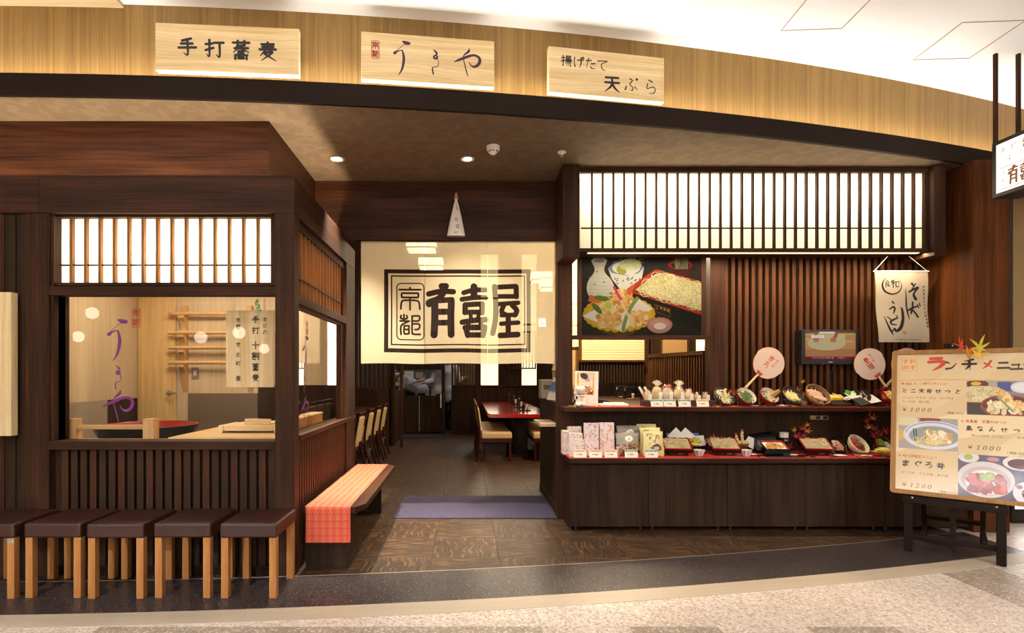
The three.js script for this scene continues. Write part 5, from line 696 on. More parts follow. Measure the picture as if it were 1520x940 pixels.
{
  const d = 5.57, t = thing('rolling_pin_rack', 'wooden wall rack of horizontal rolling pins in the booth', 'rack', [X(310, d), 0, -d]), up = new THREE.Shape(), y0 = Y(582, d), y1 = Y(455, d); up.moveTo(0, y0); const ys = [543, 521, 499, 471].map((y) => Y(y, d)); ys.forEach((y) => { up.lineTo(0.035, y - 0.11); up.quadraticCurveTo(0.05, y - 0.05, 0.1, y - 0.015); up.lineTo(0.1, y + 0.007); up.lineTo(0.04, y + 0.007); }); up.lineTo(0.04, y1); up.lineTo(0, y1);
  for (const px of [276, 372]) part(t, 'upright', metres(plate(up, 0.05, 0.002).rotateY(-Math.PI / 2).translate(0.025, 0, 0.0), 'y'), pineWood, [X(px, d) - t.position.x, 0, 0.003]);
  for (const [i, y] of ys.entries()) solo('rolling_pin', ['long pale rolling pin on the lowest rung of the rack', 'long pale rolling pin on the second rung from below', 'long pale rolling pin on the third rung from below', 'long pale rolling pin on the top rung of the rack'][i], 'rolling pin', metres(new THREE.CylinderGeometry(0.018, 0.018, 1.12, 20).rotateZ(Math.PI / 2), 'x'), pineWood, [X(338, d), y + 0.0288, -d + 0.07], 'rolling pins on the wall rack');
  const s = thing('wall_plate', 'grey switch plate on the booth wall below the rack', 'switch', [X(290, d), Y(554, d), -d + 0.003]); part(s, 'plate', rbox(0.075, 0.122, 0.008, 0.003), M({ color: 0x8f887c, metalness: 0.5, roughness: 0.4 })); part(s, 'rocker', rbox(0.03, 0.05, 0.006, 0.002), plain(0xc8c2b4), [0, 0, 0.006]);
  // hanging day board
  const dd = 3.78, x0 = X(336, dd), x1 = X(407, dd), b0 = Y(575, dd), b1 = Y(461, dd), b = thing('hanging_board', 'pale wood day board with brushed columns hung behind the front glass', 'sign', [(x0 + x1) / 2, b0, -dd]); part(b, 'board', rbox(x1 - x0, b1 - b0, 0.018, 0.002, 'y'), paleWood, [0, (b1 - b0) / 2, 0]);
  const c = canvas(640, 1024); '本日の'.split('').forEach((g, i) => glyph(c, g, 490, 90 + i * 84, 66, INK, 1)); '手打十割蕎麦'.split('').forEach((g, i) => glyph(c, g, 345, 70 + i * 146 + (i > 1 ? 50 : 0), 104, INK, 1.25)); [['京', 100], ['都', 185], ['・', 345], ['京', 425], ['北', 555], ['町', 670], ['産', 870]].forEach(([g, y]) => glyph(c, g, 132, y, 70, INK, 1));
  part(b, 'lettering', new THREE.PlaneGeometry(x1 - x0, b1 - b0), M({ map: canvasTex(c), transparent: true, roughness: 0.5 }), [0, (b1 - b0) / 2, 0.0096]); part(b, 'plaque', rbox(0.055, 0.17, 0.004, 0.001), paleWood, [-0.08, 0.19, 0.0085]).scale.z = 0.2;
  for (const px of [348, 393]) part(b, 'chain', merge([...Array(7)].map((_, i) => new THREE.TorusGeometry(0.007, 0.0018, 6, 12).rotateY(i & 1 ? 0 : Math.PI / 2).translate(X(px, dd) - (x0 + x1) / 2, b1 - b0 + 0.008 + i * 0.0135, 0))), steel);
  const lf = thing('leaf_sprig', 'small green leaf sprig decoration above the hanging day board', 'leaf', [X(384, 3.72), Y(461, 3.72), -3.72]); part(lf, 'stem', tube([[0.01, -0.01, 0], [0.0, 0.03, 0], [-0.02, 0.07, 0]], 0.002, 10, 5), plain(0x2f7a3a)); for (let i = 0; i < 14; i++) part(lf, 'leaf', new THREE.SphereGeometry(0.008, 8, 6).scale(1, 0.7, 0.3), plain(i % 3 ? 0x3fae5a : 0x9fe0a8, 0.5), [0.006 - i * 0.0018 + (i & 1 ? 0.008 : -0.008), -0.008 + i * 0.006, (i % 3) * 0.002], [0, 0, i]);
}
// ---------------------------------------------------------------- dining room
const DZ = 12.2;
{
  // left slatted screen, kitchen front, back wall panels
  const l = struct('wall_dining_left', null), d = 10.2, xa = X(500, d), xb = X(580, d); bpart(l, 'panel', darkWood2, [xa, xb, 0, Y(578, d), d, d + 0.06]); bpart(l, 'rail', darkWood, [xa, xb, Y(578, d), Y(575, d), d - 0.01, d + 0.07], 'x'); for (let i = 0; i < 13; i++) bpart(l, 'slat', darkWood2, [xa + i * 0.083, xa + i * 0.083 + 0.045, Y(575, d), 3.0, d, d + 0.05]); bpart(l, 'post', darkWood, [xb - 0.02, xb + 0.07, 0, 3.0, d, d + 0.09]);
  bpart(l, 'post', darkWood, [X(594, 10), X(598.5, 10), 0, 3.0, 9.95, 10.0]); bpart(l, 'header', darkWood2, [-5.5, X(598, 10), 3.0, 4.0, d, d + 0.06]); bpart(l, 'side_panel', darkWood2, [xb + 0.02, xb + 0.06, 0, 1.0, d + 0.09, DZ]);
  const k = struct('wall_kitchen_front', null); bpart(k, 'post', darkWood, [X(655.5, DZ), X(660.5, DZ), 0, 3.0, DZ - 0.06, DZ + 0.04]); bpart(k, 'panel', darkWood2, [X(672, DZ), X(709, DZ), 0, Y(573.5, DZ), DZ, DZ + 0.06]); bpart(k, 'rail', darkWood, [X(672, DZ), X(709, DZ), Y(574, DZ), Y(571.5, DZ), DZ - 0.02, DZ + 0.08], 'x'); for (let i = 0; i < 8; i++) bpart(k, 'slat', slatWood, [X(674.5 + i * 4.35, DZ), X(676.6 + i * 4.35, DZ), Y(571.5, DZ), 3.0, DZ, DZ + 0.04]); bpart(k, 'post', darkWood, [X(706, DZ), X(712.5, DZ), 0, 3.2, DZ - 0.04, DZ + 0.08]); bpart(k, 'header', darkWood2, [-1.7, X(712, DZ), 3.0, 4.0, DZ, DZ + 0.06]); bpart(k, 'return', darkWood2, [X(670, DZ), X(672, DZ), 0, 3.0, DZ, DZ + 0.5]);
  const b = struct('wall_dining_back', null), y0 = Y(572, DZ), y1 = Y(378, DZ); bpart(b, 'panel', darkWood2, [X(712, DZ), 2.2, 0, y0, DZ, DZ + 0.05]); for (const [p, q] of [[740, 773], [797, 900]]) bpart(b, 'panel', darkWood2, [X(p, DZ), X(q, DZ), y0, 4.0, DZ, DZ + 0.05]); bpart(b, 'rail', darkWood, [X(712, DZ), X(840, DZ), y0 - 0.03, y0, DZ - 0.03, DZ], 'x'); for (const [p, q] of [[712, 740], [773, 797]]) bpart(b, 'panel', darkWood2, [X(p, DZ), X(q, DZ), y1, 4.0, DZ, DZ + 0.05]); for (const p of [712.5, 740.5, 773, 797.5]) bpart(b, 'post', darkWood, [X(p - 1.2, DZ), X(p + 1.2, DZ), 0, 4.0, DZ - 0.04, DZ]);
  const glow = MP({ color: 0xf4e6c8, roughness: 1, emissive: 0xffe2a8, emissiveIntensity: 0.95 });
  for (const [i, p, q, yb] of [[0, 713.5, 739.5, 443], [1, 774, 796.5, 482]]) { const t = thing('wall_light_panel', i ? 'tall lit paper panel on the back wall, right one' : 'tall lit paper panel on the back wall, left one', 'wall lamp', [X((p + q) / 2, DZ), y0, -DZ]); bpart(t, 'paper', glow, [X(p, DZ), X(q, DZ), y0, y1, DZ, DZ + 0.03]); bpart(t, 'bar', darkWood, [X(p, DZ), X(q, DZ), Y(yb, DZ) - 0.02, Y(yb, DZ) + 0.02, DZ - 0.02, DZ]); area('wall_panel_light', WARM, 2.2, X(q, DZ) - X(p, DZ), y1 - y0, [X((p + q) / 2, DZ), (y0 + y1) / 2, -DZ + 0.03], [X((p + q) / 2, DZ), (y0 + y1) / 2, 0]); }
  const g = thing('wall_lattice', 'small hanging wooden lattice frame between the lit wall panels', 'lattice', [X(775, 12), Y(547, 12), -12.1]); part(g, 'frame', merge([box(0.62, 0.03, 0.03, 'x').translate(0, 0, 0), box(0.62, 0.03, 0.03, 'x').translate(0, 0.8, 0), box(0.03, 0.83, 0.03).translate(-0.3, 0.4, 0), box(0.03, 0.83, 0.03).translate(0.3, 0.4, 0)]), darkWood); for (let i = 0; i < 8; i++) part(g, 'slat', box(0.018, 0.8, 0.02), slatWood, [-0.24 + i * 0.068, 0.4, 0]);
  const rs = struct('wall_dining_right', null); bpart(rs, 'panel', plain(0x8c7050, 0.8), [2.2, 2.26, 0, 4.0, 8.2, DZ]);
  // kitchen doors
  const dr = thing('swing_door', 'pair of low brown swing doors at the kitchen entrance, left leaf', 'door', [X(610, DZ), 0, -DZ]); const ya = Y(641, DZ) , yb = Y(587.5, DZ); bpart(dr, 'leaf', darkWood2, [X(598.5, DZ), X(621, DZ), ya, yb, DZ, DZ + 0.03]); part(dr, 'hinge', box(0.02, 0.06, 0.05), steel, [X(599, DZ) - dr.position.x, yb - 0.06, 0.0]);
  const d2 = thing('swing_door', 'pair of low brown swing doors at the kitchen entrance, right leaf', 'door', [X(638, DZ), 0, -DZ]); bpart(d2, 'leaf', darkWood2, [X(622.3, DZ), X(655, DZ), ya, yb, DZ, DZ + 0.03]); part(d2, 'edge_strip', box(0.012, yb - ya, 0.034), steel, [X(622.4, DZ) - d2.position.x, (ya + yb) / 2, 0]); part(d2, 'hinge', box(0.025, 0.3, 0.04), steel, [X(654.5, DZ) - d2.position.x, yb - 0.12, 0.02]);
  solo('half_curtain', 'short dark brown half curtain over the kitchen entrance', 'half curtain', box(X(655, DZ) - X(598, DZ), 0.6, 0.02), darkWood2, [X(626.5, DZ), Y(549, DZ) + 0.3, -DZ]);
  solo('kitchen_mat', 'dark mat on the floor below the kitchen doors', 'mat', rbox(1.05, 0.012, 0.5, 0.004, 'x'), plain(0x2a2833, 0.9), [X(622, 12), 0.006, -11.75]);
  // kitchen behind
  const st = thing('kitchen_counter', 'steel kitchen counter behind the swing doors', 'counter', [-1.0, 0, -13.2]); bpart(st, 'top', steel, [-1.45, -0.7, 1.03, 1.06, 13.6, 14.2]); bpart(st, 'base', charcoal, [-1.42, -0.72, 0, 1.029, 13.65, 14.15]); bpart(st, 'pass_shelf', steel, [-1.45, -0.7, Y(567, 13), Y(565.6, 13), 13.6, 13.9]); for (const x of [-1.42, -0.76]) bpart(st, 'post', steel, [x, x + 0.03, 1.06, 1.16, 13.7, 13.73]);
  const hood = thing('kitchen_hood', 'grey metal hood in the kitchen with white notes', 'hood', [-0.7, 1.2, -13.9]); bpart(hood, 'body', plain(0x5a564e, 0.5), [-1.6, 0.1, Y(563, 13.9), 2.4, 13.9, 14.6]); bpart(hood, 'note', paperWhite, [X(600, 13.89), X(614, 13.89), Y(563, 13.89), Y(551, 13.89), 13.886, 13.889]); bpart(hood, 'note', plain(0xb5a892), [X(617, 13.89), X(628, 13.89), Y(562, 13.89), Y(553, 13.89), 13.886, 13.889]);
  const sh = thing('dish_shelf', 'kitchen shelf with white and green packs left of the doors', 'shelf', [X(588, 12.65), 1.0, -12.65]); for (const y of [1.05, 1.28]) bpart(sh, 'board', steel, [X(578, 12.65), X(596, 12.65), y, y + 0.015, 12.5, 12.8]); solo('green_pack', 'green pack on the kitchen shelf', 'pack', rbox(0.12, 0.08, 0.1, 0.01), plain(0x7fae4c), [X(591, 12.6), 1.105, -12.62]); solo('white_dishes', 'stack of white dishes on the kitchen shelf', 'dishes', lathe([[0, 0], [0.09, 0], [0.1, 0.03], [0.09, 0.03], [0.09, 0.06], [0, 0.06]], 20), white, [X(587, 12.65), 1.295, -12.65]);
  solo('pink_bin', 'pink plastic bin standing on the kitchen counter', 'bin', lathe([[0, 0], [0.07, 0], [0.085, 0.12], [0.08, 0.12], [0.066, 0.008], [0, 0.008]], 20), plain(0xb02c54, 0.4), [X(602, 13.95), 1.062, -14.0]);
  const kl = area('kitchen_lamp', 0xf4f0ff, 7.0, 1.2, 0.3, [-0.6, 3.8, -13.0], [-0.6, 0, -13.0]); solo('kitchen_lamp', 'white tube lamp on the kitchen ceiling', 'ceiling lamp', box(1.2, 0.05, 0.3), M({ color: 0xffffff, emissive: 0xf4f0ff, emissiveIntensity: 1.5 }), [-0.6, 3.974, -13]);
}
// the lit signs and ceiling lanterns of the dining room
{
  const lanternGlow = M({ color: 0xfff2dc, emissive: 0xffecc8, emissiveIntensity: 2.6 });
  for (const [i, x, y, d] of [[0, X(626, 8.5), Y(372, 8.5), 8.5], [1, X(640, 10.2), Y(398, 10.2), 10.2], [2, X(822, 9.2), Y(430, 9.2), 9.2], [3, -1.9, 3.0, 7.2], [4, 1.5, 3.1, 10.6]]) { const t = thing('pendant_lantern', ['square paper lantern nearest behind the curtain, seen through the cloth', 'square paper lantern further back, seen through the cloth', 'square paper lantern between curtain edge and post', 'square paper lantern over the left row of chairs', 'square paper lantern over the red table'][i], 'pendant lamp', [x, y, -d]); part(t, 'shade', rbox(0.44, 0.16, 0.44, 0.006), lanternGlow, [0, 0.08, 0]); part(t, 'frame', merge([box(0.46, 0.014, 0.02, 'x').translate(0, 0.004, 0.225), box(0.46, 0.014, 0.02, 'x').translate(0, 0.156, 0.225), box(0.02, 0.014, 0.46).translate(0.225, 0.004, 0), box(0.02, 0.014, 0.46).translate(-0.225, 0.004, 0)]), darkWood); part(t, 'cord', new THREE.CylinderGeometry(0.004, 0.004, 4.0 - y - 0.16, 6), black, [0, 0.16 + (4.0 - y - 0.16) / 2, 0]); area('lantern_light', WARM, 7, 0.42, 0.42, [x, y - 0.01, -d], [x, 0, -d]); }
  const s = thing('exit_sign', 'small bluish white lit sign seen through the curtain', 'sign', [X(805, 11), Y(479, 11), -11]); part(s, 'box', rbox(0.15, 0.18, 0.04, 0.004), white, [0, 0, -0.021]); const c = canvas(128, 160, '#eaf2ff'); c.fillStyle = '#5a86c8'; c.beginPath(); c.arc(64, 46, 14, 0, 7); c.fill(); c.fillRect(48, 62, 32, 50); c.fillRect(36, 112, 22, 20); c.fillRect(70, 106, 30, 16); const tx = canvasTex(c); part(s, 'face', new THREE.PlaneGeometry(0.14, 0.17), M({ map: tx, emissive: 0xffffff, emissiveMap: tx, emissiveIntensity: 1.6 }), [0, 0, 0.0005]); part(s, 'hanger', new THREE.CylinderGeometry(0.006, 0.006, 4.0 - s.position.y - 0.09, 8), steel, [0, (4.0 - s.position.y + 0.09) / 2, -0.02]);
}
// chairs along the left counter
{
  const red = wood(0x2a0f0a, 0x4a1e14, 0.35, { s: 141 }), t = thing('dining_chair', 'cream backed dark wood chair farthest along the left counter', 'chair', [-1.5, 0, -8.85], 'cream backed chairs along the left counter');
  // faces -x: seat, backrest leaning towards +x, curved top rail with a grip slot
  part(t, 'seat', rbox(0.42, 0.07, 0.42, 0.02, 'x', 3), creamLeather, [-0.06, 0.43, 0]); part(t, 'seat_frame', rbox(0.42, 0.04, 0.42, 0.006), red, [-0.06, 0.376, 0]);
  part(t, 'backrest', rbox(0.045, 0.33, 0.38, 0.02, 'y', 3), creamLeather, [0.185, 0.62, 0], [0, 0, -0.16]);
  part(t, 'top_rail', rbox(0.03, 0.035, 0.42, 0.008, 'z'), red, [0.228, 0.828, 0], [0, 0, -0.16]);
  for (const z of [-0.2, 0.2]) { part(t, 'leg', tube([[0.27, 0.001, z], [0.175, 0.36, z], [0.17, 0.5, z], [0.225, 0.83, z]], 0.016, 20, 8), red); part(t, 'leg', tube([[-0.26, 0.001, z * 0.95], [-0.24, 0.2, z * 0.95], [-0.235, 0.37, z * 0.95]], 0.016, 8, 8), red); }
  const L = ['cream backed dark wood chair third along the left counter', 'cream backed dark wood chair second along the left counter', 'cream backed dark wood chair nearest the booth on the left']; [8.2, 7.54, 6.85].forEach((d, i) => twin(t, [-1.5, 0, -d], L[i]));
  const cn = thing('dining_counter', 'dark wood eating counter along the left wall before the chairs', 'counter', [-2.0, 0, -8]); bpart(cn, 'top', darkWood, [-2.4, -1.68, 0.7, 0.74, 6.2, 9.9], 'z', 0.003); bpart(cn, 'panel', darkWood2, [-2.3, -2.25, 0.012, 0.699, 6.2, 9.9]); for (const d of [6.25, 9.8]) bpart(cn, 'leg', darkWood2, [-1.8, -1.74, 0, 0.699, d, d + 0.06]);
  const wick = dataTex(128, 128, (u, v) => { const a = Math.sin(u * 100.5) * Math.sin(v * 100.5), b = vnoise(u * 16, v * 16, 16, 16, 8); return mix3([34, 24, 20], [92, 70, 56], 0.5 + 0.4 * a + 0.2 * (b - 0.5)); }, true, 0.2, 0.2), wk = M({ map: wick, roughness: 0.8, bumpMap: wick, bumpScale: 0.004 });
  const basket = (x, d, label, w = 0.4, l = 0.3, h = 0.28) => { const q = thing('basket', label, 'basket', [x, 0, -d], 'dark wicker baskets under the seats'), sh = new THREE.CylinderGeometry(0.5, 0.44, 1, 4, 1, true).rotateY(Math.PI / 4); const g = metres(sh.clone().scale(w * 1.41, h, l * 1.41).translate(0, h / 2, 0), 'y'); g.computeVertexNormals(); part(q, 'body', g, M({ map: wick, roughness: 0.8, side: THREE.DoubleSide, bumpMap: wick, bumpScale: 0.004 })); part(q, 'rim', merge([box(w, 0.02, 0.02).translate(0, h, l / 2), box(w, 0.02, 0.02).translate(0, h, -l / 2), box(0.02, 0.02, l).translate(w / 2, h, 0), box(0.02, 0.02, l).translate(-w / 2, h, 0)]), wk); part(q, 'bottom', box(w * 0.87, 0.01, l * 0.87), wk, [0, 0.006, 0]); };
  basket(-1.46, 8.85, 'dark wicker basket under the farthest chair on the left', 0.3, 0.3); basket(-1.46, 7.54, 'dark wicker basket under the second chair on the left', 0.3, 0.3); basket(0.47, 8.55, 'wide dark wicker basket under the cream settee', 0.34, 0.34, 0.26); basket(1.27, 8.55, 'dark wicker basket under the right seat of the red table', 0.3, 0.34, 0.26);
  // red table with settees
  const tb = thing('dining_table', 'long red lacquer dining table in the back room', 'table', [0.95, 0, -10.3]), top = poly([[0.36, 8.45], [0.4, 8.3], [1.3, 8.3], [1.3, 12.1], [0.36, 12.1]].map(([x, d]) => [x - 0.95, d - 10.3])); part(tb, 'top', metres(plate(top, 0.05, 0.004).rotateX(-Math.PI / 2), 'z'), MP({ color: 0x9c160e, roughness: 0.18, clearcoat: 0.5, clearcoatRoughness: 0.08 }), [0, 0.66, 0]); bpart(tb, 'pedestal', darkWood2, [0.77, 1.0, 0, 0.655, 8.8, 11.8]); bpart(tb, 'pedestal_foot', darkWood, [0.74, 1.01, 0, 0.05, 8.75, 11.9]);
  const se = (x, dir, label, dd = 8.27) => { const s = thing('settee', label, 'settee', [x, 0, -dd - 1.0]); for (let i = 0; i < 5; i++) part(s, 'cushion', rbox(0.46, 0.1, 0.395, 0.025, 'x', 3), creamLeather, [dir * 0.02, 0.39, 0.8 - i * 0.4]); part(s, 'frame', merge([box(0.46, 0.05, 2.0, 'z').translate(dir * 0.02, 0.315, 0)]), red); for (const z of [0.97, -0.95]) for (const a of [-0.2, 0.22]) part(s, 'leg', rbox(0.035, 0.29, 0.035, 0.004), red, [dir * a, 0.1455, z]); for (let i = 0; i < 4; i++) { part(s, 'backrest', rbox(0.05, 0.34, 0.46, 0.02, 'y', 3), creamLeather, [-dir * 0.245, 0.62, 0.75 - i * 0.5], [0, 0, dir * 0.14]); part(s, 'back_rail', rbox(0.028, 0.05, 0.48, 0.008, 'z'), red, [-dir * 0.29, 0.84, 0.75 - i * 0.5], [0, 0, dir * 0.14]); } for (let i = 0; i < 5; i++) part(s, 'back_post', tube([[-dir * 0.28, 0.001, 0.99 - i * 0.49], [-dir * 0.235, 0.38, 0.99 - i * 0.49], [-dir * 0.285, 0.84, 0.99 - i * 0.49]], 0.015, 12, 8), red); };
  se(0.46, 1, 'cream leather settee with dark red frame left of the red table'); se(1.28, -1, 'cream leather settee right of the red table, half hidden by the till counter');
  const set = (x, d, y, label, g) => { const q = thing('condiment_set', label, 'condiment set', [x, y, -d], g); part(q, 'menu_holder', rbox(0.02, 0.2, 0.12, 0.003), black, [-0.06, 0.101, 0], [0, 0, 0]); part(q, 'menu_holder_top', new THREE.TorusGeometry(0.022, 0.006, 8, 16), black, [-0.06, 0.205, 0.05]); part(q, 'tray', rbox(0.17, 0.016, 0.12, 0.003), charcoal, [0.04, 0.009, 0]); part(q, 'shaker', lathe([[0, 0], [0.022, 0], [0.022, 0.05], [0.015, 0.06], [0.016, 0.085], [0.008, 0.09], [0, 0.09]], 16), white, [0.07, 0.018, 0.02]); part(q, 'sauce_bottle', lathe([[0, 0], [0.024, 0], [0.024, 0.06], [0.01, 0.085], [0.01, 0.1], [0, 0.1]], 16), charcoal, [0.015, 0.018, -0.02]); };
  set(X(776, 9.05), 9.05, 0.715, 'condiment set with white shaker nearest on the red table'); set(X(768, 10), 10, 0.715, 'condiment set in the middle of the red table'); set(X(760, 11), 11, 0.715, 'condiment set farthest on the red table');
}
// till counter beside the entrance post
{
  const t = thing('till_counter', 'dark wood till counter behind the entrance post', 'counter', [1.1, 0, -5.7]); bpart(t, 'side', darkWood2, [0.858, 0.9, 0.0, 1.015, 5.125, 6.3]); bpart(t, 'top', darkWood, [0.846, 1.13, 1.015, 1.05, 5.125, 6.32], 'z', 0.003); bpart(t, 'back', darkWood2, [0.9, 1.13, 0, 1.014, 6.26, 6.3]); bpart(t, 'baseboard', darkWood, [0.85, 0.858, 0, 0.075, 5.125, 6.3], 'z'); bpart(t, 'bag_shelf', paleWall, [0.7, 0.857, 0.82, 0.85, 5.13, 5.62], 'z', 0.002);
  const r = thing('till_machine', 'grey till machine on the till counter beside the post', 'till', [0.86, 1.05, -6.0]); part(r, 'body', rbox(0.13, 0.2, 0.2, 0.008), plain(0x9a948a, 0.5), [0.02, 0.1, 0]); part(r, 'paper_slot', box(0.1, 0.01, 0.06), charcoal, [0.02, 0.203, 0.03]); part(r, 'button_panel', box(0.08, 0.05, 0.006), plain(0x5a564e), [0.02, 0.12, 0.102]);
  const s = thing('card_stand', 'small white slanted display stand at the till', 'stand', [0.9, 1.05, -5.55]); part(s, 'panel', rbox(0.006, 0.24, 0.16, 0.002), paperWhite, [0, 0.112, 0], [0, 0.4, -0.35]); part(s, 'foot', rbox(0.12, 0.008, 0.16, 0.002), paperWhite, [0.02, 0.005, 0]); part(s, 'picture', box(0.002, 0.1, 0.1), plain(0x5a78b0), [-0.012, 0.135, 0], [0, 0.4, -0.35]);
  const l = thing('till_lamp', 'tiny white lamp shade on the till counter', 'lamp', [0.945, 1.05, -5.74]); part(l, 'shade', lathe([[0.012, 0.07], [0.045, 0]], 20), M({ color: 0xf0e8da, side: THREE.DoubleSide }), [0, 0.3, 0]); part(l, 'stem', new THREE.CylinderGeometry(0.005, 0.005, 0.3, 8), black, [0, 0.151, 0]); part(l, 'base', new THREE.CylinderGeometry(0.04, 0.045, 0.012, 20), black, [0, 0.0065, 0]);
  for (let i = 0; i < 3; i++) solo('paper_slip', ['stack of white slips on the till counter edge', 'white receipt tray paper beside the till', 'folded white leaflet on the till counter'][i], 'paper', rbox(0.12, 0.01 + i * 0.012, 0.16, 0.002), paperWhite, [[0.94, 0.95, 0.99][i], 1.056 + i * 0.006, -[5.28, 6.2, 5.9][i]]);
}
// behind the upper shelf: counter with condiment boxes, blind, low screens
{
  const t = thing('bar_counter', 'dark bar counter with condiment boxes behind the upper shelf', 'counter', [1.95, 0, -6.3]); bpart(t, 'top', blackWood, [1.55, 2.2, 0.985, 1.02, 5.52, 7.5], 'z', 0.003); bpart(t, 'front', blackWood, [1.6, 1.64, 0.0, 0.984, 5.55, 7.45]);
  [[2.02, 7.1], [1.95, 6.5], [1.985, 5.95]].forEach(([x, d], i) => { const q = thing('condiment_box', ['black condiment box with orange coaster, farthest behind the shelf', 'black condiment box with orange coaster, middle one behind the shelf', 'black condiment box with orange coaster, nearest the snack tray'][i], 'condiment box', [x, 1.02, -d]); part(q, 'box', rbox(0.15, 0.14, 0.02, 0.003), black, [0, 0.071, -0.05]); part(q, 'label', box(0.012, 0.03, 0.001), plain(0xd8b8a8), [-0.055, 0.11, -0.0392]); part(q, 'coaster', new THREE.CylinderGeometry(0.06, 0.06, 0.006, 24), plain(0xb8702c, 0.6), [0, 0.004, 0.03]); part(q, 'shaker', lathe([[0, 0], [0.018, 0], [0.013, 0.03], [0.018, 0.05], [0.014, 0.058], [0, 0.058]], 16), white, [0.02, 0.007, 0.03]); });
  const w = struct('wall_room_behind', null); bpart(w, 'panel', plain(0xb08a58, 0.75), [2.2, 9, 0, 4.0, 8.1, 8.16]); bpart(w, 'panel', plain(0xc9a66c, 0.7), [1.3, 2.2, 1.0, 4.0, 8.14, 8.2]);
  bpart(w, 'post', darkWood2, [X(962, 8), X(976, 8), 0, 4.0, 7.95, 8.05]); bpart(w, 'post', redWood, [X(957, 7.9), X(962, 7.9), 0, 4.0, 7.86, 7.94]); bpart(w, 'post', darkWood2, [X(1022, 8), X(1031, 8), 0, 4.0, 7.95, 8.05]);
  for (const [px0, px1, i] of [[832, 858.5, 0], [1047, 1053, 1]]) { const s = struct('window_' + (5 + i), null); for (let k = 0; k < 5; k++) bpart(s, 'pane', MP({ color: 0xf0d89c, roughness: 1, emissive: 0xffc860, emissiveIntensity: 0.55 }), [X(px0, 7.7), X(px1, 7.7), 1.7 + k * 0.3, 1.985 + k * 0.3, 7.7, 7.72]); bpart(s, 'frame', redWood, [X(px0, 7.7), X(px1, 7.7), 1.65, 1.69, 7.69, 7.73], 'x'); }
  const b = thing('roll_blind', 'cream ribbed blind behind the food picture', 'blind', [X(910, 7.9), Y(535, 7.9), -7.9]); for (let k = 0; k < 26; k++) part(b, 'slat', rbox(X(956, 7.9) - X(863, 7.9), 0.034, 0.012, 0.004, 'x'), plain(0xd9c494, 0.7), [0, 0.018 + k * 0.0365, 0]);
  const a = thing('slatted_screen', 'low dark slatted screen under the cream blind', 'screen', [X(909, 7.8), 0, -7.8]); bpart(a, 'rail', darkWood, [X(860, 7.8), X(957, 7.8), Y(538, 7.8), Y(535, 7.8), 7.76, 7.84], 'x'); bpart(a, 'panel', blackWood, [X(860, 7.8), X(957, 7.8), 0, Y(568, 7.8), 7.78, 7.82]); for (let k = 0; k < 22; k++) bpart(a, 'slat', darkWood2, [X(862 + k * 4.35, 7.8), X(864.4 + k * 4.35, 7.8), Y(568, 7.8), Y(538, 7.8), 7.785, 7.815]); bpart(a, 'backing', blackWood, [X(860, 7.8), X(957, 7.8), Y(568, 7.8), Y(538, 7.8), 7.84, 7.85]);
  const L = Math.hypot(0.21, 1.2), s = thing('slatted_screen', 'low slatted screen with sloping seen top rail, right of the dark post', 'screen', [2.505, 0, -6.6], undefined, Math.atan2(1.2, -0.21) + Math.PI); s.rotation.y = -1.397; part(s, 'rail', rbox(L, 0.045, 0.05, 0.003, 'x'), redWood, [0, 1.545, 0]); for (let k = 0; k < 23; k++) part(s, 'slat', box(0.026, 1.1, 0.03), slatWood, [-L / 2 + 0.03 + k * (L - 0.06) / 22, 0.97, 0]); part(s, 'foot_rail', box(L, 0.42, 0.04, 'x'), blackWood, [0, 0.21, 0]);
  const wl = thing('window_lamp', 'bright paper lamp on the wall right of the food picture', 'wall lamp', [X(1041, 8.05), Y(524, 8.05), -8.05]); part(wl, 'shade', rbox(0.14, 0.5, 0.08, 0.01), M({ color: 0xfff0d0, emissive: 0xffe0a0, emissiveIntensity: 1.1 }), [0, 0.26, 0]); part(wl, 'back', box(0.16, 0.54, 0.02), darkWood, [0, 0.26, -0.041]);
  point('room_lamp', WARMER, 15, [1.9, 2.98, -6.7], 6); { const q = thing('pendant_lantern', 'square paper lantern over the bar counter behind the food picture', 'pendant lamp', [1.9, 2.9, -6.7]); part(q, 'shade', rbox(0.42, 0.16, 0.42, 0.006), M({ color: 0xfff2dc, emissive: 0xffecc8, emissiveIntensity: 2 }), [0, 0.08, 0]); part(q, 'cord', new THREE.CylinderGeometry(0.004, 0.004, 0.94, 6), black, [0, 0.63, 0]); }
}
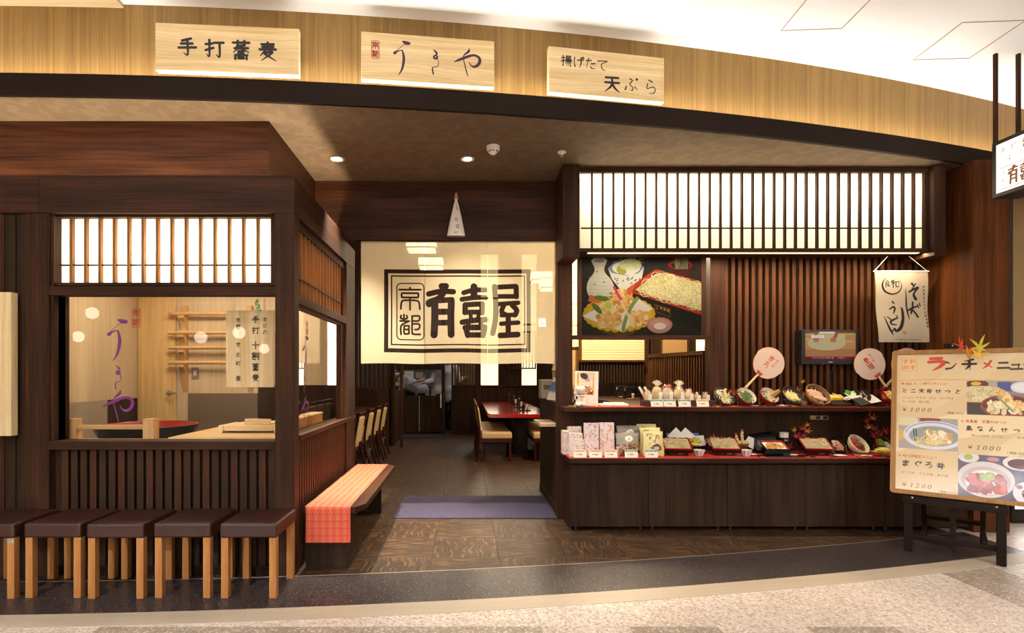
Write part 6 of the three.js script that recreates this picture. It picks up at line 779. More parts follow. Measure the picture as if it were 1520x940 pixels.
// ---------------------------------------------------------------- food samples and packages on the two shelves
const ceramicDark = plain(0x2a201a, 0.3), ceramicRed = plain(0x7c1f12, 0.3), ceramicTan = plain(0xa87e50, 0.4), ceramicCream = plain(0xd8ccb0, 0.35), glazeWhite = plain(0xe4e0d4, 0.25);
const noodle = plain(0xcdbf92, 0.55), noodlePale = plain(0xe2d8ba, 0.5), noodleGreen = plain(0x5f7a3c, 0.6), batter = plain(0xdcae5c, 0.7), batterPale = plain(0xe8cf86, 0.7), shrimpTail = plain(0xc9401c, 0.45), leafGreen = plain(0x4d8a34, 0.6), eggYellow = plain(0xe8c838, 0.5), meatPink = plain(0xd0a184, 0.5), tunaRed = plain(0xa42c20, 0.35), nori = plain(0x16201a, 0.6), riceWhite = plain(0xeae4d6, 0.6), broth = plain(0x5a3a1e, 0.2);
function strands(n, rx, rz, h, r = 0.0028, lift = 0.006) {                      // a tangle of noodles on an oval or box field
  const l = []; for (let i = 0; i < n; i++) { const a = rnd(6.28), q = Math.sqrt(rnd()) * 0.82, x = Math.cos(a) * q * rx, z = Math.sin(a) * q * rz, t = rnd(6.28), L = rnd(0.5, 1) * Math.min(rx, rz) * 0.7, y = h * (1 - q * q) + rnd(lift); l.push(tube([[x - Math.cos(t) * L, y - 0.004, z - Math.sin(t) * L], [x - Math.sin(t) * L * 0.35, y + 0.003, z + Math.cos(t) * L * 0.35], [x + Math.cos(t) * L * 0.5, y + 0.004, z + Math.sin(t) * L * 0.5], [x + Math.cos(t + 0.8) * L, y - 0.004, z + Math.sin(t + 0.8) * L]], r, 10, 5)); } return merge(l);
}
const lumps = (n, rx, rz, h, s, sy = 0.7, k = 1) => merge([...Array(n)].map((_, i) => { const a = i * 2.4 + rnd(0.4), q = Math.sqrt((i + 0.5) / n) * 0.8; return blob(s * rnd(0.7, 1.2), i + k, 0.3, sy, 1).rotateY(rnd(6)).translate(Math.cos(a) * q * rx, h * (1 - q * q), Math.sin(a) * q * rz); }));
function shrimp(parent, x, y, z, ry, rz, L = 0.085) {
  const q = part(parent, 'fried_shrimp', merge([...Array(7)].map((_, i) => blob(0.015 - i * 0.0006, i * 3, 0.45, 1, 1).translate(0, i * L / 6, 0.006 * Math.sin(i)))), batterPale, [x, y, z], [0, ry, rz]);
  const tail = new THREE.Shape(); tail.moveTo(0, 0); tail.lineTo(0.012, 0.026); tail.lineTo(0.003, 0.02); tail.lineTo(-0.004, 0.028); tail.lineTo(-0.012, 0.022); const s = plate(tail, 0.003); const m = part(parent, 'shrimp_tail', s, shrimpTail, [x, y, z], [0, ry, rz]); m.translateY(L + 0.004); return q;
}
function bowl(name, label, px, d, y, r, h, outer, inner, fill, { tilt = 0.85, roll = -0.28, cat = 'bowl of food', lift = 0.0205 } = {}) {
  const t = thing(name, label, cat, [X(px, d), y, -d]);
  const b = part(t, 'body', lathe([[0, 0], [r * 0.42, 0], [r * 0.44, 0.008], [r * 0.72, h * 0.3], [r * 0.94, h * 0.72], [r, h], [r * 0.965, h + 0.003], [r * 0.94, h]], 40), outer);
  b.rotation.set(tilt, 0, roll, 'ZXY'); const low = -Math.sin(tilt) * r * 0.44; b.position.set(0, -Math.min(low, -r * Math.sin(tilt) + h * Math.cos(tilt)) + lift - h * 0.0, -0.02);
  part(b, 'lining', lathe([[r * 0.94, h], [r * 0.9, h * 0.74], [r * 0.66, h * 0.34], [r * 0.4, 0.014], [0, 0.011]], 40), inner.side === THREE.DoubleSide ? inner : Object.assign(inner.clone(), { side: THREE.DoubleSide }));
  part(t, 'stand', merge([-1, 1].map((s) => tube([[s * r * 0.35, 0.003, 0.05], [s * r * 0.35, 0.02, 0.045], [s * r * 0.35, 0.003, -0.03], [s * r * 0.35, 0.07, -0.055]], 0.0022, 12, 5))), steel);
  fill(b, h, r); return t;
}
const S2 = H2 + 0.0032, S1 = H1 + 0.0032;
const soupIn = (b, h, r, m = broth) => part(b, 'soup', new THREE.CylinderGeometry(r * 0.83, r * 0.8, 0.004, 32), m, [0, h * 0.62, 0]);
bowl('sample_bowl', 'dark bowl of noodles with a tempura shrimp, first bowl right of the snack tray', 1072, 4.9, S2, 0.098, 0.06, ceramicDark, ceramicDark, (b, h, r) => { soupIn(b, h, r); part(b, 'noodles', strands(46, r * 0.8, r * 0.8, 0.012), noodlePale, [0, h * 0.66, 0]); part(b, 'seaweed', lumps(5, 0.03, 0.03, 0.01, 0.014, 0.5), nori, [-0.045, h * 0.74, 0.01]); part(b, 'greens', lumps(5, 0.025, 0.02, 0.01, 0.01, 0.4), leafGreen, [0.035, h * 0.78, 0.0]); shrimp(b, 0, h * 0.82, 0.045, 0.2, 0.1, 0.1); b.children[b.children.length - 1].rotation.x = b.children[b.children.length - 2].rotation.x = -1.1; });
bowl('sample_bowl', 'white lined bowl of noodles topped with green shoots', 1103.5, 4.9, S2, 0.09, 0.075, ceramicRed, glazeWhite, (b, h, r) => { soupIn(b, h, r); part(b, 'noodles', strands(40, r * 0.78, r * 0.78, 0.012), noodlePale, [0, h * 0.66, 0]); part(b, 'green_shoots', strands(60, r * 0.66, r * 0.66, 0.02, 0.0024), noodleGreen, [0, h * 0.72, 0.005]); });
bowl('sample_bowl', 'white rimmed bowl with a piece of dried herring standing out', 1136, 4.9, S2, 0.086, 0.085, ceramicRed, glazeWhite, (b, h, r) => { soupIn(b, h, r); part(b, 'noodles', strands(44, r * 0.75, r * 0.75, 0.014, 0.003), plain(0xcdb898, 0.5), [0, h * 0.66, 0]); part(b, 'fish', (() => { const s = new THREE.Shape(); s.moveTo(-0.02, -0.05); s.quadraticCurveTo(0.035, -0.02, 0.022, 0.06); s.lineTo(0.0, 0.066); s.quadraticCurveTo(-0.025, 0.0, -0.02, -0.05); return plate(s, 0.012, 0.004); })(), plain(0xb58a3e, 0.4), [0.035, h * 0.9, -0.02], [-0.6, 0.2, -0.5]); part(b, 'fish_skin', (() => { const s = new THREE.Shape(); s.moveTo(0.0, -0.045); s.quadraticCurveTo(0.043, -0.015, 0.028, 0.06); s.lineTo(0.018, 0.064); s.quadraticCurveTo(0.022, 0, 0.0, -0.045); return plate(s, 0.02, 0.003); })(), plain(0x2a241c, 0.3), [0.037, h * 0.9 - 0.003, -0.02], [-0.6, 0.2, -0.5]); part(b, 'greens', lumps(4, 0.02, 0.02, 0.008, 0.009), leafGreen, [-0.03, h * 0.76, 0.03]); });
bowl('sample_bowl', 'dark brown bowl with pale yellow tempura bits', 1171.5, 4.9, S2, 0.1, 0.075, ceramicDark, ceramicDark, (b, h, r) => { soupIn(b, h, r); part(b, 'noodles', strands(30, r * 0.75, r * 0.75, 0.01), noodle, [0, h * 0.64, 0]); part(b, 'tempura_bits', lumps(22, 0.06, 0.04, 0.02, 0.017), batterPale, [-0.005, h * 0.72, 0.006]); part(b, 'greens', lumps(6, 0.025, 0.025, 0.006, 0.01), leafGreen, [0.045, h * 0.72, 0.03]); });
bowl('sample_bowl', 'wide tan bowl with slices of pink meat', 1208, 4.9, S2, 0.112, 0.085, ceramicTan, plain(0x6b4a2c, 0.35), (b, h, r) => { soupIn(b, h, r, plain(0x3a2414, 0.2)); part(b, 'noodles', strands(20, r * 0.7, r * 0.7, 0.006), noodle, [0, h * 0.62, 0]); for (const [x, z, a] of [[-0.045, -0.03, 0.1], [0.01, -0.035, -0.2], [-0.04, 0.005, 0.2], [0.02, 0.005, 0], [0.045, 0.03, 0.3], [0.0, 0.035, -0.1]]) part(b, 'meat_slice', blob(0.034, x * 90, 0.25, 0.3, 2).scale(1.15, 1, 0.62), meatPink, [x, h * 0.74, z], [0.1, a, 0.1]); part(b, 'greens', lumps(7, 0.05, 0.02, 0.004, 0.012, 0.5), plain(0x3c4a22, 0.6), [-0.01, h * 0.7, 0.055]); });
{
  const d = 4.9, t = thing('sample_plate', 'dark oblong plate with a row of yellow rolled omelette', 'plate of food', [X(1243, d), S2, -d]); part(t, 'plate', rbox(0.175, 0.014, 0.15, 0.006), ceramicDark, [0, 0.05, 0], [0.5, 0, 0]); part(t, 'stand', box(0.14, 0.05, 0.02), clearPlastic, [0, 0.0255, -0.02]); for (let i = 0; i < 6; i++) part(t, 'omelette_slice', rbox(0.024, 0.03, 0.06, 0.007, 'y', 3), eggYellow, [-0.072 + i * 0.022, 0.078, -0.012], [0.5, 0.05 * (i % 2), 0]); part(t, 'grated_radish', blob(0.024, 3, 0.3, 0.7), riceWhite, [0.066, 0.07, 0.03]); part(t, 'pickled_shoot', tube([[-0.03, 0.115, -0.02], [0.02, 0.085, 0.04], [0.05, 0.06, 0.075]], 0.0035, 10, 6), plain(0xd9a7a0, 0.5));
  const q = thing('sample_plate', 'square black and white checked tray with dark sushi rolls', 'plate of food', [X(1281, d), S2, -d]); const chk = canvas(256, 256, '#e0dfd0'); chk.fillStyle = '#1d251c'; chk.fillRect(0, 120, 128, 136); chk.fillRect(128, 0, 128, 120); for (let i = 0; i < 400; i++) { chk.fillStyle = i % 2 ? 'rgba(120,130,110,0.25)' : 'rgba(240,240,230,0.2)'; chk.fillRect(rnd(256), rnd(256), 4, 4); } const tm = M({ map: canvasTex(chk), roughness: 0.4 });
  part(q, 'tray', new THREE.BoxGeometry(0.225, 0.014, 0.19), [ceramicDark, ceramicDark, tm, ceramicDark, ceramicDark, ceramicDark], [0, 0.076, -0.01], [0.62, 0.0, 0]).rotation.set(0.62, 0.28, 0, 'XYZ'); part(q, 'stand', box(0.12, 0.05, 0.02), clearPlastic, [0, 0.0255, -0.03]);
  for (const [x, y, z] of [[-0.03, 0.105, -0.045], [0.02, 0.1, -0.04], [0.0, 0.083, -0.012], [0.045, 0.078, -0.008], [0.02, 0.062, 0.02]]) { const r = part(q, 'sushi_roll', new THREE.CylinderGeometry(0.022, 0.022, 0.038, 20).rotateZ(Math.PI / 2), nori, [x, y, z], [0.3, 0.25, 0]); part(r, 'rice', new THREE.CylinderGeometry(0.0195, 0.0195, 0.0395, 20).rotateZ(Math.PI / 2), riceWhite); part(r, 'filling', new THREE.CylinderGeometry(0.009, 0.009, 0.0405, 12).rotateZ(Math.PI / 2), eggYellow); }
  const lf = new THREE.Shape(); for (let i = 0; i <= 26; i++) { const a = i / 26 * 6.283, r = 0.036 * (1 + 0.1 * Math.sin(a * 9)); i ? lf.lineTo(Math.cos(a) * r * 1.2, Math.sin(a) * r) : lf.moveTo(r * 1.2, 0); } part(q, 'perilla_leaf', plate(lf, 0.0015), plain(0x3f9a2c, 0.6), [-0.085, 0.115, -0.05], [-0.8, 0.2, -0.5]); part(q, 'pickled_shoot', tube([[0.01, 0.135, -0.03], [0.012, 0.09, 0.02], [0.01, 0.05, 0.05]], 0.004, 10, 6), plain(0xc87a86, 0.5)); part(q, 'sauce_dish', lathe([[0, 0], [0.04, 0], [0.05, 0.012], [0.046, 0.013], [0.036, 0.005], [0, 0.005]], 24), ceramicDark, [0.1, 0.001, 0.045]);
}
bowl('sample_bowl', 'red lacquer bowl of rice with egg and greens beside the menu board', 1316, 4.88, S2, 0.09, 0.085, lacquerRed, lacquerRed, (b, h, r) => { part(b, 'egg_topping', lumps(30, 0.066, 0.066, 0.02, 0.015), plain(0xd8b65c, 0.6), [0, h * 0.66, 0]); part(b, 'greens', lumps(20, 0.066, 0.066, 0.022, 0.009), plain(0x4c6a22, 0.6), [0.004, h * 0.69, 0.003]); }, { roll: -0.4 });
function saucer(label, px, py, d, y, r, fill) { const t = thing('small_plate', label, 'small plate', [X(px, d), y, -d], 'small white saucers on the shelves'); part(t, 'plate', lathe([[0, 0], [r * 0.5, 0], [r, 0.011], [r * 0.97, 0.013], [r * 0.5, 0.004], [0, 0.004]], 32), glazeWhite); if (fill) part(t, 'garnish', blob(r * 0.4, px, 0.3, 0.5, 2), fill, [0, 0.009, 0]); }
saucer('small white saucer before the herring bowl on the upper shelf', 1120, 601, 4.83, S2, 0.036); saucer('small white saucer with white garnish before the dark tempura bowl', 1161, 600, 4.84, S2, 0.05, riceWhite);
saucer('small white saucer with grated radish before the third noodle tray', 1247, 671, 4.62, S1, 0.05, riceWhite); saucer('small white saucer with green garnish below the tuna bowl', 1276, 673, 4.62, S1, 0.035, leafGreen); saucer('small white saucer with tan garnish left of the yellow plate', 1288, 673, 4.6, S1, 0.036, ceramicTan);
saucer('small saucer of yellow pickles beside the third noodle tray', 1178, 669, 4.66, S1, 0.032, eggYellow);
{ const t = thing('small_pot', 'small round brown pot between two bowls on the upper shelf', 'pot', [X(1192, 4.82), S2, -4.812]); part(t, 'body', lathe([[0, 0], [0.026, 0], [0.036, 0.03], [0.03, 0.055], [0.024, 0.06], [0.022, 0.058], [0.028, 0.03], [0, 0.006]], 28), plain(0x5c4326, 0.35)); part(t, 'handle', new THREE.TorusGeometry(0.02, 0.003, 6, 20, Math.PI), plain(0x4a3218, 0.4), [0, 0.06, 0]); t.scale.setScalar(0.85); }
// noodle trays on the lower shelf
function noodleTray(label, px, d, tilt = 0.42, yaw = -0.18, w = 0.225, l = 0.19) {
  const t = thing('noodle_tray', label, 'noodle tray', [X(px, d), S1, -d]); const b = part(t, 'box', merge([box(w, 0.012, l), box(w, 0.03, 0.008).translate(0, 0.015, l / 2 - 0.004), box(w, 0.03, 0.008).translate(0, 0.015, -l / 2 + 0.004), box(0.008, 0.03, l - 0.016).translate(w / 2 - 0.004, 0.015, 0), box(0.008, 0.03, l - 0.016).translate(-w / 2 + 0.004, 0.015, 0)]), lacquerBlack, [0, 0.068, -0.02]); b.rotation.set(tilt, yaw, 0, 'YXZ');
  part(b, 'rim', merge([box(w + 0.002, 0.006, 0.01).translate(0, 0.032, l / 2 - 0.004), box(w + 0.002, 0.006, 0.01).translate(0, 0.032, -l / 2 + 0.004), box(0.01, 0.006, l).translate(w / 2 - 0.004, 0.032, 0), box(0.01, 0.006, l).translate(-w / 2 + 0.004, 0.032, 0)]), lacquerRed);
  const n = []; for (let i = 0; i < 130; i++) { const x = rnd(-0.42, 0.42) * w, z = rnd(-0.4, 0.4) * l, a = rnd(6.28), L = rnd(0.02, 0.045), cx = clamp(x + Math.cos(a) * L, -w * 0.45, w * 0.45), cz = clamp(z + Math.sin(a) * L, -l * 0.43, l * 0.43), y = 0.03 + rnd(0.012); n.push(tube([[x, y, z], [(x + cx) / 2 + rnd(-0.012, 0.012), y + 0.004, (z + cz) / 2 + rnd(-0.012, 0.012)], [cx, y - 0.003, cz]], 0.0026, 7, 5)); } n.push(box(w - 0.02, 0.022, l - 0.02).translate(0, 0.017, 0));
  part(b, 'noodles', merge(n), plain(0xc4b488, 0.6)); part(t, 'foot', box(w * 0.7, 0.03, 0.05), lacquerBlack, [0, 0.0155, 0.02]); part(t, 'maker_plate', box(0.045, 0.018, 0.002), plain(0x8a6a30, 0.5), [0.02, 0.02, 0.0465]); return t;
}
noodleTray('black and red tray of noodles before the white paper tempura, leftmost', 1005, 4.72); noodleTray('black and red tray of noodles with shrimp tails behind it, second from left', 1076, 4.72); noodleTray('black and red tray of noodles beside the black seafood bowl, rightmost', 1212, 4.72);
function woodTray(label, px0, px1, d0, d1) { const [g, p] = block(X(px0, d0), X(px1, d0), S1 + 0.0002, S1 + 0.008, d0, d1, 'x', 0.003); return solo('serving_tray', label, 'tray', g.translate(...p), darkWood2); }
{
  const t = thing('tempura_plate', 'blue rimmed plate of tempura on folded white paper behind the first tray', 'plate of food', [X(1016, 4.9), S1, -4.9]); part(t, 'plate', rbox(0.29, 0.012, 0.13, 0.006), plain(0x4a558c, 0.3), [0, 0.105, -0.02], [1.1, 0, 0]); part(t, 'stand', box(0.16, 0.09, 0.02), black, [0, 0.0455, -0.03]);
  for (const [x, y, a, s] of [[-0.07, 0.14, 0.75, 0.11], [0.015, 0.14, 0.8, 0.11], [0.13, 0.1, 0.1, 0.09]]) part(t, 'folded_paper', plate(poly([[-s / 2, -s / 2], [s / 2, -s / 2], [s / 2, s / 2], [-s / 2, s / 2]]), 0.002), paperWhite, [x, y, 0.0 + x * 0.06], [-0.25, 0, a]); shrimp(t, -0.07, 0.075, 0.03, 0, -1.2, 0.09); part(t, 'leaf_tempura', lumps(10, 0.05, 0.03, 0.02, 0.016), plain(0xc8bc58, 0.7), [0.085, 0.1, 0.02], [0.8, 0, 0]); part(t, 'yellow_slice', rbox(0.07, 0.02, 0.04, 0.01), eggYellow, [0.075, 0.075, 0.05], [0.5, 0, 0]);
  const c = thing('dipping_cup', 'small patterned white cup beside the leftmost noodle tray', 'cup', [X(1038, 4.64), S1, -4.64]), cup = [[0, 0], [0.026, 0], [0.03, 0.006], [0.045, 0.05], [0.046, 0.055], [0.042, 0.055], [0.03, 0.01], [0, 0.008]], ct = canvas(256, 64, '#e0dccf'); for (let i = 0; i < 14; i++) { ct.fillStyle = ['#8c8cb4', '#b8908c', '#9aa880'][i % 3]; ct.beginPath(); ct.arc(rnd(256), 12 + rnd(40), 4 + rnd(4), 0, 7); ct.fill(); } const cm = M({ map: canvasTex(ct), roughness: 0.3 }); part(c, 'body', lathe(cup, 32), cm); part(c, 'sauce', new THREE.CylinderGeometry(0.038, 0.036, 0.003, 24), broth, [0, 0.045, 0]); twin(c, [X(1108, 4.64), S1, -4.64], 'small patterned white cup beside the second noodle tray');
  const p = thing('tempura_plate', 'two upright fried shrimps and vegetables behind the second noodle tray', 'plate of food', [X(1098, 4.88), S1, -4.88]); part(p, 'basket', lathe([[0, 0], [0.06, 0], [0.075, 0.04], [0.07, 0.04], [0.055, 0.008], [0, 0.008]], 24), plain(0x7a5a34, 0.7), [0, 0.04, 0]); part(p, 'stand', box(0.08, 0.04, 0.04), black, [0, 0.02, 0]); shrimp(p, -0.02, 0.07, 0.02, 0, 0.25, 0.075); shrimp(p, 0.02, 0.075, 0.0, 0, -0.02, 0.1); part(p, 'fried_vegetable', lumps(12, 0.06, 0.03, 0.02, 0.018), batterPale, [0.02, 0.075, 0.02]); part(p, 'folded_paper', plate(poly([[-0.045, -0.045], [0.05, -0.045], [0.02, 0.05], [-0.03, 0.045]]), 0.002), paperWhite, [0.085, 0.09, 0.01], [-0.3, 0, -0.5]);
  saucer('small white saucer right of the second dipping cup', 1116, 668, 4.68, S1, 0.04);
  // lacquer box meal, glass of beer
  const j = thing('lacquer_box_meal', 'open black lacquer box of breaded cutlet on rice', 'lacquer box', [X(1148, 4.72), S1, -4.72]); const w = 0.2, l = 0.17, h = 0.05, b = part(j, 'box', merge([box(w, 0.008, l).translate(0, 0.004, 0), box(w, h, 0.007).translate(0, h / 2, l / 2 - 0.0035), box(w, h, 0.007).translate(0, h / 2, -l / 2 + 0.0035), box(0.007, h, l - 0.014).translate(w / 2 - 0.0035, h / 2, 0), box(0.007, h, l - 0.014).translate(-w / 2 + 0.0035, h / 2, 0)]), lacquerBlack, [0, 0.045, 0]); b.rotation.set(0.38, -0.1, 0, 'YXZ'); part(b, 'red_inside', merge([box(w - 0.014, 0.002, l - 0.014).translate(0, 0.01, 0), box(w - 0.014, h - 0.01, 0.002).translate(0, h / 2 + 0.004, -l / 2 + 0.008), box(0.002, h - 0.01, l - 0.016).translate(w / 2 - 0.008, h / 2 + 0.004, 0), box(0.002, h - 0.01, l - 0.016).translate(-w / 2 + 0.008, h / 2 + 0.004, 0)]), lacquerRed); part(b, 'rice', box(w - 0.02, 0.018, l - 0.02).translate(0, 0.02, 0), riceWhite); part(b, 'cutlet', lumps(16, 0.08, 0.05, 0.008, 0.02, 0.5), plain(0xc08444, 0.7), [0, 0.03, 0]); part(b, 'egg', lumps(12, 0.075, 0.055, 0.006, 0.014, 0.4), plain(0xd9b060, 0.6), [0.005, 0.03, 0.005]); part(b, 'pea_pods', lumps(4, 0.015, 0.012, 0.004, 0.01, 0.5), leafGreen, [0, 0.047, 0]); part(j, 'foot', box(0.15, 0.03, 0.1), lacquerBlack, [0, 0.0155, 0]);
  const ld = solo('lacquer_cover', 'black lacquer box lid leaning behind the cutlet box', 'lid', rbox(0.21, 0.03, 0.18, 0.006), lacquerBlack, [X(1137, 4.86), S1 + 0.075, -4.89], undefined, [0.9, 0.1, 0.1]); ld.position.y = S1 + 0.09;
  solo('serving_tray', 'black serving tray below the cutlet box', 'tray', rbox(0.46, 0.008, 0.1, 0.003), lacquerBlack, [X(1160, 4.66), S1 + 0.0042, -4.612]);
  const g = thing('beer_glass', 'glass of dark beer with a thick white head', 'glass', [X(1163.5, 4.92), S1 + 0.012, -4.92]); part(g, 'stand', rbox(0.07, 0.05, 0.05, 0.003), lacquerBlack, [0, 0.014, 0]); part(g, 'beer', new THREE.CylinderGeometry(0.036, 0.031, 0.075, 28), M({ color: 0x2a1a0c, roughness: 0.1 }), [0, 0.077, 0]); part(g, 'foam', new THREE.CylinderGeometry(0.038, 0.036, 0.045, 28), plain(0xe8e0c6, 0.7), [0, 0.1375, 0]); part(g, 'label', box(0.035, 0.016, 0.002), plain(0x8a7a60), [0, 0.092, 0.0365]);
  // right-hand bowls of the lower shelf
  bowl('sample_bowl', 'black bowl of seafood rice right of the third noodle tray', 1238.5, 4.8, S1, 0.076, 0.06, lacquerBlack, lacquerBlack, (b2, h2, r2) => { part(b2, 'rice', lumps(14, 0.055, 0.055, 0.012, 0.014), riceWhite, [0, h2 * 0.62, 0]); part(b2, 'seafood', lumps(12, 0.055, 0.05, 0.016, 0.017, 0.45), plain(0xc98a6c, 0.4), [0.005, h2 * 0.72, 0]); part(b2, 'seaweed', lumps(9, 0.055, 0.055, 0.016, 0.01), nori, [0, h2 * 0.72, 0]); }, { roll: -0.5, tilt: 0.95 });
  bowl('sample_bowl', 'beige bowl of red tuna with green onion', 1268, 4.74, S1, 0.094, 0.075, ceramicCream, ceramicCream, (b2, h2) => { part(b2, 'rice', lumps(10, 0.06, 0.06, 0.006, 0.02), riceWhite, [0, h2 * 0.45, 0]); part(b2, 'tuna', lumps(24, 0.068, 0.068, 0.02, 0.02, 0.5), tunaRed, [0, h2 * 0.6, 0]); part(b2, 'green_onion', lumps(12, 0.024, 0.024, 0.014, 0.008), leafGreen, [0, h2 * 0.6 + 0.026, 0]); }, { roll: -0.42, tilt: 0.8 });
  bowl('sample_bowl', 'orange bowl of salad right of the tuna bowl', 1308, 4.86, S1, 0.08, 0.06, plain(0xb0501c, 0.3), ceramicDark, (b2, h2) => { part(b2, 'lettuce', lumps(8, 0.03, 0.03, 0.02, 0.02), plain(0x6fa83c, 0.6), [-0.035, h2 * 0.7, 0]); part(b2, 'radish', lumps(12, 0.04, 0.04, 0.02, 0.014), riceWhite, [0.03, h2 * 0.7, 0.01]); }, { roll: -0.35 });
  const y = thing('yellow_plate', 'yellow footed plate heaped with pale noodles beside the menu board', 'plate of food', [X(1311, 4.63), S1, -4.63]); part(y, 'plate', lathe([[0, 0], [0.03, 0], [0.022, 0.02], [0.06, 0.028], [0.09, 0.036], [0.088, 0.039], [0.05, 0.032], [0, 0.03]], 36), plain(0xc9a824, 0.3)); part(y, 'noodles', strands(60, 0.065, 0.045, 0.03, 0.0028), plain(0xe8d87c, 0.5), [0, 0.036, 0]);
}
// clear acrylic card holders
[[1095, 4.57], [1168, 4.57], [1235, 4.57], [1310, 4.57]].forEach(([px, d], i) => solo('acrylic_holder', ['small empty acrylic card holder before the second noodle tray', 'small empty acrylic card holder before the cutlet box', 'small empty acrylic card holder before the third noodle tray', 'small empty acrylic card holder before the yellow plate'][i], 'card holder', merge([box(0.055, 0.034, 0.002).translate(0, 0.017, 0), box(0.055, 0.002, 0.025).translate(0, 0.001, 0.012)]), clearPlastic, [X(px, d), S1 + 0.0003, -d], 'empty acrylic card holders on the lower shelf'));
// price cards
function card(label, px, d, y, green) { const c = canvas(192, 128, '#ece4d0'); c.fillStyle = green ? '#5c7a68' : '#d8b478'; c.fillRect(6, 8, 180, green ? 26 : 30); write(c, '京のそば', 40, green ? 11 : 12, 22, { color: green ? '#e8efe6' : '#6a4a20', step: 28, pen: true, weight: 0.8 }); glyph(c, '¥', 40, 62, 26, '#3a2a24', 0.9); c.fillStyle = '#3a2a24'; c.font = 'bold 34px sans-serif'; c.textAlign = 'left'; c.textBaseline = 'middle'; c.fillText(String(green ? 300 : 600), 74, 78); const t = thing('price_card', label, 'price card', [X(px, d), y, -d]); const m = M({ map: canvasTex(c), roughness: 0.6 }), p = paperWhite; part(t, 'card', new THREE.BoxGeometry(0.106, 0.066, 0.002), [p, p, p, p, m, p], [0, 0.0335, 0], [-0.28, 0, 0]); part(t, 'back_foot', box(0.1, 0.001, 0.02), p, [0, 0.001, -0.012]); }
[[861, 0, 'before the small flowered boxes'], [884, 0, 'before the tall purple flowered box'], [907, 0, 'before the tall peach flowered box'], [937, 1, 'before the grey bag with the white disc'], [967, 1, 'before the yellow noodle bag']].forEach(([px, g, s]) => card((g ? 'green headed price card ' : 'tan headed price card ') + s, px, 4.555, S1, g));
[[975, 1, 'before the rice cracker bags, leftmost on the upper shelf'], [994, 1, 'before the white bag with red ribbon'], [1016, 1, 'before the cellophane bag of crackers'], [1043, 0, 'before the flat packs at the end of the snack tray']].forEach(([px, g, s]) => card((g ? 'green headed price card ' : 'tan headed price card ') + s, px, 4.815, S2, g));
// gift boxes
const flower = (a, b2, n) => { const c = canvas(256, 512, '#e6d6cc'); for (let i = 0; i < n; i++) { const x = rnd(256), y = rnd(512), r = 8 + rnd(10); c.fillStyle = [a, b2, '#e8b4a4'][i % 3]; for (let k = 0; k < 5; k++) { c.beginPath(); c.ellipse(x + Math.cos(k * 1.257) * r * 0.7, y + Math.sin(k * 1.257) * r * 0.7, r * 0.5, r * 0.42, k * 1.257, 0, 7); c.fill(); } c.strokeStyle = '#a8a070'; c.lineWidth = 1.5; c.beginPath(); c.moveTo(x, y + r); c.quadraticCurveTo(x + 8, y + r + 16, x + rnd(-10, 14), y + r + 26); c.stroke(); } for (let i = 0; i < 4; i++) glyph(c, '京の香物'[i], 118, 170 + i * 30, 22, '#7a5a50', 0.7); const t = canvasTex(c); t.wrapS = t.wrapT = THREE.RepeatWrapping; return M({ map: t, roughness: 0.6 }); };
const fPurple = flower('#9a6aa8', '#c86a8a', 46), fPeach = flower('#d69a6a', '#d8a890', 60), fGreen = flower('#b4b84c', '#a890b8', 40), limeLid = plain(0x9aa43c, 0.5);
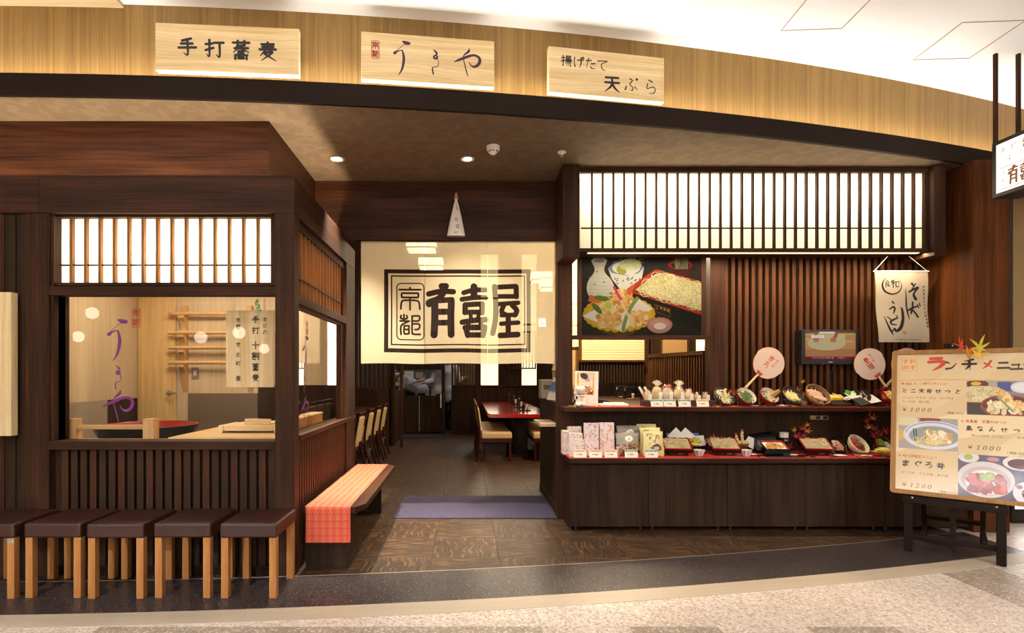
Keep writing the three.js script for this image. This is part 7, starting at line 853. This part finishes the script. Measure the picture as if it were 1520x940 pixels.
{
  const d = 4.66, bx = (label, px0, px1, h, mat, dd = d, lid, tilt = -0.07, l = 0.045) => { const w = X(px1, dd) - X(px0, dd), t = thing('gift_box', label, 'gift box', [(X(px0, dd) + X(px1, dd)) / 2, S1, -dd - l / 2]); part(t, 'body', new RoundedBoxGeometry(w, h, l, 2, 0.002), mat, [0, h / 2 + 0.001, 0], [tilt, 0, 0]); if (lid) part(t, 'lid_band', rbox(w + 0.002, 0.05, l + 0.002, 0.002), limeLid, [0, h - 0.024, -0.004], [tilt, 0, 0]); else part(t, 'base_edge', box(w * 0.9, 0.002, l * 0.8), paperWhite, [0, 0.001, 0]); return t; };
  bx('tall slim gift box with purple and pink flowers', 868, 889, 0.275, fPurple); bx('tall slim gift box with peach flowers right of the purple one', 890.5, 912, 0.278, fPeach, 4.67);
  bx('small flowered gift box, front one of the stack at the left end', 846, 867, 0.145, fGreen, 4.6, 0, -0.1); bx('small gift box with lime band, second in the stack at the left end', 844, 865, 0.185, fGreen, 4.7, 1, 0); bx('small gift box with lime band, rear and tallest of the stack', 843, 863, 0.235, fGreen, 4.79, 1, 0); bx('slim flowered gift box standing at the very left end of the shelf', 836.5, 845, 0.2, fPurple, 4.72, 0, 0, 0.12);
  const pouch = (label, px0, px1, h, mat, dd, extra) => { const w = X(px1, dd) - X(px0, dd), t = thing('snack_bag', label, 'snack bag', [(X(px0, dd) + X(px1, dd)) / 2, S1, -dd]); const g = new THREE.BoxGeometry(w, h, 0.07, 10, 12, 4), p = g.attributes.position; for (let i = 0; i < p.count; i++) { const v = p.getY(i) / h + 0.5, u = Math.abs(p.getX(i) / w * 2), k = Math.pow(Math.sin(Math.PI * clamp(v * 0.86 + 0.14, 0, 1)), 0.6) * (1 - 0.75 * u * u); p.setZ(i, p.getZ(i) * (0.06 + k) * 1.0); p.setX(i, p.getX(i) * (1 + 0.05 * Math.sin(v * 7))); p.setY(i, p.getY(i) + 0.004 * Math.sin(u * 6)); } g.computeVertexNormals(); part(t, 'bag', g, mat, [0, h / 2 + 0.001, 0], [-0.14, 0, 0]); part(t, 'seal_strip', box(w * 0.98, 0.012, 0.004), mat, [0, h - 0.004, -h * 0.07], [-0.14, 0, 0]); if (extra) extra(t, w, h); return t; };
  const grey = canvas(256, 256, '#8f8674'); grey.fillStyle = '#e9e2cc'; grey.beginPath(); grey.ellipse(140, 70, 46, 34, 0, 0, 7); grey.fill(); glyph(grey, '豆', 130, 56, 26, '#4a4034', 0.9); grey.fillStyle = '#5a3a22'; grey.fillRect(0, 128, 256, 128); for (let i = 0; i < 130; i++) { grey.fillStyle = ['#8a5a34', '#a8774a', '#3c2616', '#c9a070'][i % 4]; grey.beginPath(); grey.ellipse(rnd(256), 136 + rnd(120), 14, 10, rnd(3), 0, 7); grey.fill(); }
  const gm = MP({ map: canvasTex(grey), roughness: 0.35, clearcoat: 0.8, clearcoatRoughness: 0.15 }), yel = canvas(256, 300, '#dccf8a'); [['の', 40, 20], ['か', 84, 24], ['そ', 60, 70], ['ば', 110, 100], ['い', 60, 130], ['う', 66, 190]].forEach(([q, x, y]) => glyph(yel, q, x, y, 44, '#4a3826', 1.1)); glyph(yel, 'の', 150, 40, 60, '#4a3826', 1.1); yel.fillStyle = '#5c4636'; yel.beginPath(); yel.ellipse(160, 200, 60, 44, 0, 0, 7); yel.fill(); yel.fillStyle = '#cfc0a0'; yel.fillRect(120, 190, 70, 34); const ym = MP({ map: canvasTex(yel), roughness: 0.4, clearcoat: 0.6, clearcoatRoughness: 0.2 });
  pouch('grey bag of nuts with a white disc on the lower shelf', 914, 948, 0.19, gm, 4.68); pouch('grey bag with a white disc, behind the front grey bag', 916, 950, 0.235, gm, 4.85); pouch('yellow bag of buckwheat snack with brush writing, front one', 954, 984, 0.205, ym, 4.65); pouch('yellow bag of buckwheat snack, middle of the three', 950, 980, 0.225, ym, 4.78); pouch('yellow bag of buckwheat snack, rear one of the three', 946, 974, 0.245, ym, 4.89);
}
// upper shelf, left: lucky cat, card, leaflets, snack tray
{
  const d = 4.88, t = thing('lucky_cat', 'white beckoning cat figurine with red bib and black patch', 'figurine', [X(862, d), S2 + 0.003, -d]), cream = M({ color: 0xe6dcc8, roughness: 0.35 });
  const mc = field([[[0, 0.03, 0], [0, 0.07, 0], 0.042, 0.038], [[0, 0.07, 0], [0, 0.1, 0.004], 0.036, 0.03], [[0, 0.14, 0.008], [0, 0.142, 0.012], 0.038, 0.036], [[0.02, 0.02, 0.025], [0.02, 0.014, 0.045], 0.016, 0.014], [[-0.02, 0.02, 0.025], [-0.02, 0.014, 0.045], 0.016, 0.014], [[0.03, 0.02, -0.005], [0.034, 0.014, 0.03], 0.018, 0.014], [[-0.03, 0.02, -0.005], [-0.034, 0.014, 0.03], 0.018, 0.014], [[0.026, 0.09, 0.018], [0.024, 0.05, 0.036], 0.014, 0.012], [[0.024, 0.05, 0.036], [0.018, 0.022, 0.046], 0.012, 0.013], [[-0.03, 0.088, 0.012], [-0.05, 0.115, 0.018], 0.014, 0.012], [[-0.05, 0.115, 0.018], [-0.046, 0.152, 0.022], 0.012, 0.015], [[0.024, 0.165, 0.006], [0.03, 0.188, 0.004], 0.014, 0.004], [[-0.024, 0.165, 0.006], [-0.03, 0.188, 0.004], 0.014, 0.004]], 0.0045, 0.012);
  part(t, 'body', mc, cream); part(t, 'bib', new THREE.SphereGeometry(0.031, 20, 14, 0, 6.283, 0, 1.5).scale(1, 0.7, 0.25).rotateX(1.35), plain(0xd8b8a0, 0.5), [0, 0.086, 0.034]); part(t, 'collar', new THREE.TorusGeometry(0.034, 0.005, 8, 28).rotateX(Math.PI / 2 + 0.15), plain(0x9c2a1c, 0.4), [0, 0.112, 0.006]); part(t, 'bell', new THREE.SphereGeometry(0.007, 12, 10), plain(0xc9a438, 0.3), [0, 0.104, 0.043]);
  for (const s of [-1, 1]) { part(t, 'ear_inside', new THREE.ConeGeometry(0.009, 0.02, 10).scale(1, 1, 0.4), plain(0xa8492c, 0.5), [s * 0.028, 0.178, 0.012], [0, 0, -s * 0.2]); part(t, 'eye', new THREE.SphereGeometry(0.0045, 10, 8).scale(1.3, 0.6, 0.5), plain(0x2a1a14, 0.3), [s * 0.015, 0.148, 0.046]); for (const e of [-1, 1]) part(t, 'whisker', tube([[s * 0.016, 0.134 + e * 0.003, 0.046], [s * 0.036, 0.134 + e * 0.006, 0.036]], 0.0007, 4, 4), plain(0x2a1a14)); }
  part(t, 'nose', new THREE.SphereGeometry(0.003, 8, 6), plain(0xb4503c), [0, 0.14, 0.05]); part(t, 'mouth', tube([[-0.007, 0.131, 0.047], [-0.003, 0.129, 0.049], [0, 0.132, 0.05], [0.003, 0.129, 0.049], [0.007, 0.131, 0.047]], 0.0008, 10, 4), plain(0x7a2c20)); part(t, 'black_patch', new THREE.SphereGeometry(0.014, 14, 10).scale(0.7, 1, 1), plain(0x1c1512, 0.4), [-0.037, 0.075, 0.014]); part(t, 'tail', tube([[-0.02, 0.02, -0.035], [-0.045, 0.03, -0.03], [-0.05, 0.055, -0.02]], 0.009, 10, 8), plain(0x1c1512, 0.4));
  const c = canvas(384, 512, '#efe8da'); c.fillStyle = '#d8a838'; c.fillRect(36, 26, 280, 330); c.fillStyle = '#f0dcae'; c.fillRect(64, 40, 226, 300); c.fillStyle = '#e8d8c4'; c.beginPath(); c.ellipse(210, 150, 90, 60, 0.3, 0, 7); c.fill(); c.fillStyle = '#c79a7c'; c.beginPath(); c.ellipse(200, 100, 60, 54, 0.4, 0, 7); c.fill(); c.fillStyle = '#33241e'; c.beginPath(); c.ellipse(150, 74, 66, 44, 0.3, 0, 7); c.fill(); c.fillStyle = '#dcc9b8'; c.beginPath(); c.arc(258, 80, 44, 0, 7); c.fill(); c.fillStyle = '#4a3020'; c.beginPath(); c.moveTo(70, 260); c.lineTo(140, 200); c.lineTo(300, 290); c.lineTo(290, 340); c.lineTo(200, 340); c.fill(); for (let i = 0; i < 46; i++) { c.fillStyle = ['#c98a48', '#e0b070', '#a8663a', '#d9cfa8'][i % 4]; c.beginPath(); c.ellipse(120 + rnd(160), 232 + rnd(90), 16, 12, rnd(3), 0, 7); c.fill(); } '手打そば'.split('').forEach((g, i) => glyph(c, g, 38, 50 + i * 32, 26, '#8a4a1c', 0.9)); for (let i = 0; i < 4; i++) write(c, '京のそば本日の一品', 70, 380 + i * 26, 16, { step: 24, pen: true, color: '#8a7a6a', weight: 0.6 });
  const q = thing('standing_card', 'white standing advertising card with yellow picture behind the cat figurine', 'card', [X(870.5, 4.96), S2, -4.96]), w = X(888, 4.96) - X(853, 4.96), m = M({ map: canvasTex(c), roughness: 0.5 }); part(q, 'card', new THREE.BoxGeometry(w, 0.31, 0.003), [paperWhite, paperWhite, paperWhite, paperWhite, m, paperWhite], [0, 0.157, 0], [-0.05, 0, -0.03]); part(q, 'prop', box(0.06, 0.12, 0.002), paperWhite, [0, 0.06, -0.03], [0.3, 0, 0]);
  for (let i = 0; i < 3; i++) solo('leaflet', ['white leaflet stack lying right of the cat figurine', 'white leaflet further back beside the standing card', 'long white leaflet near the shelf edge by the leaves'][i], 'leaflet', rbox([0.26, 0.2, 0.28][i], 0.012, 0.12, 0.002), paperWhite, [X([908, 912, 908][i], [5.1, 5.4, 5.25][i]), H2 + 0.006, -[5.07, 5.42, 5.24][i]], undefined, [0, [0.1, -0.2, 0.3][i], 0]);
  const tr = thing('snack_tray', 'long brown woven tray filled with cellophane snack bags', 'tray', [X(1005, 4.92), S2, -4.92]), tw = X(1057, 4.92) - X(955, 4.92); part(tr, 'body', merge([box(tw, 0.006, 0.13).translate(0, 0.004, 0), ...[-1, 1].map((s) => box(tw, 0.05, 0.006).translate(0, 0.026, s * 0.065)), ...[-1, 1].map((s) => box(0.006, 0.05, 0.13).translate(s * tw / 2, 0.026, 0))]), plain(0x40241a, 0.6)); part(tr, 'rim', merge([box(tw + 0.01, 0.006, 0.01).translate(0, 0.053, 0.065), box(tw + 0.01, 0.006, 0.01).translate(0, 0.053, -0.065)]), plain(0x5a3826, 0.6));
  const cello = MP({ color: 0xfff6e6, roughness: 0.12, transmission: 0.9, thickness: 0, ior: 1.5 }), cr = [plain(0xcdb890, 0.7), plain(0xd9c9a4, 0.7), plain(0xe6ddc8, 0.7), plain(0xbf9a66, 0.7)];
  const cb = (label, px, py, r, mat, flare, ribbon) => { r *= 1.12; const dd = 4.92, b = thing('cellophane_bag', label, 'snack bag', [X(px, dd), S2 + 0.014, -dd]); part(b, 'contents', blob(r * 0.9, px, 0.22, 1.25, 3).scale(0.74, 1, 0.44), mat, [0, r * 1.32, 0]); part(b, 'wrap', blob(r, px + 1, 0.16, 1.25, 2).scale(0.76, 1.04, 0.47), cello, [0, r * 1.42, 0]); if (flare) { const n = []; for (let i = 0; i < 9; i++) { const a = (i - 4) * 0.22; n.push(plate(poly([[0, 0], [-0.012, 0.055], [0.002, 0.048], [0.013, 0.058]]), 0.0012).rotateY(i).rotateZ(a)); } part(b, 'gathered_top', merge(n), MP({ color: 0xfff8ea, roughness: 0.15, transmission: 0.6, thickness: 0 }), [0, r * 2.5, 0]); } part(b, 'paper_label', box(0.035, 0.07, 0.001), paperWhite, [r * 0.3, r * 1.2, r * 0.6], [0, 0.2, 0]); if (ribbon) part(b, 'ribbon', merge([new THREE.TorusGeometry(0.014, 0.005, 6, 14).scale(1, 0.6, 0.6).translate(-0.016, 0, 0), new THREE.TorusGeometry(0.014, 0.005, 6, 14).scale(1, 0.6, 0.6).translate(0.016, 0, 0), blob(0.006, 1, 0.1)]), plain(0xc01c18, 0.5), [0, r * 2.4, r * 0.35]); };
  cb('cellophane bag of long crackers, leftmost in the snack tray', 961, 575, 0.045, cr[0], 0); cb('cellophane bag with flaring top and brown label, second in the tray', 975, 570, 0.058, cr[0], 1); cb('white paper bag tied with a red ribbon in the snack tray', 990.5, 575, 0.06, cr[2], 0, 1); cb('cellophane bag with flaring top in the middle of the tray', 1007.5, 572, 0.058, cr[1], 1); cb('cellophane bag with dark lettering right of the middle one', 1022, 578, 0.048, cr[1], 0); cb('low cellophane bag of brown snacks near the tray end', 1034, 584, 0.036, cr[3], 0); cb('low cellophane bag of dark beans, last in the tray', 1047, 584, 0.038, cr[3], 0);
  for (const [i, px] of [[0, 953], [1, 961]]) solo('cracker_stick', i ? 'white wrapped stick standing beside the leftmost one' : 'white wrapped stick leaning out of the tray, leftmost', 'snack stick', rbox(0.02, 0.12, 0.012, 0.004), cr[2], [X(px, 4.94), S2 + 0.12, -4.935], undefined, [0, 0, 0.5]);
}
// maple leaves
const mapleShape = (() => { const s = new THREE.Shape(), L = [[-2.5, 0.34], [-1.75, 0.62], [-0.85, 0.9], [0, 1.0], [0.85, 0.9], [1.75, 0.62], [2.5, 0.34]]; s.moveTo(0, -0.12); L.forEach(([a, r], i) => { const p = (ang, q) => [Math.sin(ang) * q, Math.cos(ang) * q]; s.lineTo(...p(a - 0.17, r * 0.55)); s.lineTo(...p(a, r)); s.lineTo(...p(a + 0.17, r * 0.55)); if (i < 6) s.lineTo(...p((a + L[i + 1][0]) / 2, 0.2)); }); s.lineTo(0, -0.12); return s; })();
const mapleGeo = (() => { const g = new THREE.ExtrudeGeometry(mapleShape, { depth: 0.03, bevelEnabled: false }), p = g.attributes.position; for (let i = 0; i < p.count; i++) p.setZ(i, p.getZ(i) + 0.25 * (p.getX(i) ** 2 + p.getY(i) ** 2) * Math.sin(p.getX(i) * 3 + 1)); g.computeVertexNormals(); return g; })();
const mapleMat = [0xa81c18, 0xc4401a, 0xd9821c, 0xe0b030, 0x8c1410, 0xc8bc3c].map((c) => plain(c, 0.6));
function sprig(label, px, d, y, leaves, stemTop) {
  const t = thing('maple_sprig', label, 'maple twig', [X(px, d), y, -d]); const top = stemTop ?? Math.max(...leaves.map((l) => l[1])); part(t, 'twig', tube([[0, 0, 0], [0.006, top * 0.35, -0.004], [-0.004, top * 0.7, 0.003], [leaves[leaves.length - 1][0] * 0.6, top, 0]], 0.0016, 16, 5), plain(0x3a2418, 0.8));
  leaves.forEach(([x, h, s, k, a = rnd(-0.8, 0.8)], i) => { const l = part(t, 'leaf', mapleGeo, mapleMat[k], [x, h, 0.006 + (i % 3) * 0.006], [rnd(-0.4, 0.3), rnd(-0.5, 0.5), a]); l.scale.setScalar(s); }); return t;
}
sprig('red and orange maple sprig behind the first tempura bowl', 1084, 4.985, S2, [[-0.04, 0.12, 0.035, 1], [0.03, 0.1, 0.05, 2], [0.045, 0.125, 0.045, 1], [0.0, 0.13, 0.035, 0]]);
sprig('yellow and orange maple sprig rising between two brown bowls', 1191, 4.985, S2, [[-0.05, 0.13, 0.05, 2], [0.05, 0.135, 0.05, 2], [-0.015, 0.09, 0.045, 3], [0.02, 0.105, 0.04, 1], [0.0, 0.215, 0.035, 3]]);
sprig('dark red maple sprig at the right end of the upper shelf', 1318, 4.985, S2, [[-0.11, 0.11, 0.06, 4], [-0.03, 0.15, 0.07, 4], [0.03, 0.18, 0.07, 4], [0.08, 0.14, 0.06, 0], [0.05, 0.23, 0.06, 4]]);
sprig('maple sprig with orange leaves behind the second noodle tray', 1058, 4.965, S1, [[-0.07, 0.075, 0.05, 2, 0.5], [0.0, 0.11, 0.05, 2, 0], [0.055, 0.1, 0.05, 1, -0.6], [0.3, 0.05, 0.045, 2, 0.4]]);
sprig('tall red and yellow maple sprig right of the beer glass', 1188, 4.96, S1, [[-0.1, 0.03, 0.07, 0, 0.5], [-0.02, 0.12, 0.06, 0], [-0.05, 0.13, 0.055, 0], [0.03, 0.13, 0.05, 0], [-0.06, 0.185, 0.04, 2], [0.01, 0.2, 0.05, 0], [0.06, 0.175, 0.05, 2], [0.055, 0.23, 0.04, 2]]);
sprig('tallest red maple sprig beside the outlet at the right', 1291, 4.965, S1, [[0.03, 0.13, 0.06, 0], [0.09, 0.14, 0.06, 0], [0.13, 0.17, 0.06, 0], [0.06, 0.16, 0.05, 4], [0.02, 0.2, 0.05, 0], [-0.02, 0.21, 0.045, 2], [-0.03, 0.265, 0.05, 0], [0.02, 0.29, 0.055, 2], [-0.012, 0.33, 0.04, 1]]);
sprig('yellow and orange maple leaves tied to the top of the easel', 1440, 3.94, 1.33, [[-0.07, 0.17, 0.08, 1, 0.4], [-0.03, 0.12, 0.07, 2], [0.035, 0.11, 0.08, 3, -0.6], [0.06, 0.16, 0.1, 5, -0.2]], 0.14);
[[885, 4.84, S2, 3], [915, 4.83, S2, 1], [931, 4.84, S2, 0], [941, 4.85, S2, 0], [987, 4.805, S2, 3], [1064, 4.82, S2, 3], [1087, 4.805, S2, 2], [1119, 4.805, S2, 1], [1180, 4.81, S2, 3], [850, 4.84, S2, 5], [1022, 4.55, S1, 1], [1050, 4.57, S1, 0], [1067, 4.56, S1, 0], [1132, 4.56, S1, 2], [1197, 4.555, S1, 1], [1280, 4.55, S1, 1], [1295, 4.56, S1, 0]].forEach(([px, d, y, k], i) => { const where = ['by the standing card', 'left of the leaflets', 'near the snack tray', 'at the corner of the snack tray', 'between two price cards of the tray', 'right of the last price card', 'under the first bowl', 'between the second and third bowl', 'below the small brown pot', 'below the cat figurine', 'before the first noodle tray', 'left of the second noodle tray', 'before the second noodle tray', 'before the cutlet box', 'before the third noodle tray', 'before the tuna bowl', 'near the yellow plate'][i]; const m = solo('maple_leaf', ['red', 'orange red', 'orange', 'yellow', 'dark red', 'yellow green'][k] + ' maple leaf lying on the red cloth ' + where, 'leaf', mapleGeo, mapleMat[k], [X(px, d), y + 0.006, -d], 'fallen maple leaves on the shelf cloths', [-1.48, 0, i * 1.7]); m.scale.setScalar(i % 3 ? 0.045 : 0.055); });
{ const d = 4.995, t = thing('outlet_plate', 'long beige outlet plate with black plugs on the panel below the upper shelf', 'outlet', [X(1216, d), Y(620, d), -d]); part(t, 'plate', rbox(0.165, 0.036, 0.006, 0.002), plain(0xa8926c, 0.5)); for (const x of [-0.02, 0.045]) { part(t, 'plug', rbox(0.028, 0.022, 0.025, 0.004), black, [x, 0, 0.015]); part(t, 'cord', tube([[x, 0.0, 0.026], [x + 0.012, 0.02, 0.03], [x + 0.03, 0.045, 0.006]], 0.0035, 10, 6), black); } }
// ---------------------------------------------------------------- cooks in the kitchen
const skin = plain(0xb98a68, 0.6), coat = plain(0xcfd0dc, 0.8), apron = plain(0x6a6a72, 0.85), trousers = plain(0x17161a, 0.85), hairM = plain(0x15110f, 0.6), shoe = plain(0x0e0d0d, 0.4);
function hand(w, dir, up) {                                                    // five fingers, slightly curled, from the wrist w along dir
  const d = new THREE.Vector3(...dir).normalize(), u = new THREE.Vector3(...up).normalize(), s = new THREE.Vector3().crossVectors(d, u).normalize(), W = new THREE.Vector3(...w), P = (a, b, c) => W.clone().addScaledVector(d, a).addScaledVector(s, b).addScaledVector(u, c).toArray(), B = [[P(0, 0, 0), P(0.05, 0.016, 0), 0.02, 0.017], [P(0, 0, 0), P(0.05, -0.018, 0), 0.02, 0.016]];
  [[0.028, 0.075], [0.01, 0.085], [-0.009, 0.08], [-0.027, 0.062]].forEach(([b, L]) => { B.push([P(0.07, b * 0.9, 0), P(0.07 + L * 0.5, b, -0.008), 0.0095, 0.0088], [P(0.07 + L * 0.5, b, -0.008), P(0.07 + L * 0.85, b, -0.035), 0.0088, 0.0076]); }); B.push([P(0.02, 0.022, 0), P(0.052, 0.05, -0.012), 0.0115, 0.01], [P(0.052, 0.05, -0.012), P(0.082, 0.054, -0.03), 0.01, 0.0085]); return field(B, 0.005, 0.009);
}
function cook(label, pos, ry, lean, armL, armR, withApron, cap) {
  const t = thing('person', label, 'person', pos, undefined, ry), hip = [0, 0.94, 0], ch = [0, 0.94 + 0.4 * Math.cos(lean), 0.4 * Math.sin(lean)], nk = [0, ch[1] + 0.17 * Math.cos(lean), ch[2] + 0.17 * Math.sin(lean)], hd = [0, nk[1] + 0.14 * Math.cos(lean * 0.7), nk[2] + 0.02 + 0.13 * Math.sin(lean)], sh = (s) => [s * 0.18, ch[1] + 0.1, ch[2] + 0.05 * Math.sin(lean)];
  const el = (s, a) => [s * 0.24, sh(s)[1] + a[0][1], sh(s)[2] + a[0][0]], wr = (s, a) => [s * 0.2, sh(s)[1] + a[1][1], sh(s)[2] + a[1][0]];
  const core = [[hip, ch, 0.14, 0.15], [ch, [0, nk[1] - 0.05, nk[2]], 0.15, 0.085], [[-0.08, hip[1], 0], [0.08, hip[1], 0], 0.13, 0.13], [sh(-1), sh(1), 0.07, 0.07]], limb = []; for (const s of [-1, 1]) { limb.push([[s * 0.095, 0.92, 0], [s * 0.1, 0.5, 0.02], 0.095, 0.062], [[s * 0.1, 0.5, 0.02], [s * 0.1, 0.09, 0], 0.06, 0.042]); }
  const arms = (r) => [[-1, armL], [1, armR]].flatMap(([s, a]) => [[sh(s), el(s, a), 0.055 + r, 0.042 + r], [el(s, a), wr(s, a), 0.042 + r, 0.028 + r]]);
  const head = [[hd, [0, hd[1] + 0.05, hd[2] - 0.015], 0.085, 0.092], [hd, [0, hd[1] - 0.05, hd[2] + 0.035], 0.075, 0.045], [nk, [0, nk[1] - 0.06, nk[2] - 0.02], 0.055, 0.06], [nk, hd, 0.055, 0.055], [[0, hd[1] - 0.005, hd[2] + 0.085], [0, hd[1] - 0.025, hd[2] + 0.1], 0.01, 0.014], ...[-1, 1].map((s) => [[s * 0.088, hd[1] + 0.01, hd[2] - 0.01], [s * 0.092, hd[1] - 0.025, hd[2] - 0.005], 0.016, 0.012])];
  part(t, 'body', merge([field([...core, ...arms(0), ...limb], 0.024, 0.04), field(head, 0.008, 0.02), ...[[-1, armL], [1, armR]].map(([s, a]) => { const w = wr(s, a), e = el(s, a); return hand(w, [w[0] - e[0], w[1] - e[1], w[2] - e[2]], [s * 0.3, 1, 0]); })]), skin);
  part(t, 'coat', field([...core.map(([a, b, r, s]) => [a, b, r + 0.014, s + 0.014]), ...arms(0.013).map(([a, b, r, s], i) => (i % 2 ? [a, [lerp(a[0], b[0], 0.55), lerp(a[1], b[1], 0.55), lerp(a[2], b[2], 0.55)], r, s + 0.008] : [a, b, r, s])), [[0, 0.9, 0], [0, 0.78, 0], 0.165, 0.17]], 0.02, 0.03), coat);
  part(t, 'trousers', field(limb.map(([a, b, r, s]) => [a, b, r + 0.016, s + 0.02]), 0.02, 0.03), trousers); for (const s of [-1, 1]) part(t, 'shoe', rbox(0.09, 0.07, 0.26, 0.03, 'y', 3), shoe, [s * 0.1, 0.036, 0.05]);
  if (withApron) part(t, 'apron', field([[[-0.1, 0.92, 0.07], [0.1, 0.92, 0.07], 0.115, 0.115], [[-0.11, 0.5, 0.06], [0.11, 0.5, 0.06], 0.1, 0.1], [[-0.1, 0.9, 0.07], [-0.11, 0.5, 0.06], 0.11, 0.1], [[0.1, 0.9, 0.07], [0.11, 0.5, 0.06], 0.11, 0.1]], 0.025, 0.03), apron);
  for (const s of [-1, 1]) { part(t, 'eye', new THREE.SphereGeometry(0.011, 10, 8), hairM, [s * 0.032, hd[1] + 0.005, hd[2] + 0.078]); } part(t, 'mouth', rbox(0.045, 0.008, 0.01, 0.003), plain(0x8a4a40), [0, hd[1] - 0.055, hd[2] + 0.078]);
  part(t, cap ? 'cap' : 'hair', new THREE.SphereGeometry(0.106, 20, 14, 0, 6.283, 0, 1.7).scale(1, 1.05, 1.1).rotateX(-0.35), cap ? coat : hairM, [0, hd[1] + 0.028, hd[2] - 0.012]); return t;
}
cook('cook in white coat standing behind the low kitchen doors', [X(650, 12.72), 0.012, -12.72], -1.2, 0.25, [[0.12, -0.26], [0.36, -0.3]], [[0.1, -0.26], [0.34, -0.32]], 0, 1);
cook('cook in grey apron and dark trousers in the narrow doorway right of the doors', [X(667, 13.1), 0.012, -13.1], 2.4, 0.08, [[0.08, -0.27], [0.3, -0.2]], [[0.06, -0.27], [0.3, -0.22]], 1, 1);
cook('cook in white bending down behind the low kitchen doors', [-1.02, 0.012, -13.2], -1.57, 1.15, [[0.06, -0.28], [0.16, -0.5]], [[0.08, -0.28], [0.18, -0.5]], 0, 0);
// ---------------------------------------------------------------- corridor lamps outside the frame, seen as reflections in the booth glass
{
  const globe = M({ color: 0xfff6e4, emissive: 0xfff0d8, emissiveIntensity: 6 });
  [[137, 465, 2.6], [116, 500, 3.4], [298, 501, 2.4], [355, 494, 2.2], [392, 518, 4.6]].forEach(([px, py, z], i) => { const D = 7.33 + z, x = X(px, D), y = Y(py, D), t = thing('globe_lamp', 'white globe lamp hanging in the corridor', 'pendant lamp', [x, y, z], 'globe lamps over the corridor'); part(t, 'globe', new THREE.SphereGeometry(0.105, 28, 20), globe); part(t, 'cord', new THREE.CylinderGeometry(0.004, 0.004, 3.78 - y - 0.11, 6), black, [0, 0.11 + (3.78 - y - 0.11) / 2, 0]); part(t, 'cap', new THREE.CylinderGeometry(0.03, 0.035, 0.03, 16), steel, [0, 0.118, 0]); });
  for (const [i, [x, z]] of MALL_PANELS.entries()) solo('ceiling_panel_lamp', 'rectangular white lamp panel in the corridor ceiling', 'ceiling lamp', rbox(1.2, 0.02, 0.6, 0.004), M({ color: 0xffffff, emissive: 0xffeedd, emissiveIntensity: 3 }), [x, 3.776, z], 'ceiling lamp panels of the corridor');
}
{
  const t = thing('shop_window', 'wide lit shop window across the corridor, mirrored in the booth glass', 'shop window', [0.3, 0, 7.05]); bpart(t, 'frame', darkWood2, [-4.6, 5.2, 0, 0.45, -7.2, -6.98]); bpart(t, 'frame', darkWood2, [-4.6, 5.2, 2.55, 2.9, -7.2, -6.98]); for (let i = 0; i < 4; i++) { bpart(t, 'pane', M({ color: 0xe8dcc4, emissive: 0xfff0dc, emissiveIntensity: 0.8 }), [-4.3 + i * 2.3, -2.1 + i * 2.3, 0.46, 2.54, -7.1, -7.05]); bpart(t, 'mullion', darkWood2, [-4.6 + i * 2.3, -4.3 + i * 2.3, 0.45, 2.55, -7.15, -7.0]); } bpart(t, 'mullion', darkWood2, [4.9, 5.2, 0.45, 2.55, -7.15, -7.0]); bpart(t, 'cornice', white, [-7.2, 7.2, 2.9, 2.98, -7.2, -5.5], 'x'); const ls = solo('light_strip', 'long light strip on the cornice across the corridor', 'light strip', box(14, 0.012, 0.1, 'x'), M({ color: 0xffffff, emissive: 0xfff6ea, emissiveIntensity: 2 }), [0, 2.987, 5.6]);
}
scene.traverse((o) => { if (o.isMesh && o.material === glass) o.castShadow = false; });
renderer.render(scene, camera);
